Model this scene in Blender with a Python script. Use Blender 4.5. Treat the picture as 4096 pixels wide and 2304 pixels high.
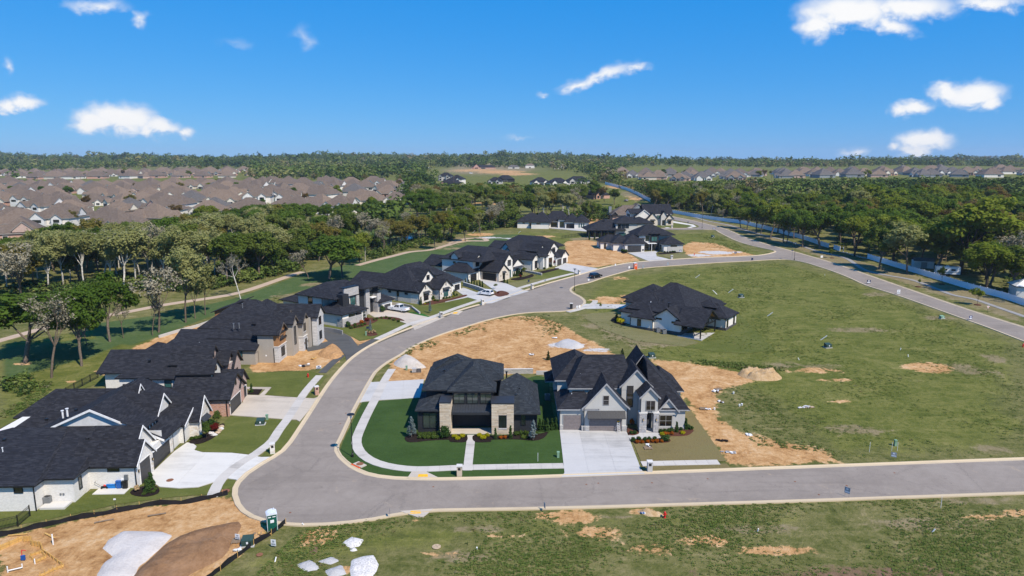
import bpy,bmesh,math,random
import numpy as np
from mathutils import Vector,Matrix,geometry
R=math.radians
rng=random.Random(7)
sc=bpy.context.scene
for o in list(bpy.data.objects):bpy.data.objects.remove(o,do_unlink=True)
col=sc.collection
# camera
FPX,CXS,CYS,CAMZ,HORY=2731.0,2048.0,1152.0,42.0,640.0
PITCH=math.atan((CYS-HORY)/FPX)
cam_d=bpy.data.cameras.new('camera');cam=bpy.data.objects.new('camera',cam_d);col.objects.link(cam)
cam_d.sensor_width=36.0;cam_d.lens=36.0*FPX/4096.0
cam_d.clip_start=1.0;cam_d.clip_end=30000.0
cam.location=(0,0,CAMZ);cam.rotation_euler=(math.pi/2-PITCH,0,0)
sc.camera=cam
# sun, sky, exposure
SUN_EL,SUN_DX,SUN_DY=R(50),0.69,-0.72
sun_d=bpy.data.lights.new('sun','SUN');sun=bpy.data.objects.new('sun',sun_d);col.objects.link(sun)
sun_d.energy=4.8;sun_d.angle=R(0.53);sun_d.color=(1.0,0.905,0.77)
_n=math.hypot(SUN_DX,SUN_DY)
sdir=Vector((SUN_DX/_n*math.cos(SUN_EL),SUN_DY/_n*math.cos(SUN_EL),math.sin(SUN_EL)))
sun.rotation_euler=sdir.to_track_quat('Z','Y').to_euler()
sun.location=(60,-60,120)
world=bpy.data.worlds.new('World');sc.world=world;world.use_nodes=True
sc.view_settings.view_transform='Standard';sc.view_settings.look='None'
sc.view_settings.exposure=0.32;sc.view_settings.gamma=1.0;sc.view_settings.use_curve_mapping=False
sc.render.engine='CYCLES'
sc.cycles.use_denoising=True
sc.cycles.denoiser='OPENIMAGEDENOISE'
sc.cycles.max_bounces=5;sc.cycles.diffuse_bounces=2;sc.cycles.glossy_bounces=2
sc.cycles.transmission_bounces=2;sc.cycles.transparent_max_bounces=4;sc.cycles.volume_bounces=0
sc.cycles.caustics_reflective=False;sc.cycles.caustics_refractive=False
class NT:
 """small helper to write node trees"""
 def __init__(s,tree):s.t=tree;s.n=tree.nodes;s.l=tree.links
 def __call__(s,typ,*ins,**kw):
  nd=s.n.new('ShaderNode'+typ)
  for k,v in kw.items():
   if k=='out':continue
   setattr(nd,k,v)
  for i,v in enumerate(ins):
   if v is None:continue
   s.put(nd.inputs[i],v)
  return nd
 def put(s,sock,v):
  if isinstance(v,bpy.types.NodeSocket):s.l.new(v,sock)
  elif isinstance(v,bpy.types.Node):s.l.new(v.outputs[0],sock)
  else:
   if sock.type=='RGBA' and len(v)==3:v=(*v,1)
   sock.default_value=v
 def m(s,op,a,b=0.0,c=0.0,clamp=False):
  nd=s('Math',a,b,c,operation=op);nd.use_clamp=clamp;return nd.outputs[0]
 def vm(s,op,a,b=None):
  nd=s('VectorMath',a,b,operation=op)
  return nd.outputs[1]if op in('DOT_PRODUCT','LENGTH')else nd.outputs[0]
 def mix(s,f,a,b,blend='MIX'):
  nd=s.n.new('ShaderNodeMix');nd.data_type='RGBA';nd.blend_type=blend
  s.put(nd.inputs[0],f);s.put(nd.inputs[6],a);s.put(nd.inputs[7],b);return nd.outputs[2]
 def noise(s,vec,scale,detail=3.0,rough=0.55,dim='3D',dist=0.0):
  nd=s.n.new('ShaderNodeTexNoise');nd.noise_dimensions=dim
  if vec is not None:s.put(nd.inputs['Vector'],vec)
  nd.inputs['Scale'].default_value=scale;nd.inputs['Detail'].default_value=detail
  nd.inputs['Roughness'].default_value=rough;nd.inputs['Distortion'].default_value=dist
  return nd.outputs[0]
 def step(s,v,a,b):
  nd=s.n.new('ShaderNodeMapRange');nd.interpolation_type='SMOOTHSTEP'
  s.put(nd.inputs[0],v);nd.inputs[1].default_value=a;nd.inputs[2].default_value=b
  return nd.outputs[0]
 def ramp(s,f,*stops):
  nd=s.n.new('ShaderNodeValToRGB');cr=nd.color_ramp
  while len(cr.elements)<len(stops):cr.elements.new(0.5)
  for e,(p,c)in zip(cr.elements,stops):e.position=p;e.color=(*c,1)
  s.put(nd.inputs[0],f);return nd.outputs[0]
def build_sky():
 T_=NT(world.node_tree);T_.n.clear()
 out=T_('OutputWorld');bg=T_('Background');T_.l.new(bg.outputs[0],out.inputs[0])
 bg.inputs[1].default_value=0.1
 sky=T_('TexSky',sky_type='NISHITA',sun_disc=False)
 sky.sun_elevation=SUN_EL;sky.sun_rotation=math.atan2(SUN_DX,SUN_DY)
 sky.altitude=250;sky.air_density=1.0;sky.dust_density=0.0;sky.ozone_density=2.0
 rgb=T_('SeparateColor',sky.outputs[0])
 blue=T_('CombineColor',T_.m('MAXIMUM',T_.m('MULTIPLY_ADD',rgb.outputs[0],.24,-.32),.03),T_.m('MULTIPLY_ADD',rgb.outputs[1],.30,1.35),T_.m('MULTIPLY_ADD',rgb.outputs[2],.25,5.2)).outputs[0]
 tc=T_('TexCoord');sep=T_('SeparateXYZ',tc.outputs['Generated'])
 dy=T_.m('MAXIMUM',sep.outputs[1],0.05)
 X=T_.m('DIVIDE',sep.outputs[0],dy);Z=T_.m('DIVIDE',sep.outputs[2],dy)
 P=T_('CombineXYZ',X,0.0,Z).outputs[0]
 wv=T_.vm('MULTIPLY',P,(1.0,1.0,1.5))
 big=T_.noise(wv,9.0,4.0,0.6);fine=T_.noise(wv,26.0,6.0,0.62,dist=0.3)
 warp=T_.vm('ADD',P,T_('CombineXYZ',T_.m('MULTIPLY',T_.m('SUBTRACT',big,0.5),0.10),0.0,T_.m('MULTIPLY',T_.m('SUBTRACT',fine,0.5),0.035)).outputs[0])
 def dirxz(dx,dy_):
  sx,sy=dx*1.59,dy_*1.59
  u,v=(sx-CXS)/FPX,(CYS-sy)/FPX
  c,s_=math.cos(PITCH),math.sin(PITCH)
  return u/(c+v*s_),(-s_+v*c)/(c+v*s_)
 clouds=[(300,300,85,40,0,1.15),(235,305,62,32,0,1.1),(375,318,75,28,-8,1.1),(455,332,36,18,-8,.85),(50,260,62,24,4,.95),(5,266,50,22,0,.95),(250,14,85,22,0,.62),(347,44,22,24,30,.6),(1505,190,95,20,22,.85),(1580,168,55,14,6,.7),(1455,214,36,18,40,.75),(2150,28,130,42,0,1.1),(2060,62,55,36,30,.9),(2290,18,130,34,0,.95),(2480,4,140,26,0,.75),(2250,62,60,24,-20,.8),(2440,240,110,34,3,1.15),(2370,232,50,26,0,1.05),(2500,258,46,26,0,1.0),(2292,272,46,20,0,1.0),(2320,355,85,30,0,1.15),(2290,380,55,18,0,1.05),(2150,378,46,13,8,.6),(2240,372,30,16,0,.8),(765,92,30,36,0,.38),(18,160,26,22,0,.5),(1375,237,22,10,0,.42),(600,108,60,16,0,.28),(1300,346,50,8,4,.38)]
 acc=None
 for(cx,cy,hw,hh,rot,den)in clouds:
  x0,z0=dirxz(cx,cy);rx=hw*1.59/FPX*1.25;rz=hh*1.59/FPX*1.3
  mp=T_('Mapping',warp,(x0,0,z0),(0,R(-rot),0),(rx,1,rz),vector_type='TEXTURE')
  m=T_.m('MULTIPLY_ADD',T_.vm('LENGTH',mp.outputs[0]),-den,den)
  acc=m if acc is None else T_.m('MAXIMUM',acc,m)
 acc=T_.m('MAXIMUM',acc,0.0)
 tex=T_.m('ADD',T_.m('MULTIPLY',T_.m('SUBTRACT',big,0.5),0.7),T_.m('MULTIPLY',T_.m('SUBTRACT',fine,0.5),0.9))
 gate=T_.step(acc,0.0,0.15)
 mask=T_.m('MULTIPLY',T_.step(T_.m('ADD',acc,T_.m('MULTIPLY',tex,0.40)),0.06,0.72),gate)
 front=T_.m('GREATER_THAN',sep.outputs[1],0.08)
 mask=T_.m('MULTIPLY',T_.m('MULTIPLY',mask,front),0.97)
 shade=T_.step(T_.m('ADD',acc,tex),0.15,0.85)
 ccol=T_.mix(shade,(5.2,6.0,7.4),(8.1,8.05,8.0))
 T_.l.new(T_.mix(mask,blue,ccol),bg.inputs[0])
build_sky()
world.cycles.sampling_method='MANUAL';world.cycles.sample_map_resolution=256
# the lie of the land
_YK=np.array([-200,300,420,700,1100,1600,2300,3500,9000.])
_L=np.array([-9.8,8.2,9.5,13,17,26,50,46,0.])
_M=np.array([-9.8,8.2,10.8,16,23,31,43,40,0.])
_Rr=np.array([-9.8,8.2,11.5,22,27,29,33,34,0.])
def terr(x,y):
 """height of the land at x, y (numpy or floats): one even slope near by, hills far away"""
 x=np.asarray(x,float);y=np.asarray(y,float)
 near=0.036*(y-73.0)
 u=np.clip(x/np.maximum(y,1.0),-0.6,0.5)
 l,m,r=(np.interp(y,_YK,k)for k in(_L,_M,_Rr))
 far=np.where(u<0,m+(l-m)*(-u/0.6),m+(r-m)*(u/0.5))
 w=np.clip((y-300.0)/20.0,0,1)
 far=far+np.clip((y-500)/900,0,1)*(2.2*np.sin(x*0.011+1.3)*np.cos(y*0.006)+1.8*np.sin(x*0.0047+y*0.003))+np.clip((y-1300)/900,0,1)*(7*np.sin(x*.0031+2.1)+4*np.sin(x*.0083+.4))
 return near*(1-w)+far*w
def tz(x,y):return float(terr(x,y))
def ray_s(sx,sy):
 u,v=(sx-CXS)/FPX,(CYS-sy)/FPX
 c,s_=math.cos(PITCH),math.sin(PITCH)
 return(u,c+v*s_,-s_+v*c)
def atS(sx,sy,h=0.0):
 """the spot on the land that stands at (sx, sy) of the 4096 px photograph"""
 d=ray_s(sx,sy)
 t=(h-0.036*73.0-CAMZ)/(d[2]-0.036*d[1])
 if t>0 and d[1]*t<300:return Vector((d[0]*t,d[1]*t,tz(d[0]*t,d[1]*t)))
 ts=np.concatenate([np.linspace(290,900,1200),np.linspace(901,6000,1500)])/d[1]
 g=(CAMZ+d[2]*ts)-terr(d[0]*ts,d[1]*ts)-h
 k=np.argmax(g<0)if(g<0).any()else len(ts)-1
 t=float(ts[k]);return Vector((d[0]*t,d[1]*t,tz(d[0]*t,d[1]*t)))
def at(dx,dy,h=0.0):return atS(dx*1.5901,dy*1.5901,h)
def pts(*flat):return[at(flat[i],flat[i+1]).xy for i in range(0,len(flat),2)]
# mesh helpers
MATS={}
def mat(name):return MATS[name]
class MB:
 def __init__(s):s.v=[];s.f=[];s.m=[]
 def add(s,vs,fs,mi=0):
  n=len(s.v);s.v+=[tuple(p)for p in vs];s.f+=[tuple(i+n for i in f)for f in fs];s.m+=[mi]*len(fs);return s
 def box(s,x0,x1,y0,y1,z0,z1,mi=0):
  return s.add([(x0,y0,z0),(x1,y0,z0),(x1,y1,z0),(x0,y1,z0),(x0,y0,z1),(x1,y0,z1),(x1,y1,z1),(x0,y1,z1)],[(3,2,1,0),(4,5,6,7),(0,1,5,4),(1,2,6,5),(2,3,7,6),(3,0,4,7)],mi)
 def prism(s,poly,z0,z1,mi=0):
  n=len(poly);a=sum(poly[i][0]*poly[(i+1)%n][1]-poly[(i+1)%n][0]*poly[i][1]for i in range(n))
  if a<0:poly=poly[::-1]
  f0=z0 if callable(z0)else(lambda x,y:z0);f1=z1 if callable(z1)else(lambda x,y:z1)
  vs=[(p[0],p[1],f0(*p[:2]))for p in poly]+[(p[0],p[1],f1(*p[:2]))for p in poly]
  fs=[(i,(i+1)%n,n+(i+1)%n,n+i)for i in range(n)]
  tri=geometry.tessellate_polygon([[Vector((p[0],p[1],0))for p in poly]])
  for t in tri:
   a2=(poly[t[1]][0]-poly[t[0]][0])*(poly[t[2]][1]-poly[t[0]][1])-(poly[t[2]][0]-poly[t[0]][0])*(poly[t[1]][1]-poly[t[0]][1])
   if a2<0:t=t[::-1]
   fs+=[(t[0]+n,t[1]+n,t[2]+n),(t[2],t[1],t[0])]
  return s.add(vs,fs,mi)
 def tube(s,p0,p1,r0,r1=None,n=8,mi=0,cap=True):
  r1=r0 if r1 is None else r1;p0,p1=Vector(p0),Vector(p1);d=(p1-p0)
  if d.length<1e-6:return s
  d.normalize();a=d.orthogonal().normalized();b=d.cross(a)
  vs=[]
  for p,r in((p0,r0),(p1,r1)):
   vs+=[p+(a*math.cos(2*math.pi*k/n)+b*math.sin(2*math.pi*k/n))*r for k in range(n)]
  fs=[(k,(k+1)%n,n+(k+1)%n,n+k)for k in range(n)]
  if cap:fs+=[tuple(range(n-1,-1,-1)),tuple(range(n,2*n))]
  return s.add(vs,fs,mi)
 def lathe(s,prof,c=(0,0,0),n=10,mi=0):
  vs=[]
  for r,z in prof:vs+=[(c[0]+r*math.cos(2*math.pi*k/n),c[1]+r*math.sin(2*math.pi*k/n),c[2]+z)for k in range(n)]
  fs=[]
  for i in range(len(prof)-1):fs+=[(i*n+k,i*n+(k+1)%n,(i+1)*n+(k+1)%n,(i+1)*n+k)for k in range(n)]
  fs+=[tuple(range(n-1,-1,-1)),tuple(range((len(prof)-1)*n,len(prof)*n))]
  return s.add(vs,fs,mi)
 def mesh(s,name,mats,smooth=False):
  me=bpy.data.meshes.new(name);me.from_pydata(s.v,[],s.f)
  for m_ in(mats if isinstance(mats,(list,tuple))else[mats]):me.materials.append(MATS[m_]if isinstance(m_,str)else m_)
  if any(s.m):me.polygons.foreach_set('material_index',s.m)
  if smooth:me.polygons.foreach_set('use_smooth',[True]*len(s.f))
  me.update();return me
 def build(s,name,mats,parent=None,loc=None,rotz=None,smooth=False):
  return link(name,s.mesh(name,mats,smooth),parent,loc,rotz)
def link(name,me,parent=None,loc=None,rotz=None):
 o=bpy.data.objects.new(name,me);col.objects.link(o)
 if parent is not None:o.parent=parent
 if loc is not None:o.location=loc
 if rotz is not None:o.rotation_euler=(0,0,rotz)
 return o
def empty(name,loc=(0,0,0),rotz=0.0):
 o=bpy.data.objects.new(name,None);col.objects.link(o);o.location=loc;o.rotation_euler=(0,0,rotz)
 o.empty_display_size=0.2;return o
def tag(o,label=None,cat=None,group=None,kind=None):
 for k,v in(('label',label),('category',cat),('group',group),('kind',kind)):
  if v:o[k]=v
 return o
KIDS={}
def copy_tree(o,parent=None):
 c=o.copy();col.objects.link(c);c.parent=parent
 if o not in KIDS:KIDS[o]=list(o.children)
 for ch in KIDS[o]:copy_tree(ch,c)
 return c
 # materials
def new_mat(name,rough=0.8,spec=0.3):
 m=bpy.data.materials.new(name);m.use_nodes=True;MATS[name]=m
 t=NT(m.node_tree);b=m.node_tree.nodes['Principled BSDF']
 b.inputs['Roughness'].default_value=rough;b.inputs['Specular IOR Level'].default_value=spec
 return m,t,b
def bump(t,b,h,strength=0.4,dist=0.05):
 nd=t('Bump');nd.inputs['Strength'].default_value=strength;nd.inputs['Distance'].default_value=dist
 t.put(nd.inputs['Height'],h);t.l.new(nd.outputs[0],b.inputs['Normal'])
def plain(name,colr,rough=0.7,spec=0.3,metal=0.0,var=0.12,vs=3.0):
 """one colour with a little unevenness and dirt"""
 m,t,b=new_mat(name,rough,spec);b.inputs['Metallic'].default_value=metal
 co=t('NewGeometry').outputs['Position']
 n=t.noise(co,vs,4.0,0.6)
 dark=tuple(c*(1-var*1.6)for c in colr);lite=tuple(min(1,c*(1+var))for c in colr)
 t.put(b.inputs['Base Color'],t.ramp(n,(0.3,dark),(0.7,lite)))
 return m
def slope_uv(t):
 """metres along the slope: u level, v up the pitch, for any wall or roof plane"""
 g=t('NewGeometry');N=g.outputs['True Normal'];P=g.outputs['Position']
 tan=t.vm('NORMALIZE',t.vm('CROSS_PRODUCT',(0.0,0.0,1.0),N))
 bit=t.vm('CROSS_PRODUCT',N,tan)
 return t('CombineXYZ',t.vm('DOT_PRODUCT',P,tan),t.vm('DOT_PRODUCT',P,bit),0.0).outputs[0],P
def shingle(name,c1,c2,c3):
 m,t,b=new_mat(name,0.92,0.18)
 uv,P=slope_uv(t)
 br=t('TexBrick',uv);br.offset=0.37;br.offset_frequency=2;br.squash=1.0
 br.inputs['Scale'].default_value=1.0;br.inputs['Brick Width'].default_value=0.62;br.inputs['Row Height'].default_value=0.21
 br.inputs['Mortar Size'].default_value=0.012;br.inputs['Bias'].default_value=-0.15
 br.inputs['Color1'].default_value=(0,0,0,1);br.inputs['Color2'].default_value=(1,1,1,1);br.inputs['Mortar'].default_value=(0,0,0,1)
 n=t.noise(uv,0.9,4.0,0.65);st=t.noise(t.vm('MULTIPLY',uv,(0.7,2.6,1.0)),2.6,3.0,0.7)
 f=t.m('ADD',t.m('MULTIPLY',br.outputs[0],0.38),t.m('ADD',t.m('MULTIPLY',n,0.3),t.m('MULTIPLY',st,0.42)))
 t.put(b.inputs['Base Color'],t.ramp(f,(0.28,c1),(0.52,c2),(0.86,c3)))
 bump(t,b,t.m('ADD',t.m('MULTIPLY',br.outputs[1],-1.0),f),0.5,0.02)
 return m
shingle('shingle_dark',(.012,.0125,.016),(.021,.022,.028),(.046,.048,.056))
shingle('shingle_charcoal',(.014,.017,.021),(.026,.031,.037),(.055,.062,.070))
shingle('shingle_taupe',(.095,.072,.056),(.14,.109,.087),(.21,.17,.14))
shingle('shingle_brown',(.125,.090,.066),(.18,.135,.102),(.25,.20,.16))
shingle('shingle_grey',(.075,.069,.066),(.115,.107,.102),(.175,.165,.158))
def masonry(name,cols,mortar,w=0.22,h=0.075,mort=0.01,rough=0.85,bmp=0.5,dirt=0.25):
 m,t,b=new_mat(name,rough,0.2)
 uv,P=slope_uv(t)
 wob=t.vm('ADD',uv,t.vm('MULTIPLY',t('TexNoise',t.vm('MULTIPLY',uv,(1.3,1.3,1.0))).outputs[1],(0.03,0.012,0)))
 br=t('TexBrick',wob);br.offset=0.43;br.squash=1.0
 br.inputs['Scale'].default_value=1.0;br.inputs['Brick Width'].default_value=w;br.inputs['Row Height'].default_value=h
 br.inputs['Mortar Size'].default_value=mort;br.inputs['Bias'].default_value=0.0
 br.inputs['Color1'].default_value=(0,0,0,1);br.inputs['Color2'].default_value=(1,1,1,1);br.inputs['Mortar'].default_value=(.5,.5,.5,1)
 n=t.noise(P,0.8,4.0,0.6)
 f=t.m('ADD',t.m('MULTIPLY',br.outputs[0],0.7),t.m('MULTIPLY',n,0.3+dirt))
 k=len(cols)-1
 c=t.ramp(f,*[(0.15+0.75*i/k,cc)for i,cc in enumerate(cols)])
 t.put(b.inputs['Base Color'],t.mix(br.outputs[1],c,mortar))
 bump(t,b,t.m('ADD',t.m('MULTIPLY',br.outputs[1],-1.0),t.m('MULTIPLY',f,0.6)),bmp,0.02)
 return m
masonry('brick_white',[(.60,.575,.535),(.70,.675,.63),(.76,.735,.69)],(.66,.64,.60),0.22,0.075,0.008,0.7,0.35)
masonry('brick_grey',[(.44,.42,.39),(.52,.495,.46),(.58,.555,.52)],(.49,.47,.44),0.22,0.075,0.008,0.75,0.35)
masonry('brick_red',[(.30,.10,.05),(.46,.19,.10),(.52,.29,.21),(.42,.20,.17)],(.52,.45,.39),0.3,0.11,0.014)
masonry('brick_pink',[(.34,.20,.17),(.42,.26,.21),(.48,.32,.27)],(.48,.44,.40),0.3,0.11,0.014)
masonry('brick_tan',[(.50,.42,.33),(.60,.52,.43),(.66,.59,.50)],(.60,.55,.48),0.3,0.11,0.012)
masonry('stone_grey',[(.22,.21,.21),(.40,.38,.36),(.50,.47,.44),(.36,.37,.39)],(.40,.385,.37),0.55,0.17,0.02,0.85,0.9)
masonry('stone_white',[(.52,.49,.45),(.66,.62,.56),(.74,.70,.65),(.58,.50,.40)],(.64,.61,.56),0.6,0.22,0.02,0.8,0.8)
masonry('stone_pale_grey',[(.42,.41,.40),(.54,.53,.51),(.62,.60,.58)],(.56,.55,.53),0.6,0.2,0.015,0.8,0.7)
masonry('block_wall',[(.30,.29,.27),(.40,.385,.36),(.46,.44,.41)],(.30,.29,.27),0.5,0.2,0.02,0.85,0.8)
masonry('stone_dark',[(.055,.052,.055),(.085,.08,.08),(.12,.11,.108)],(.06,.058,.06),0.5,0.18,0.018,0.85,0.7)
def stone_piece(name,cols):
 m,t,b=new_mat(name,0.85,0.2)
 oi=t('ObjectInfo');P=t('NewGeometry').outputs['Position']
 n=t.noise(P,5.0,5.0,0.65)
 f=t.m('ADD',t.m('MULTIPLY',oi.outputs['Random'],0.75),t.m('MULTIPLY',n,0.3))
 k=len(cols)-1
 t.put(b.inputs['Base Color'],t.ramp(f,*[(0.1+0.85*i/k,c)for i,c in enumerate(cols)]))
 bump(t,b,n,0.6,0.03);return m
stone_piece('ledge_stone_beige',[(.42,.32,.22),(.55,.445,.325),(.61,.515,.395),(.50,.41,.31),(.65,.57,.455)])
stone_piece('ledge_stone_grey',[(.30,.29,.285),(.42,.40,.38),(.50,.47,.445),(.36,.36,.375),(.47,.40,.36)])
def stucco(name,c,var=0.06):
 m,t,b=new_mat(name,0.9,0.15);P=t('NewGeometry').outputs['Position']
 n=t.noise(P,0.5,5.0,0.6);s_=t.noise(t.vm('MULTIPLY',P,(2.0,2.0,0.25)),1.0,3.0)
 f=t.m('ADD',t.m('MULTIPLY',n,0.6),t.m('MULTIPLY',s_,0.4))
 t.put(b.inputs['Base Color'],t.ramp(f,(0.3,tuple(v*(1-var*1.5)for v in c)),(0.7,tuple(v*(1+var)for v in c))))
 bump(t,b,t.noise(P,30.0,2.0),0.25,0.01);return m
stucco('stucco_grey',(.475,.462,.435));stucco('stucco_taupe',(.36,.325,.28));stucco('stucco_white',(.72,.685,.63));stucco('stucco_cream',(.66,.62,.54))
def lap_siding(name,c,pitch=0.18,vertical=False):
 m,t,b=new_mat(name,0.75,0.25);uv,P=slope_uv(t);sp=t('SeparateXYZ',uv)
 w=t.m('FRACT',t.m('DIVIDE',sp.outputs[0 if vertical else 1],pitch))
 n=t.noise(P,1.5,4.0,0.6)
 line=t.step(w,0.0,0.16)
 base=t.ramp(n,(0.3,tuple(v*.86 for v in c)),(0.7,tuple(v*1.1 for v in c)))
 t.put(b.inputs['Base Color'],t.mix(line,tuple(v*.55 for v in c),base))
 bump(t,b,w if not vertical else line,0.5,0.03);return m
lap_siding('siding_dark',(.026,.028,.033));lap_siding('board_batten_dark',(.024,.026,.031),0.3,True)
lap_siding('siding_white',(.70,.69,.67));lap_siding('siding_wood',(.36,.185,.08));lap_siding('siding_slate',(.24,.27,.29))
lap_siding('ribbed_metal_dark',(.035,.040,.048),0.42,True);lap_siding('plank_dark',(.045,.042,.040),0.15)
plain('trim_black',(.012,.012,.013),0.45,0.4);plain('trim_white',(.78,.77,.75),0.5,0.35);plain('trim_grey',(.30,.29,.28),0.6)
plain('trim_dark',(.030,.031,.035),0.5);plain('trim_taupe',(.10,.085,.07),0.6);plain('soffit_grey',(.33,.33,.34),.7)
plain('garage_charcoal',(.045,.044,.045),0.5);plain('garage_mauve',(.20,.17,.165),0.45);plain('garage_black',(.016,.015,.015),0.5);plain('garage_white',(.66,.66,.65),.5)
plain('door_dark',(.022,.021,.021),0.4,0.4);plain('cedar',(.33,.19,.085),0.7);plain('cast_stone',(.60,.58,.55),0.8)
plain('metal_white',(.72,.73,.74),0.4,0.5);plain('metal_grey',(.20,.21,.22),0.45,0.5,0.3);plain('metal_black',(.012,.012,.013),0.4,0.5)
plain('plastic_white',(.78,.78,.77),0.45,0.4);plain('plastic_blue',(.010,.095,.36),0.4,0.4);plain('plastic_black',(.012,.012,.013),0.5)
plain('tarp_blue',(.012,.17,.50),0.6);plain('utility_green',(.030,.060,.048),0.5,0.4);plain('utility_pale_green',(.20,.33,.22),0.5)
plain('toilet_green',(.006,.085,.060),0.45,0.4);plain('toilet_orange',(.80,.105,.012),0.45,0.4);plain('toilet_roof',(.62,.66,.70),0.5)
plain('red_paint',(.55,.012,.012),0.4,0.5);plain('yellow_paint',(.78,.42,.02),0.7);plain('lumber',(.56,.34,.11),0.8,.2);plain('lumber_old',(.24,.18,.125),0.9,.1)
plain('fence_vinyl',(.78,.80,.84),0.5,0.35,var=.04);plain('fabric_black',(.012,.012,.015),0.65,.3,vs=.6,var=.3)
plain('iron_rust',(.22,.095,.05),0.8);plain('paper_white',(.74,.75,.76),.8);plain('sign_blue',(.02,.045,.16),.5);plain('sign_navy',(.015,.025,.07),.5);plain('sign_grey',(.30,.33,.36),.5)
plain('rubber',(.012,.012,.012),0.8);plain('car_white',(.80,.80,.80),0.18,0.6,var=.02);plain('car_black',(.010,.011,.014),0.12,0.6);plain('car_dark',(.02,.025,.035),.15,.6);plain('car_grey',(.25,.26,.28),.2,.6)
plain('car_red',(.4,.02,.02),.2,.6)
plain('rim_metal',(.35,.36,.38),0.3,0.5,0.6);plain('lamp_red',(.42,.015,.012),0.25,0.5);plain('lamp_clear',(.75,.76,.78),0.12,0.6);plain('lamp_warm',(.62,.45,.22),0.3,.5)
plain('orange_soil',(.42,.24,.11),.95,.1,var=.22);plain('rock_tan',(.46,.35,.235),.9,.2,var=.3,vs=6);plain('rock_white',(.60,.575,.55),.9,.2,var=.25,vs=6);plain('rock_grey',(.34,.33,.33),.9,.2,var=.25,vs=6)
plain('rust_brown',(.20,.085,.045),.8,.2);plain('pond_bed',(.05,.05,.035),.9)
def glass(name,tint,rough=0.04):
 m,t,b=new_mat(name,rough,0.9);P=t('NewGeometry').outputs['Position']
 n=t.noise(P,0.7,2.0);t.put(b.inputs['Base Color'],t.ramp(n,(0.35,tuple(v*.5 for v in tint)),(0.7,tint)))
 b.inputs['IOR'].default_value=1.6;bump(t,b,t.noise(P,0.6,1.0),0.03,0.1);return m
glass('glass_dark',(.016,.020,.024));glass('glass_teal',(.05,.15,.145));glass('glass_green',(.05,.065,.058));glass('glass_black',(.008,.008,.010));glass('car_glass',(.008,.009,.010))
def concrete(name,c,stain=0.25,streak=(0.18,1.6,1.0)):
 m,t,b=new_mat(name,0.88,0.2);P=t('NewGeometry').outputs['Position'];oi=t('ObjectInfo')
 n=t.noise(P,0.35,5.0,0.6);s_=t.noise(t.vm('MULTIPLY',P,streak),0.8,5.0,0.65);g=t.noise(P,9.0,3.0,0.6)
 f=t.m('ADD',t.m('ADD',t.m('MULTIPLY',n,0.35),t.m('MULTIPLY',s_,0.45)),t.m('ADD',t.m('MULTIPLY',g,0.14),t.m('MULTIPLY',oi.outputs['Random'],0.12)))
 t.put(b.inputs['Base Color'],t.ramp(f,(0.33,tuple(v*(1-stain*1.5)for v in c)),(0.52,c),(0.75,tuple(v*(1+stain*.45)for v in c))))
 bump(t,b,g,0.15,0.02);return m
concrete('concrete_pale',(.44,.43,.415));concrete('concrete_warm',(.46,.405,.335));concrete('concrete_walk',(.47,.44,.40));concrete('concrete_fresh',(.085,.085,.082),.2)
concrete('kerb_tan',(.50,.405,.275),.2);concrete('concrete_path',(.27,.26,.25),.2);concrete('cart_path',(.42,.32,.235),.2);concrete('concrete_white',(.56,.54,.50),.2)
def road_mat():
 m,t,b=new_mat('road_surface',0.9,0.2);P=t('NewGeometry').outputs['Position']
 n=t.noise(P,0.11,5.0,0.62);s_=t.noise(P,0.45,6.0,0.7,dist=1.2);g=t.noise(P,7.0,3.0,0.7)
 f=t.m('ADD',t.m('ADD',t.m('MULTIPLY',n,0.45),t.m('MULTIPLY',s_,0.32)),t.m('MULTIPLY',g,0.23))
 c=t.ramp(f,(0.34,(.185,.158,.135)),(0.5,(.24,.206,.176)),(0.68,(.30,.262,.226)))
 sand=t.m('MULTIPLY',t.step(t.noise(P,0.16,6.0,0.68,dist=1.5),0.60,0.74),t.step(t.noise(P,2.2,4.0,0.7),0.35,0.65))
 c=t.mix(t.m('MULTIPLY',sand,0.7),c,(.44,.34,.235))
 vo=t('TexVoronoi',t.vm('ADD',P,t.vm('MULTIPLY',t('TexNoise',P).outputs[1],(1.5,1.5,0))),feature='DISTANCE_TO_EDGE');vo.inputs['Scale'].default_value=0.085
 c=t.mix(t.m('MULTIPLY',t.m('SUBTRACT',1.0,t.step(vo.outputs[0],0.002,0.006)),.35),c,(.11,.095,.085))
 lane=t.noise(t.vm('MULTIPLY',P,(.045,.75,1)),1.0,3.0,.6);c=t.mix(t.m('MULTIPLY',t.step(lane,.54,.66),.28),c,(.165,.14,.12))
 dark=t.step(t.noise(P,1.1,3.0,0.5),0.72,0.76)
 t.put(b.inputs['Base Color'],t.mix(t.m('MULTIPLY',dark,0.4),c,(.09,.075,.065)))
 bump(t,b,g,0.2,0.015)
road_mat()
def grass_mat(name,c1,c2,c3,scale=1.0,streak=True):
 m,t,b=new_mat(name,0.95,0.1);P=t('NewGeometry').outputs['Position']
 n=t.noise(P,0.16*scale,5.0,0.6,dist=.5);g=t.noise(P,3.2,5.0,0.75);s_=t.noise(t.vm('MULTIPLY',P,(.5,1.6,1)),0.6*scale,4.0,0.65)
 f=t.m('ADD',t.m('ADD',t.m('MULTIPLY',n,0.4),t.m('MULTIPLY',g,0.34)),t.m('MULTIPLY',s_,0.26))
 t.put(b.inputs['Base Color'],t.ramp(f,(0.33,c1),(0.5,c2),(0.68,c3)))
 bump(t,b,g,0.9,0.12);return m
grass_mat('lawn_deep',(.026,.052,.012),(.040,.076,.019),(.056,.098,.028))
grass_mat('lawn_mown',(.062,.080,.016),(.100,.115,.027),(.155,.155,.048))
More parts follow.
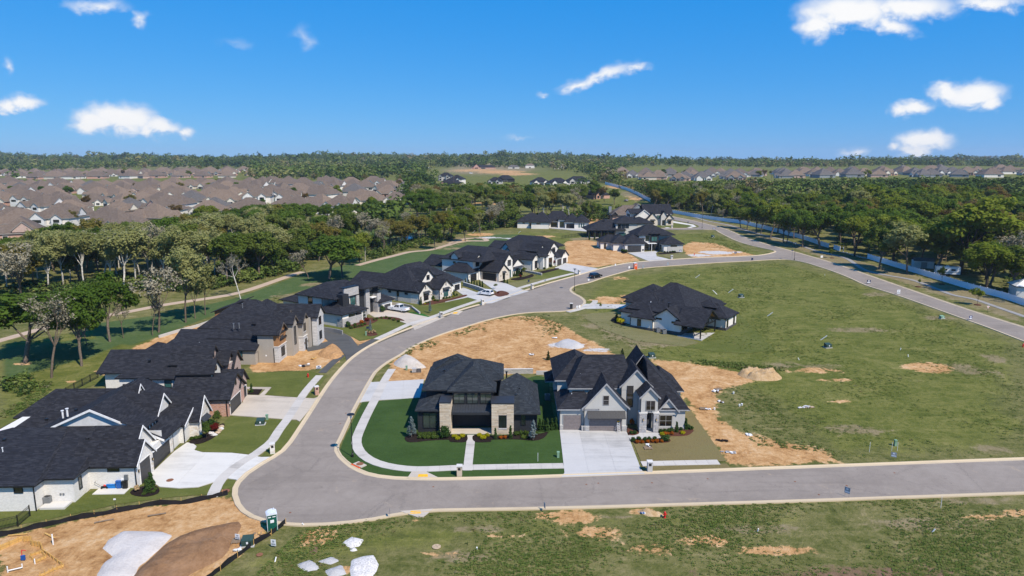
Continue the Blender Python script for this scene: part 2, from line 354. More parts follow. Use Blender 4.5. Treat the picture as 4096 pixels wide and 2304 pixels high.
grass_mat('lawn_sod',(.125,.105,.042),(.175,.140,.062),(.165,.150,.060))
grass_mat('lawn_pale',(.105,.112,.040),(.160,.150,.066),(.205,.178,.090))
grass_mat('turf_bright',(.020,.095,.016),(.030,.125,.022),(.040,.15,.03))
grass_mat('mulch_dark',(.010,.007,.006),(.020,.014,.012),(.038,.027,.022))
grass_mat('mulch_red',(.055,.022,.014),(.095,.040,.026),(.14,.065,.042))
def pile_mat(name,c1,c2,c3,sc_=1.0):
 m,t,b=new_mat(name,0.95,0.1);P=t('NewGeometry').outputs['Position']
 n=t.noise(P,0.5*sc_,6.0,0.65,dist=.4);g=t.noise(P,3.5*sc_,5.0,0.7)
 f=t.m('ADD',t.m('MULTIPLY',n,0.6),t.m('MULTIPLY',g,0.4))
 t.put(b.inputs['Base Color'],t.ramp(f,(0.32,c1),(0.5,c2),(0.7,c3)));bump(t,b,g,0.8,0.15);return m
pile_mat('gravel_white',(.42,.385,.36),(.52,.485,.455),(.60,.57,.54));pile_mat('soil_brown',(.15,.080,.042),(.235,.135,.072),(.30,.185,.11))
pile_mat('sand_pale',(.40,.35,.30),(.50,.45,.395),(.56,.51,.46));pile_mat('gravel_grey',(.34,.33,.325),(.43,.42,.415),(.50,.49,.485));pile_mat('rubble_tan',(.30,.185,.085),(.44,.30,.16),(.56,.43,.29),2)
def ground_mat():
 m,t,b=new_mat('ground_cover',0.95,0.1)
 P=t('NewGeometry').outputs['Position']
 a1=t('Attribute',attribute_name='cover_a');a2=t('Attribute',attribute_name='cover_b')
 s1=t('SeparateXYZ',a1.outputs['Vector']);s2=t('SeparateXYZ',a2.outputs['Vector'])
 big=t.noise(P,0.035,5.0,0.6,dist=.6);mid=t.noise(P,0.22,6.0,0.68,dist=.8);fine=t.noise(P,1.3,6.0,0.72);grit=t.noise(P,5.0,4.0,0.7)
 stk=t.noise(t.vm('MULTIPLY',P,(0.35,1.5,1.0)),0.5,5.0,0.7,dist=.5)
 f=t.m('ADD',t.m('ADD',t.m('MULTIPLY',mid,0.36),t.m('MULTIPLY',stk,0.24)),t.m('ADD',t.m('MULTIPLY',fine,0.26),t.m('MULTIPLY',grit,0.14)))
 wild=t.ramp(f,(0.37,(.042,.055,.013)),(0.46,(.10,.108,.029)),(0.54,(.17,.157,.06)),(0.64,(.29,.235,.125)))
 lush=t.ramp(f,(0.36,(.046,.062,.011)),(0.46,(.096,.112,.022)),(0.55,(.155,.155,.042)),(0.66,(.25,.22,.09)))
 fair=t.ramp(t.m('ADD',t.m('MULTIPLY',mid,.5),t.m('MULTIPLY',fine,.5)),(0.35,(.048,.082,.024)),(0.5,(.066,.104,.034)),(0.68,(.105,.132,.055)))
 dry=t.ramp(f,(0.36,(.115,.105,.046)),(0.5,(.205,.168,.088)),(0.66,(.30,.245,.15)))
 dirt=t.ramp(t.m('ADD',t.m('MULTIPLY',mid,.55),t.m('MULTIPLY',fine,.45)),(0.36,(.24,.118,.044)),(0.46,(.40,.222,.092)),(0.54,(.50,.30,.138)),(0.66,(.60,.43,.26)))
 def sel(mask,k=0.9,lo=0.42,hi=0.58):
  nn=t.m('ADD',t.m('MULTIPLY',mid,0.55),t.m('ADD',t.m('MULTIPLY',fine,0.28),t.m('MULTIPLY',stk,0.17)))
  return t.step(t.m('ADD',mask,t.m('MULTIPLY',t.m('SUBTRACT',nn,0.5),k*2.0)),lo,hi)
 c=wild
 c=t.mix(sel(s1.outputs[1],0.8),c,lush)
 c=t.mix(sel(s2.outputs[1],0.25),c,fair)
 c=t.mix(sel(s1.outputs[2],0.9,0.4,0.62),c,dry)
 c=t.mix(sel(s1.outputs[0],1.15,0.42,0.56),c,dirt)
 c=t.mix(sel(s2.outputs[0],0.8),c,t.ramp(fine,(0.3,(.40,.385,.37)),(0.7,(.56,.545,.53))))
 c=t.mix(sel(s2.outputs[2],0.6),c,t.ramp(f,(0.35,(.105,.062,.038)),(0.65,(.23,.15,.095))))
 t.put(b.inputs['Base Color'],c)
 bump(t,b,t.m('ADD',t.m('MULTIPLY',fine,.5),t.m('ADD',t.m('MULTIPLY',grit,.3),t.m('MULTIPLY',mid,.5))),1.0,0.35)
ground_mat()
def foliage(name,cols,trans=0.45):
 m=bpy.data.materials.new(name);m.use_nodes=True;MATS[name]=m
 t=NT(m.node_tree);t.n.clear();out=t('OutputMaterial')
 oi=t('ObjectInfo');P=t('TexCoord').outputs['Object']
 n=t.noise(P,0.55,3.0,0.6);g=t.noise(P,3.0,2.0,0.6)
 f=t.m('ADD',t.m('ADD',t.m('MULTIPLY',n,0.5),t.m('MULTIPLY',g,0.3)),t.m('MULTIPLY',oi.outputs['Random'],0.25))
 k=len(cols)-1
 c=t.ramp(f,*[(0.28+0.5*i/k,cc)for i,cc in enumerate(cols)])
 d=t('BsdfDiffuse',c);tr=t('BsdfTranslucent',t.mix(0.5,c,(.20,.26,.03)))
 mx=t('MixShader',trans,d.outputs[0],tr.outputs[0]);t.l.new(mx.outputs[0],out.inputs[0]);return m
foliage('leaf_green',[(0.050,0.095,0.014),(0.085,0.145,0.022),(0.130,0.200,0.036)]);foliage('leaf_lime',[(0.120,0.160,0.018),(0.185,0.225,0.028),(0.260,0.290,0.050)])
foliage('leaf_pale',[(0.22,0.235,0.08),(0.31,0.315,0.12),(0.40,0.39,0.18)]);foliage('leaf_olive',[(0.130,0.115,0.026),(0.200,0.170,0.040),(0.260,0.215,0.065)])
foliage('leaf_rust',[(0.130,0.080,0.030),(0.190,0.120,0.045),(0.240,0.160,0.070)]);foliage('leaf_dark',[(0.026,0.048,0.016),(0.042,0.072,0.024),(0.062,0.095,0.033)])
foliage('leaf_grey',[(0.190,0.175,0.120),(0.260,0.235,0.165),(0.330,0.300,0.220)],.1);foliage('leaf_bluespruce',[(.10,.135,.135),(.17,.215,.215),(.25,.29,.29)],.1)
foliage('leaf_red',[(.10,.010,.014),(.16,.018,.02),(.22,.03,.03)]);foliage('leaf_yellow',[(.28,.26,.010),(.44,.40,.015),(.55,.50,.03)]);foliage('leaf_orange',[(.30,.07,.01),(.45,.12,.015),(.50,.17,.02)])
foliage('leaf_arborvitae',[(.022,.048,.012),(.04,.075,.02),(.06,.10,.03)],.1);foliage('leaf_boxwood',[(.035,.06,.012),(.062,.095,.02),(.10,.13,.035)],.1);foliage('leaf_straw',[(.30,.20,.10),(.40,.28,.15),(.46,.34,.20)],.1)
foliage('leaf_mid',[(0.085,0.125,0.024),(0.130,0.175,0.034),(0.185,0.225,0.055)]);foliage('grass_blades',[(.040,.062,.014),(.070,.095,.024),(.12,.135,.045)],.2);foliage('grass_dead',[(.15,.12,.06),(.22,.18,.10),(.28,.23,.14)],.2)
plain('bark_grey',(.17,.135,.105),.95,.1,var=.3,vs=5);plain('bark_white',(.55,.52,.46),.9,.1,var=.35,vs=2.5);plain('bark_dark',(.060,.048,.038),.95,.1,var=.3,vs=5);plain('bark_twig',(.15,.115,.085),.95,.1,var=.2,vs=5)
def water():
 m,t,b=new_mat('pond_water',0.06,0.8);P=t('NewGeometry').outputs['Position']
 b.inputs['Base Color'].default_value=(.018,.030,.034,1);bump(t,b,t.noise(P,0.8,3.0),0.12,0.1)
water()
# curves on the ground
def smooth(line,step=1.5,closed=False):
 P=[Vector((p[0],p[1]))for p in line];n=len(P);out=[]
 idx=range(n if closed else n-1)
 for i in idx:
  p1,p2=P[i],P[(i+1)%n]
  p0=P[(i-1)%n]if(closed or i>0)else p1*2-p2
  p3=P[(i+2)%n]if(closed or i+2<n)else p2*2-p1
  k=max(1,int((p2-p1).length/step))
  for j in range(k):
   t=j/k
   out.append(0.5*((2*p1)+(p2-p0)*t+(2*p0-5*p1+4*p2-p3)*t*t+(3*p1-p0-3*p2+p3)*t**3))
 if not closed:out.append(P[-1])
 return out
def resample(line,step):
 out=[line[0]];acc=0.0
 for a,b in zip(line[:-1],line[1:]):
  d=(b-a).length;pos=step-acc
  while pos<=d:out.append(a+(b-a)*(pos/d));pos+=step
  acc=(acc+d)%step if d else acc
 return out
def normals(line):
 out=[]
 for i in range(len(line)):
  a,b=line[max(0,i-1)],line[min(len(line)-1,i+1)]
  d=(b-a);d=d.normalized()if d.length>1e-6 else Vector((1,0));out.append(Vector((-d.y,d.x)))
 return out
def area(poly):return 0.5*sum(poly[i][0]*poly[(i+1)%len(poly)][1]-poly[(i+1)%len(poly)][0]*poly[i][1]for i in range(len(poly)))
def sheet(name,poly,off,mats,maxlen=7.0,parent=None):
 """a flat-lying sheet that follows the land, off metres above it"""
 bm=bmesh.new();vs=[bm.verts.new((p[0],p[1],0))for p in poly]
 for t in geometry.tessellate_polygon([[Vector((p[0],p[1],0))for p in poly]]):
  try:bm.faces.new([vs[i]for i in t])
  except ValueError:pass
 if max(p[1]for p in poly)>296:
  for _ in range(5):
   es=[e for e in bm.edges if e.calc_length()>maxlen]
   if not es:break
   bmesh.ops.subdivide_edges(bm,edges=es,cuts=1)
   bmesh.ops.triangulate(bm,faces=[f for f in bm.faces if len(f.verts)>3])
 for v in bm.verts:v.co.z=tz(v.co.x,v.co.y)+off
 bm.normal_update()
 for f in bm.faces:
  if f.normal.z<0:f.normal_flip()
 me=bpy.data.meshes.new(name);bm.to_mesh(me);bm.free()
 for m_ in([mats]if isinstance(mats,str)else mats):me.materials.append(MATS[m_])
 return link(name,me,parent)
def ribbon(name,line,w,off,mats,parent=None,thick=0.12):
 mb=MB();N=normals(line)
 L=[p+n*w/2 for p,n in zip(line,N)];Q=[p-n*w/2 for p,n in zip(line,N)]
 vs=[]
 for a,b in zip(L,Q):
  za,zb=tz(*a),tz(*b)
  vs+=[(a.x,a.y,za+off),(b.x,b.y,zb+off),(a.x,a.y,za+off-thick),(b.x,b.y,zb+off-thick)]
 fs=[]
 for i in range(len(line)-1):
  k=i*4;fs+=[(k+1,k+5,k+4,k),(k,k+4,k+6,k+2),(k+3,k+7,k+5,k+1)]
 mb.add(vs,fs);return mb.build(name,mats,parent)
 # street outlines (2576 px units of the photograph)
OUTER=pts(2640,1235,2576,1237,2200,1250,2000,1257,1700,1266,1500,1272,1300,1276.5,1100,1280,1040,1284,985,1293,940,1302,880,1310,820,1315,760,1316.5,718,1314,690,1310,666,1305,640,1296,619,1283,606,1267,598,1244,599,1228,606,1214,627,1193,663,1169,692,1152,717,1135,736,1113,761,1075,783,1041,830,968,868,922,900,893,945,865,1010,836,1100,802,1180,775,1258,754,1319,732.5,1390,711,1459,692,1516,675.5,1555,667,1592,661,1640,657,1683,654,1774,648.5,1850,646,1896,644,1925,641,1944,637,1953,633.5,1948,630,1930,626,1896,618.5,1872,612,1850,604,1827,593,1812,585,1805,580.5,1797,578.5,1770,578)
INNER=pts(2640,1155.5,2576,1158,2200,1172,2000,1179.5,1800,1187,1640,1193,1500,1198,1420,1201,1300,1205,1107,1209,991,1206.6,950,1202,918,1195,878,1176,849,1150,840.6,1135,842,1120,852.7,1099.6,880,1041.6,905.5,993.8,933,946,945,931,971,910.7,1006,890.6,1031,874,1080,851,1130,833,1170,821,1215,807,1260,796,1300,789,1340,785,1390,783.5,1425,781.5,1443,777,1456,771,1466,764,1467.5,757,1458,748,1443,740,1434,733,1433,727,1440,720.5,1455,715.5,1481,710,1516,698,1560,685.5,1592,677.5,1640,672,1700,667.5,1800,660.5,1880,656.5,1920,654,1950,652.5,1975,652.5,2000,655,2030,661,2060,670,2102,684,2141,699.5,2181,717.5,2225,731.5,2261,743,2310,760,2366,780,2430,803,2484,822,2576,857,2640,880)
EAST=pts(2640,846,2576,824.5,2500,801,2414,773,2275,725,2138,677,2084,659,2045,647.5,1987,631,1928,615,1870,596.5,1830,579,1791,567.5,1733,553.5,1690,544.8,1650,535)
WEST=pts(1640,545,1688,552.5,1730,560,1748,564.5,1757,568.5,1757,572,1745,574)
SIDE_N=pts(1745,574,1700,574.8,1640,574,1560,572.5,1480,576,1440,571)
SIDE_S=pts(1770,578,1700,578.5,1640,578,1560,576.5,1484,580)
OUTs,INs,EAs,WEs=smooth(OUTER),smooth(INNER),smooth(EAST),smooth(WEST)
# the ground sheet and what grows on it
def axis_lines(lo,hi,step,far_lo,far_hi,grow):
 a=list(np.arange(lo,hi+1e-6,step));s_=step;v=lo
 L=[]
 while v>far_lo:s_*=grow;v-=s_;L.append(v)
 s_=step;v=hi;U=[]
 while v<far_hi:s_*=grow;v+=s_;U.append(v)
 return np.array(L[::-1]+a+U)
def make_ground():
 xs=axis_lines(-105,130,0.8,-4200,4200,1.09);ys=axis_lines(52,300,0.8,-200,4300,1.035)
 X,Y=np.meshgrid(xs,ys);nx,ny=len(xs),len(ys)
 x,y=X.ravel(),Y.ravel();z=terr(x,y)
 A=np.zeros((len(x),3));B_=np.zeros((len(x),3))
 def pmask(poly,feather):
  P=np.array([(p[0],p[1])for p in poly]);bx0,by0=P.min(0)-feather*2;bx1,by1=P.max(0)+feather*2
  sel=np.nonzero((x>bx0)&(x<bx1)&(y>by0)&(y<by1))[0]
  if len(sel)==0:return sel,np.zeros(0)
  qx,qy=x[sel],y[sel];ins=np.zeros(len(sel),bool);dist=np.full(len(sel),1e9)
  for i in range(len(P)):
   (ax,ay),(bx,by)=P[i],P[(i+1)%len(P)]
   c=((ay>qy)!=(by>qy));xi=(bx-ax)*(qy-ay)/((by-ay)if by!=ay else 1e-9)+ax
   ins^=c&(qx<xi)
   L2=max((bx-ax)**2+(by-ay)**2,1e-9);t=np.clip(((qx-ax)*(bx-ax)+(qy-ay)*(by-ay))/L2,0,1)
   dist=np.minimum(dist,np.hypot(qx-ax-t*(bx-ax),qy-ay-t*(by-ay)))
  return sel,np.clip(0.5+np.where(ins,dist,-dist)/(2*feather),0,1)
 def paint(arr,ch,feather,amount,*flat):
  sel,m=pmask(pts(*flat),feather);arr[sel,ch]=np.maximum(arr[sel,ch],m*amount)
 def blob(arr,ch,dx,dy,rx,ry,amount=1.0):
  c=at(dx,dy);wx=(at(dx+rx,dy)-at(dx-rx,dy)).length/2;wy=abs(at(dx,dy-ry).y-at(dx,dy+ry).y)/2
  d=np.hypot((x-c.x)/wx,(y-c.y)/wy);arr[:,ch]=np.maximum(arr[:,ch],np.clip(1.25-d*0.75,0,1)*amount*(d<1.67))
 paint(A,1,8,.72,1440,760,1500,705,1700,672,1960,656,2100,690,2576,865,2576,1140,2100,1165,1900,1000,1600,900,1470,790)
 paint(A,1,5,.62,700,1449,560,1449,720,1330,1000,1300,1300,1290,1700,1280,2100,1290,2000,1340,1500,1345,1250,1380)
 paint(A,1,3,.85,1690,590,1790,585,1880,625,1930,640,1800,645,1700,620)
 paint(A,1,4,.8,1260,600,1300,582,1480,588,1500,605,1420,612,1250,640)
 paint(A,1,5,.85,0,860,230,830,420,800,430,850,230,960,0,1080)
 for q in((1480,890,60,20),(1700,860,60,18),(2000,800,120,22),(2350,860,110,26),(2200,960,120,30),(2480,1050,80,40),(1640,960,40,12),(1600,700,50,10),(1950,700,100,14)):blob(A,1,*q,.8)
 for q in((2060,925,90,18),(2150,830,120,10),(1980,920,70,14),(2430,930,90,24),(2500,1130,60,16),(2150,1080,120,20),(1650,860,100,14),(1560,850,60,10),(1800,850,50,10),(1500,820,50,14),(2360,800,60,8),(2200,740,50,7),(2500,900,40,16),(2450,1260,140,16),(1900,1330,150,16),(1200,1330,120,14),(2300,1320,160,22),(1150,1400,120,22),(1550,1300,60,8)):blob(A,2,*q,.62)
 paint(A,2,2,.9,2020,650,2300,715,2576,800,2576,770,2400,720,2250,680,2100,640)
 paint(A,2,3,.8,1700,545,1850,565,2050,630,2100,640,2300,690,2576,780,2576,815,2300,722,2080,652,1850,582)
 paint(A,2,3,.8,1430,600,1560,585,1580,600,1590,640,1500,610,1440,610)
 paint(A,2,4,.75,1445,790,1570,785,1600,830,1760,865,1600,880,1500,835)
 paint(A,0,1.6,1.0,0,1356,130,1322,300,1287,440,1268,575,1248,600,1262,625,1298,668,1318,655,1352,600,1395,520,1449,480,1500,0,1500)
 paint(A,0,1.8,1.0,955,975,985,935,975,915,1010,895,1060,862,1120,838,1200,812,1290,795,1360,797,1410,815,1455,842,1530,880,1560,900,1395,920,1385,935,1350,938,1060,955)
 paint(A,0,2.2,.95,1640,905,1720,910,1850,932,1900,955,1810,985,1800,1040,1860,1090,1960,1105,2080,1135,2110,1160,1950,1172,1830,1168,1800,1120,1740,1030,1690,960)
 paint(A,0,1.2,1.0,618,912,700,888,820,850,850,852,868,880,850,912,780,932,640,936);paint(A,0,.8,1.0,880,845,945,850,920,868,900,870)
 paint(A,0,1.6,.95,240,935,300,898,340,872,470,822,535,806,530,832,400,880,290,955)
 paint(A,0,2.0,1.0,1424,606,1480,603,1540,618,1600,644,1606,655,1500,672,1430,667,1418,640)
 paint(A,0,2.0,1.0,1712,622,1740,608,1800,612,1850,630,1900,641,1840,646,1735,648)
 paint(A,0,2.0,.9,1450,555,1500,548,1540,556,1520,572,1470,570)
 for q in((2340,925,55,14),(2320,1160-20,0.1,.1),(1440,1300,70,22,.75),(1370,1297,30,12,.7),(1620,1286,40,8,.85),(1490,1340,90,24,.62),(1640,1380,80,26,.6),(1780,1360,90,20,.6),(1960,1385,140,14,.72),(2480,1300,60,8,.7),(2560,1290,40,10,.8),(800,1350,55,24,.85),(900,1430,60,16,.7),(1060,1310,40,10,.55),(1100,1395,110,10,.55),(1250,1345,90,8,.5),(1540,755,50,10,.85),(1600,745,60,6,.7),(1560,700,30,5,.6),(1210,590,30,4),(2060,930,110,12,.6),(2100,955,60,5,.6),(2450,1000,30,6,.4),(2120,1010,40,6,.5),(1480,680,30,3,.5),(1350,595,60,3,.7),(1170,605,40,3,.6),(1440,540,30,6,.8),(1240,512,60,5,.8),(1260,432,60,4,.8),(1300,438,60,4,.7),(1200,428,80,5,.6),(380,955,30,6,.6),(180,960,22,5,.6),(60,915,30,4,.6),(1030,735,40,5,.7),(1075,738,30,4,.7),(870,755,30,5,.7),(1560,470,40,6,.8),(1600,500,30,8,.6)):blob(A,0,*q)
 paint(B_,2,4,.62,1900,1410,2200,1390,2450,1420,2450,1500,1880,1500);blob(B_,2,1740,1440,60,20,.5);blob(B_,2,1150,1372,60,7,.5);blob(B_,2,790,1385,20,18,.6)
 for q in((1810,1320,0.1,.1),(1800,635,50,6,.7),(1760,642,40,4,.7),(1850,634,30,4,.5),(1430,868,60,10,.75),(1500,880,60,7,.6),(1880,1137,30,5,.5),(1800,960,30,8,.4),(1160,915,0.1,.1),(1950,1180,.1,.1),(1310,600,50,3,.7),(1230,598,40,3,.6)):blob(B_,0,*q)
 paint(B_,1,3,1.0,230,815,420,790,600,748,760,690,900,660,1060,628,1240,590,1320,590,1250,640,1120,650,980,690,900,710,760,730,640,760,520,800,330,870,240,850)
 paint(B_,1,3,1.0,640,590,900,575,1010,560,1060,580,900,620,700,640);paint(B_,1,3,.9,940,560,1000,545,1040,555,1000,575)
 paint(B_,1,3,.8,0,870,240,850,330,860,230,900,0,960)
 blob(A,2,1110,605,70,14,.9);blob(A,2,800,715,60,7,.7);blob(A,2,720,745,60,7,.6);blob(A,2,1150,625,60,4,.6)
 for q in((1235,425,110,12),(1210,416,70,7),(180,420,70,6),(90,424,60,5),(320,418,50,5),(440,420,40,5),(1760,470,80,6),(1660,462,60,5),(1880,462,120,6),(2540,455,60,10),(1980,470,120,6),(1600,492,40,14,.8),(2300,480,200,8,.5)):blob(A,2,*q)
 far=np.clip((y-330)/120,0,1);A[:,1]=np.maximum(A[:,1],far*.62)
 lump=0.5+0.25*(np.sin(x*1.7+np.sin(y*.9)*2)+np.sin(y*2.1+x*.6+np.sin(x*.5)*2))
 z=z-0.03*lump*np.clip((320-y)/30,0,1)-0.01
 me=bpy.data.meshes.new('ground');i=np.arange(nx*ny).reshape(ny,nx)
 F=np.stack([i[:-1,:-1],i[:-1,1:],i[1:,1:],i[1:,:-1]],-1).reshape(-1,4)
 me.vertices.add(len(x));me.vertices.foreach_set('co',np.stack([x,y,z],1).ravel())
 me.loops.add(F.size);me.loops.foreach_set('vertex_index',F.ravel());me.polygons.add(len(F))
 me.polygons.foreach_set('loop_start',np.arange(0,F.size,4));me.polygons.foreach_set('use_smooth',np.ones(len(F),bool))
 me.update(calc_edges=True)
 for nm,arr in(('cover_a',A),('cover_b',B_)):
  at_=me.attributes.new(nm,'FLOAT_VECTOR','POINT');at_.data.foreach_set('vector',arr.ravel())
 me.materials.append(MATS['ground_cover'])
 tag(link('ground',me),'rough grassy land with bare orange soil patches',kind='structure')
make_ground()
# roads and kerbs
def upto(line,p):
 k=min(range(len(line)),key=lambda i:(line[i]-Vector(p)).length);return line[:k+1]
k_out=min(range(len(OUTs)),key=lambda i:(OUTs[i]-at(1953,633.5).xy).length)
k_in=min(range(len(INs)),key=lambda i:(INs[i]-at(2000,655).xy).length)
tag(sheet('road',OUTs[:k_out+1]+INs[:k_in+1][::-1],.03,'road_surface'),'pale asphalt residential street curving past the houses',kind='structure')
tag(sheet('road',INs[k_in:]+EAs+WEs+OUTs[k_out:][::-1],.034,'road_surface'),'pale asphalt street running down beside the white fence',kind='structure')
tag(sheet('road',smooth(SIDE_N)+smooth(SIDE_S)[::-1],.05,'road_surface'),'short side street behind the corner house',kind='structure')
def kerb(line,sgn,label):
 mb=MB();N=normals(line);prof=[(-0.02,.02),(0.0,.042),(.42,.046),(.52,.125),(.68,.135),(.72,-.25)];vs=[];n=len(prof)
 for p,nn in zip(line,N):
  for d,h in prof:
   q=p+nn*(sgn*d);vs.append((q.x,q.y,tz(*q)+h))
 fs=[]
 for i in range(len(line)-1):
  for k in range(n-1):
   f=(i*n+k,i*n+k+1,(i+1)*n+k+1,(i+1)*n+k);fs.append(f if sgn>0 else f[::-1])
 mb.add(vs,fs);tag(mb.build('kerb','kerb_tan'),label,kind='structure')
kerb(OUTs,1 if area(OUTs[:k_out+1]+INs[:k_in+1][::-1])<0 else-1,'tan concrete kerb along the outer side of the street')
kerb(INs,-1 if area(OUTs[:k_out+1]+INs[:k_in+1][::-1])<0 else 1,'tan concrete kerb along the inner side of the street')
kerb(EAs,-1 if area(INs[k_in:]+EAs+WEs+OUTs[k_out:][::-1])>0 else 1,'tan concrete kerb beside the fence strip')
kerb(smooth(SIDE_N),-1,'tan concrete kerb of the side street')
# pavements in slabs
def clip_half(poly,p,n):
 out=[]
 for i in range(len(poly)):
  a,b=poly[i],poly[(i+1)%len(poly)];da,db=(a-p).dot(n),(b-p).dot(n)
  if da>=0:out.append(a)
  if(da>=0)!=(db>=0):out.append(a+(b-a)*(da/(da-db)))
 return out
def slab(parent,poly,off,m,thick=.1):
 if len(poly)<3 or abs(area(poly))<.05:return
 c=sum(poly,Vector((0,0)))/len(poly);q=[]
 for p in poly:
  d=c-p;q.append(p+(d.normalized()*min(.012,d.length*.3)if d.length>1e-6 else d))
 MB().prism([(p.x,p.y)for p in q],lambda x,y:tz(x,y)+off-thick,lambda x,y:tz(x,y)+off).build('slab',m,parent)
def paving(name,label,poly,ang,sx,sy,off=.07,m='concrete_pale',joint='trim_grey',smoothed=False):
 poly=[Vector((p[0],p[1]))for p in poly]
 if smoothed:poly=smooth(poly,.8,True)
 root=sheet(name,poly,off-.025,'trim_grey');tag(root,label,kind='structure')
 e1=Vector((math.cos(R(ang)),math.sin(R(ang))));e2=Vector((-e1.y,e1.x))
 u=[p.dot(e1)for p in poly];v=[p.dot(e2)for p in poly]
 nu,nv=max(1,round((max(u)-min(u))/sx)),max(1,round((max(v)-min(v))/sy))
 for i in range(nu):
  a0,a1=min(u)+(max(u)-min(u))*i/nu,min(u)+(max(u)-min(u))*(i+1)/nu
  pa=clip_half(clip_half(poly,e1*a0,e1),e1*a1,-e1)
  for j in range(nv):
   b0,b1=min(v)+(max(v)-min(v))*j/nv,min(v)+(max(v)-min(v))*(j+1)/nv
   slab(root,clip_half(clip_half(pa,e2*b0,e2),e2*b1,-e2),off,m)
 return root
def walk(name,label,line,w,off=.082,m='concrete_walk',step=1.55,smoothed=True):
 ln=resample(smooth(line,.5)if smoothed else line,step);N=normals(ln)
 root=ribbon(name,ln,w*.98,off-.03,'trim_grey');tag(root,label,kind='structure')
 for i in range(len(ln)-1):
  q=[ln[i]+N[i]*w/2,ln[i+1]+N[i+1]*w/2,ln[i+1]-N[i+1]*w/2,ln[i]-N[i]*w/2]
  slab(root,q,off,m)
 return root
walk('sidewalk','sidewalk bending round the corner lawn of the black house',pts(986,929,968.5,956,943,1006,923,1044,905.5,1082,897,1105,898,1122,908,1140,930.7,1157.5,963.5,1170,1006,1178,1049,1181,1107,1179.5,1163,1177,1300,1174.5,1423,1172.5),1.5)
walk('sidewalk','sidewalk beyond the grey house driveway, ending at bare soil',pts(1614,1167.6,1700,1165.5,1829,1163),1.4)
walk('front_walk','straight concrete walk from the black house porch to the street',pts(1186,1095,1182,1130,1178,1165,1175.5,1196),1.25,.088,smoothed=False,step=1.6)
walk('sidewalk','sidewalk crossing the two white-door driveways at the bend',pts(533,1252,535.7,1247,544,1226,559,1204,585.6,1180,617,1158,639,1145,668,1124,685,1109.5,702,1083,724,1053.6,746,1019.6,765.5,990,785,966,807,942),1.45,.086)
walk('sidewalk','dark freshly poured sidewalk before the unfinished house',pts(811,938,831,918,850,902,866,889),1.5,.082,'concrete_fresh')
walk('sidewalk','dark freshly poured sidewalk beyond the curved drive',pts(902,874,922,864,943,854),1.5,.082,'concrete_fresh')
walk('sidewalk','sidewalk before the stone modern house',pts(946.7,854,985,836.5,1031.7,815,1084.5,799,1149,775,1210.5,754.5,1257,741,1316,722,1385,702,1446.6,687),1.5,.086)
walk('sidewalk','curled sidewalk end by the cul-de-sac bulb',pts(1428,785,1450,780,1470.7,774,1488,767,1497,760,1495,753),1.5,.086)
tag(ribbon('path',smooth(pts(1700,532,1724,541,1745,546,1780,556,1830,566,1880,581,1930,594,1963,601.5,2005,614,2046,629,2095,641,2129,650,2154,666,2178,680,2223,691,2293,704,2352,725,2397,742,2449,752.6,2501,770,2576,796,2640,818)),1.5,.06,'concrete_path'),'grey footpath winding between the road and the white fence',kind='structure')
tag(ribbon('cart_path',smooth(pts(-40,868,60,840,160,812,250,797,330,783,420,766,560,745,620,731,680,711,740,690,762,684)),2.6,.06,'cart_path'),'tan golf cart path at the foot of the left wood',kind='structure')
tag(ribbon('cart_path',smooth(pts(898,668,940,656,985,645,1030,634,1080,629,1118,619,1150,610,1180,606,1222,606,1215,600,1190,599,1160,603,1130,613)),2.4,.06,'cart_path'),'tan golf cart path looping on the far green',kind='structure')
tag(ribbon('cart_path',smooth(pts(600,582,680,574,760,570,850,569,900,566)),2.4,.06,'cart_path'),'pale cart path before the grove of dark trees',kind='structure')
paving('driveway','wide pale driveway fanning out from the white garage',pts(381,1191,438.5,1136,470,1114,484,1115,494.5,1123,489,1133,510,1138.7,583,1140,627,1145,656,1150.6,684,1150,660,1166,622,1190,600,1212,593,1207,566,1203,539.4,1213,498,1226,449.5,1228.6,401,1225,388.7,1217),0,5.0,4.2,m='concrete_white')
paving('driveway','warm concrete driveway of the brick house',pts(580.7,1045,611,1012,614.7,994,666,995,753,1001,790,1003,806,997,754,1061,745,1056,714.4,1054.8),0,4.6,3.6,m='concrete_warm')
paving('front_walk','angled walk to the brick house door',pts(620,974,683,974.6,664.6,994.8,652,994.8,668,980,620,979),0,2.5,2.5,.074,m='concrete_warm')
paving('driveway','dark freshly poured curved driveway',pts(812,826,862,837.6,883,848,901,871.5,935,857,943,859,905,884,872,909,868,893,846.4,869,825.6,858.5,816,850),20,5,5,m='concrete_fresh')
paving('front_walk','dark new walk to the unfinished front door',pts(768,876,805,864,828,858,845,868,800,880,775,884),20,4,4,.066,m='concrete_fresh')
paving('driveway','tan driveway under the white pickup',pts(920,786,985,779,1029,788,1081.5,799,1120,798,1043,831,1037,820,1023,815,999.5,806,970,800,941,798),-31,4.5,4.5,m='concrete_warm')
paving('driveway','pale driveway under the white hatchback',pts(1146,730,1166,724,1207.5,739,1240,743,1270,744,1292,743.5,1238,763,1224,764,1207,757,1172,747),-31,4.5,4.5)
paving('front_walk','narrow walk along the cream gable beds',pts(1119,757,1172,744,1178,747.5,1120,760.5),-31,3,3,.078)
paving('driveway','pale driveway in the forecourt of two garage doors',pts(1205,704,1214,697,1254,707,1265,710,1307,727,1331,733,1290,745,1262,741,1243,730),-34,4.5,4.5)
paving('driveway','pale driveway of the farthest house in the row',pts(1394.7,674,1422,662,1440,665,1504,675.5,1472,687,1452.5,690.6,1440,684),-32,4.5,4.5)
paving('driveway','broad streaked driveway of the grey house',pts(1407.7,1081,1576.4,1086.5,1612,1180,1622,1192.5,1412,1200.5,1420,1190),0,3.4,4.4)
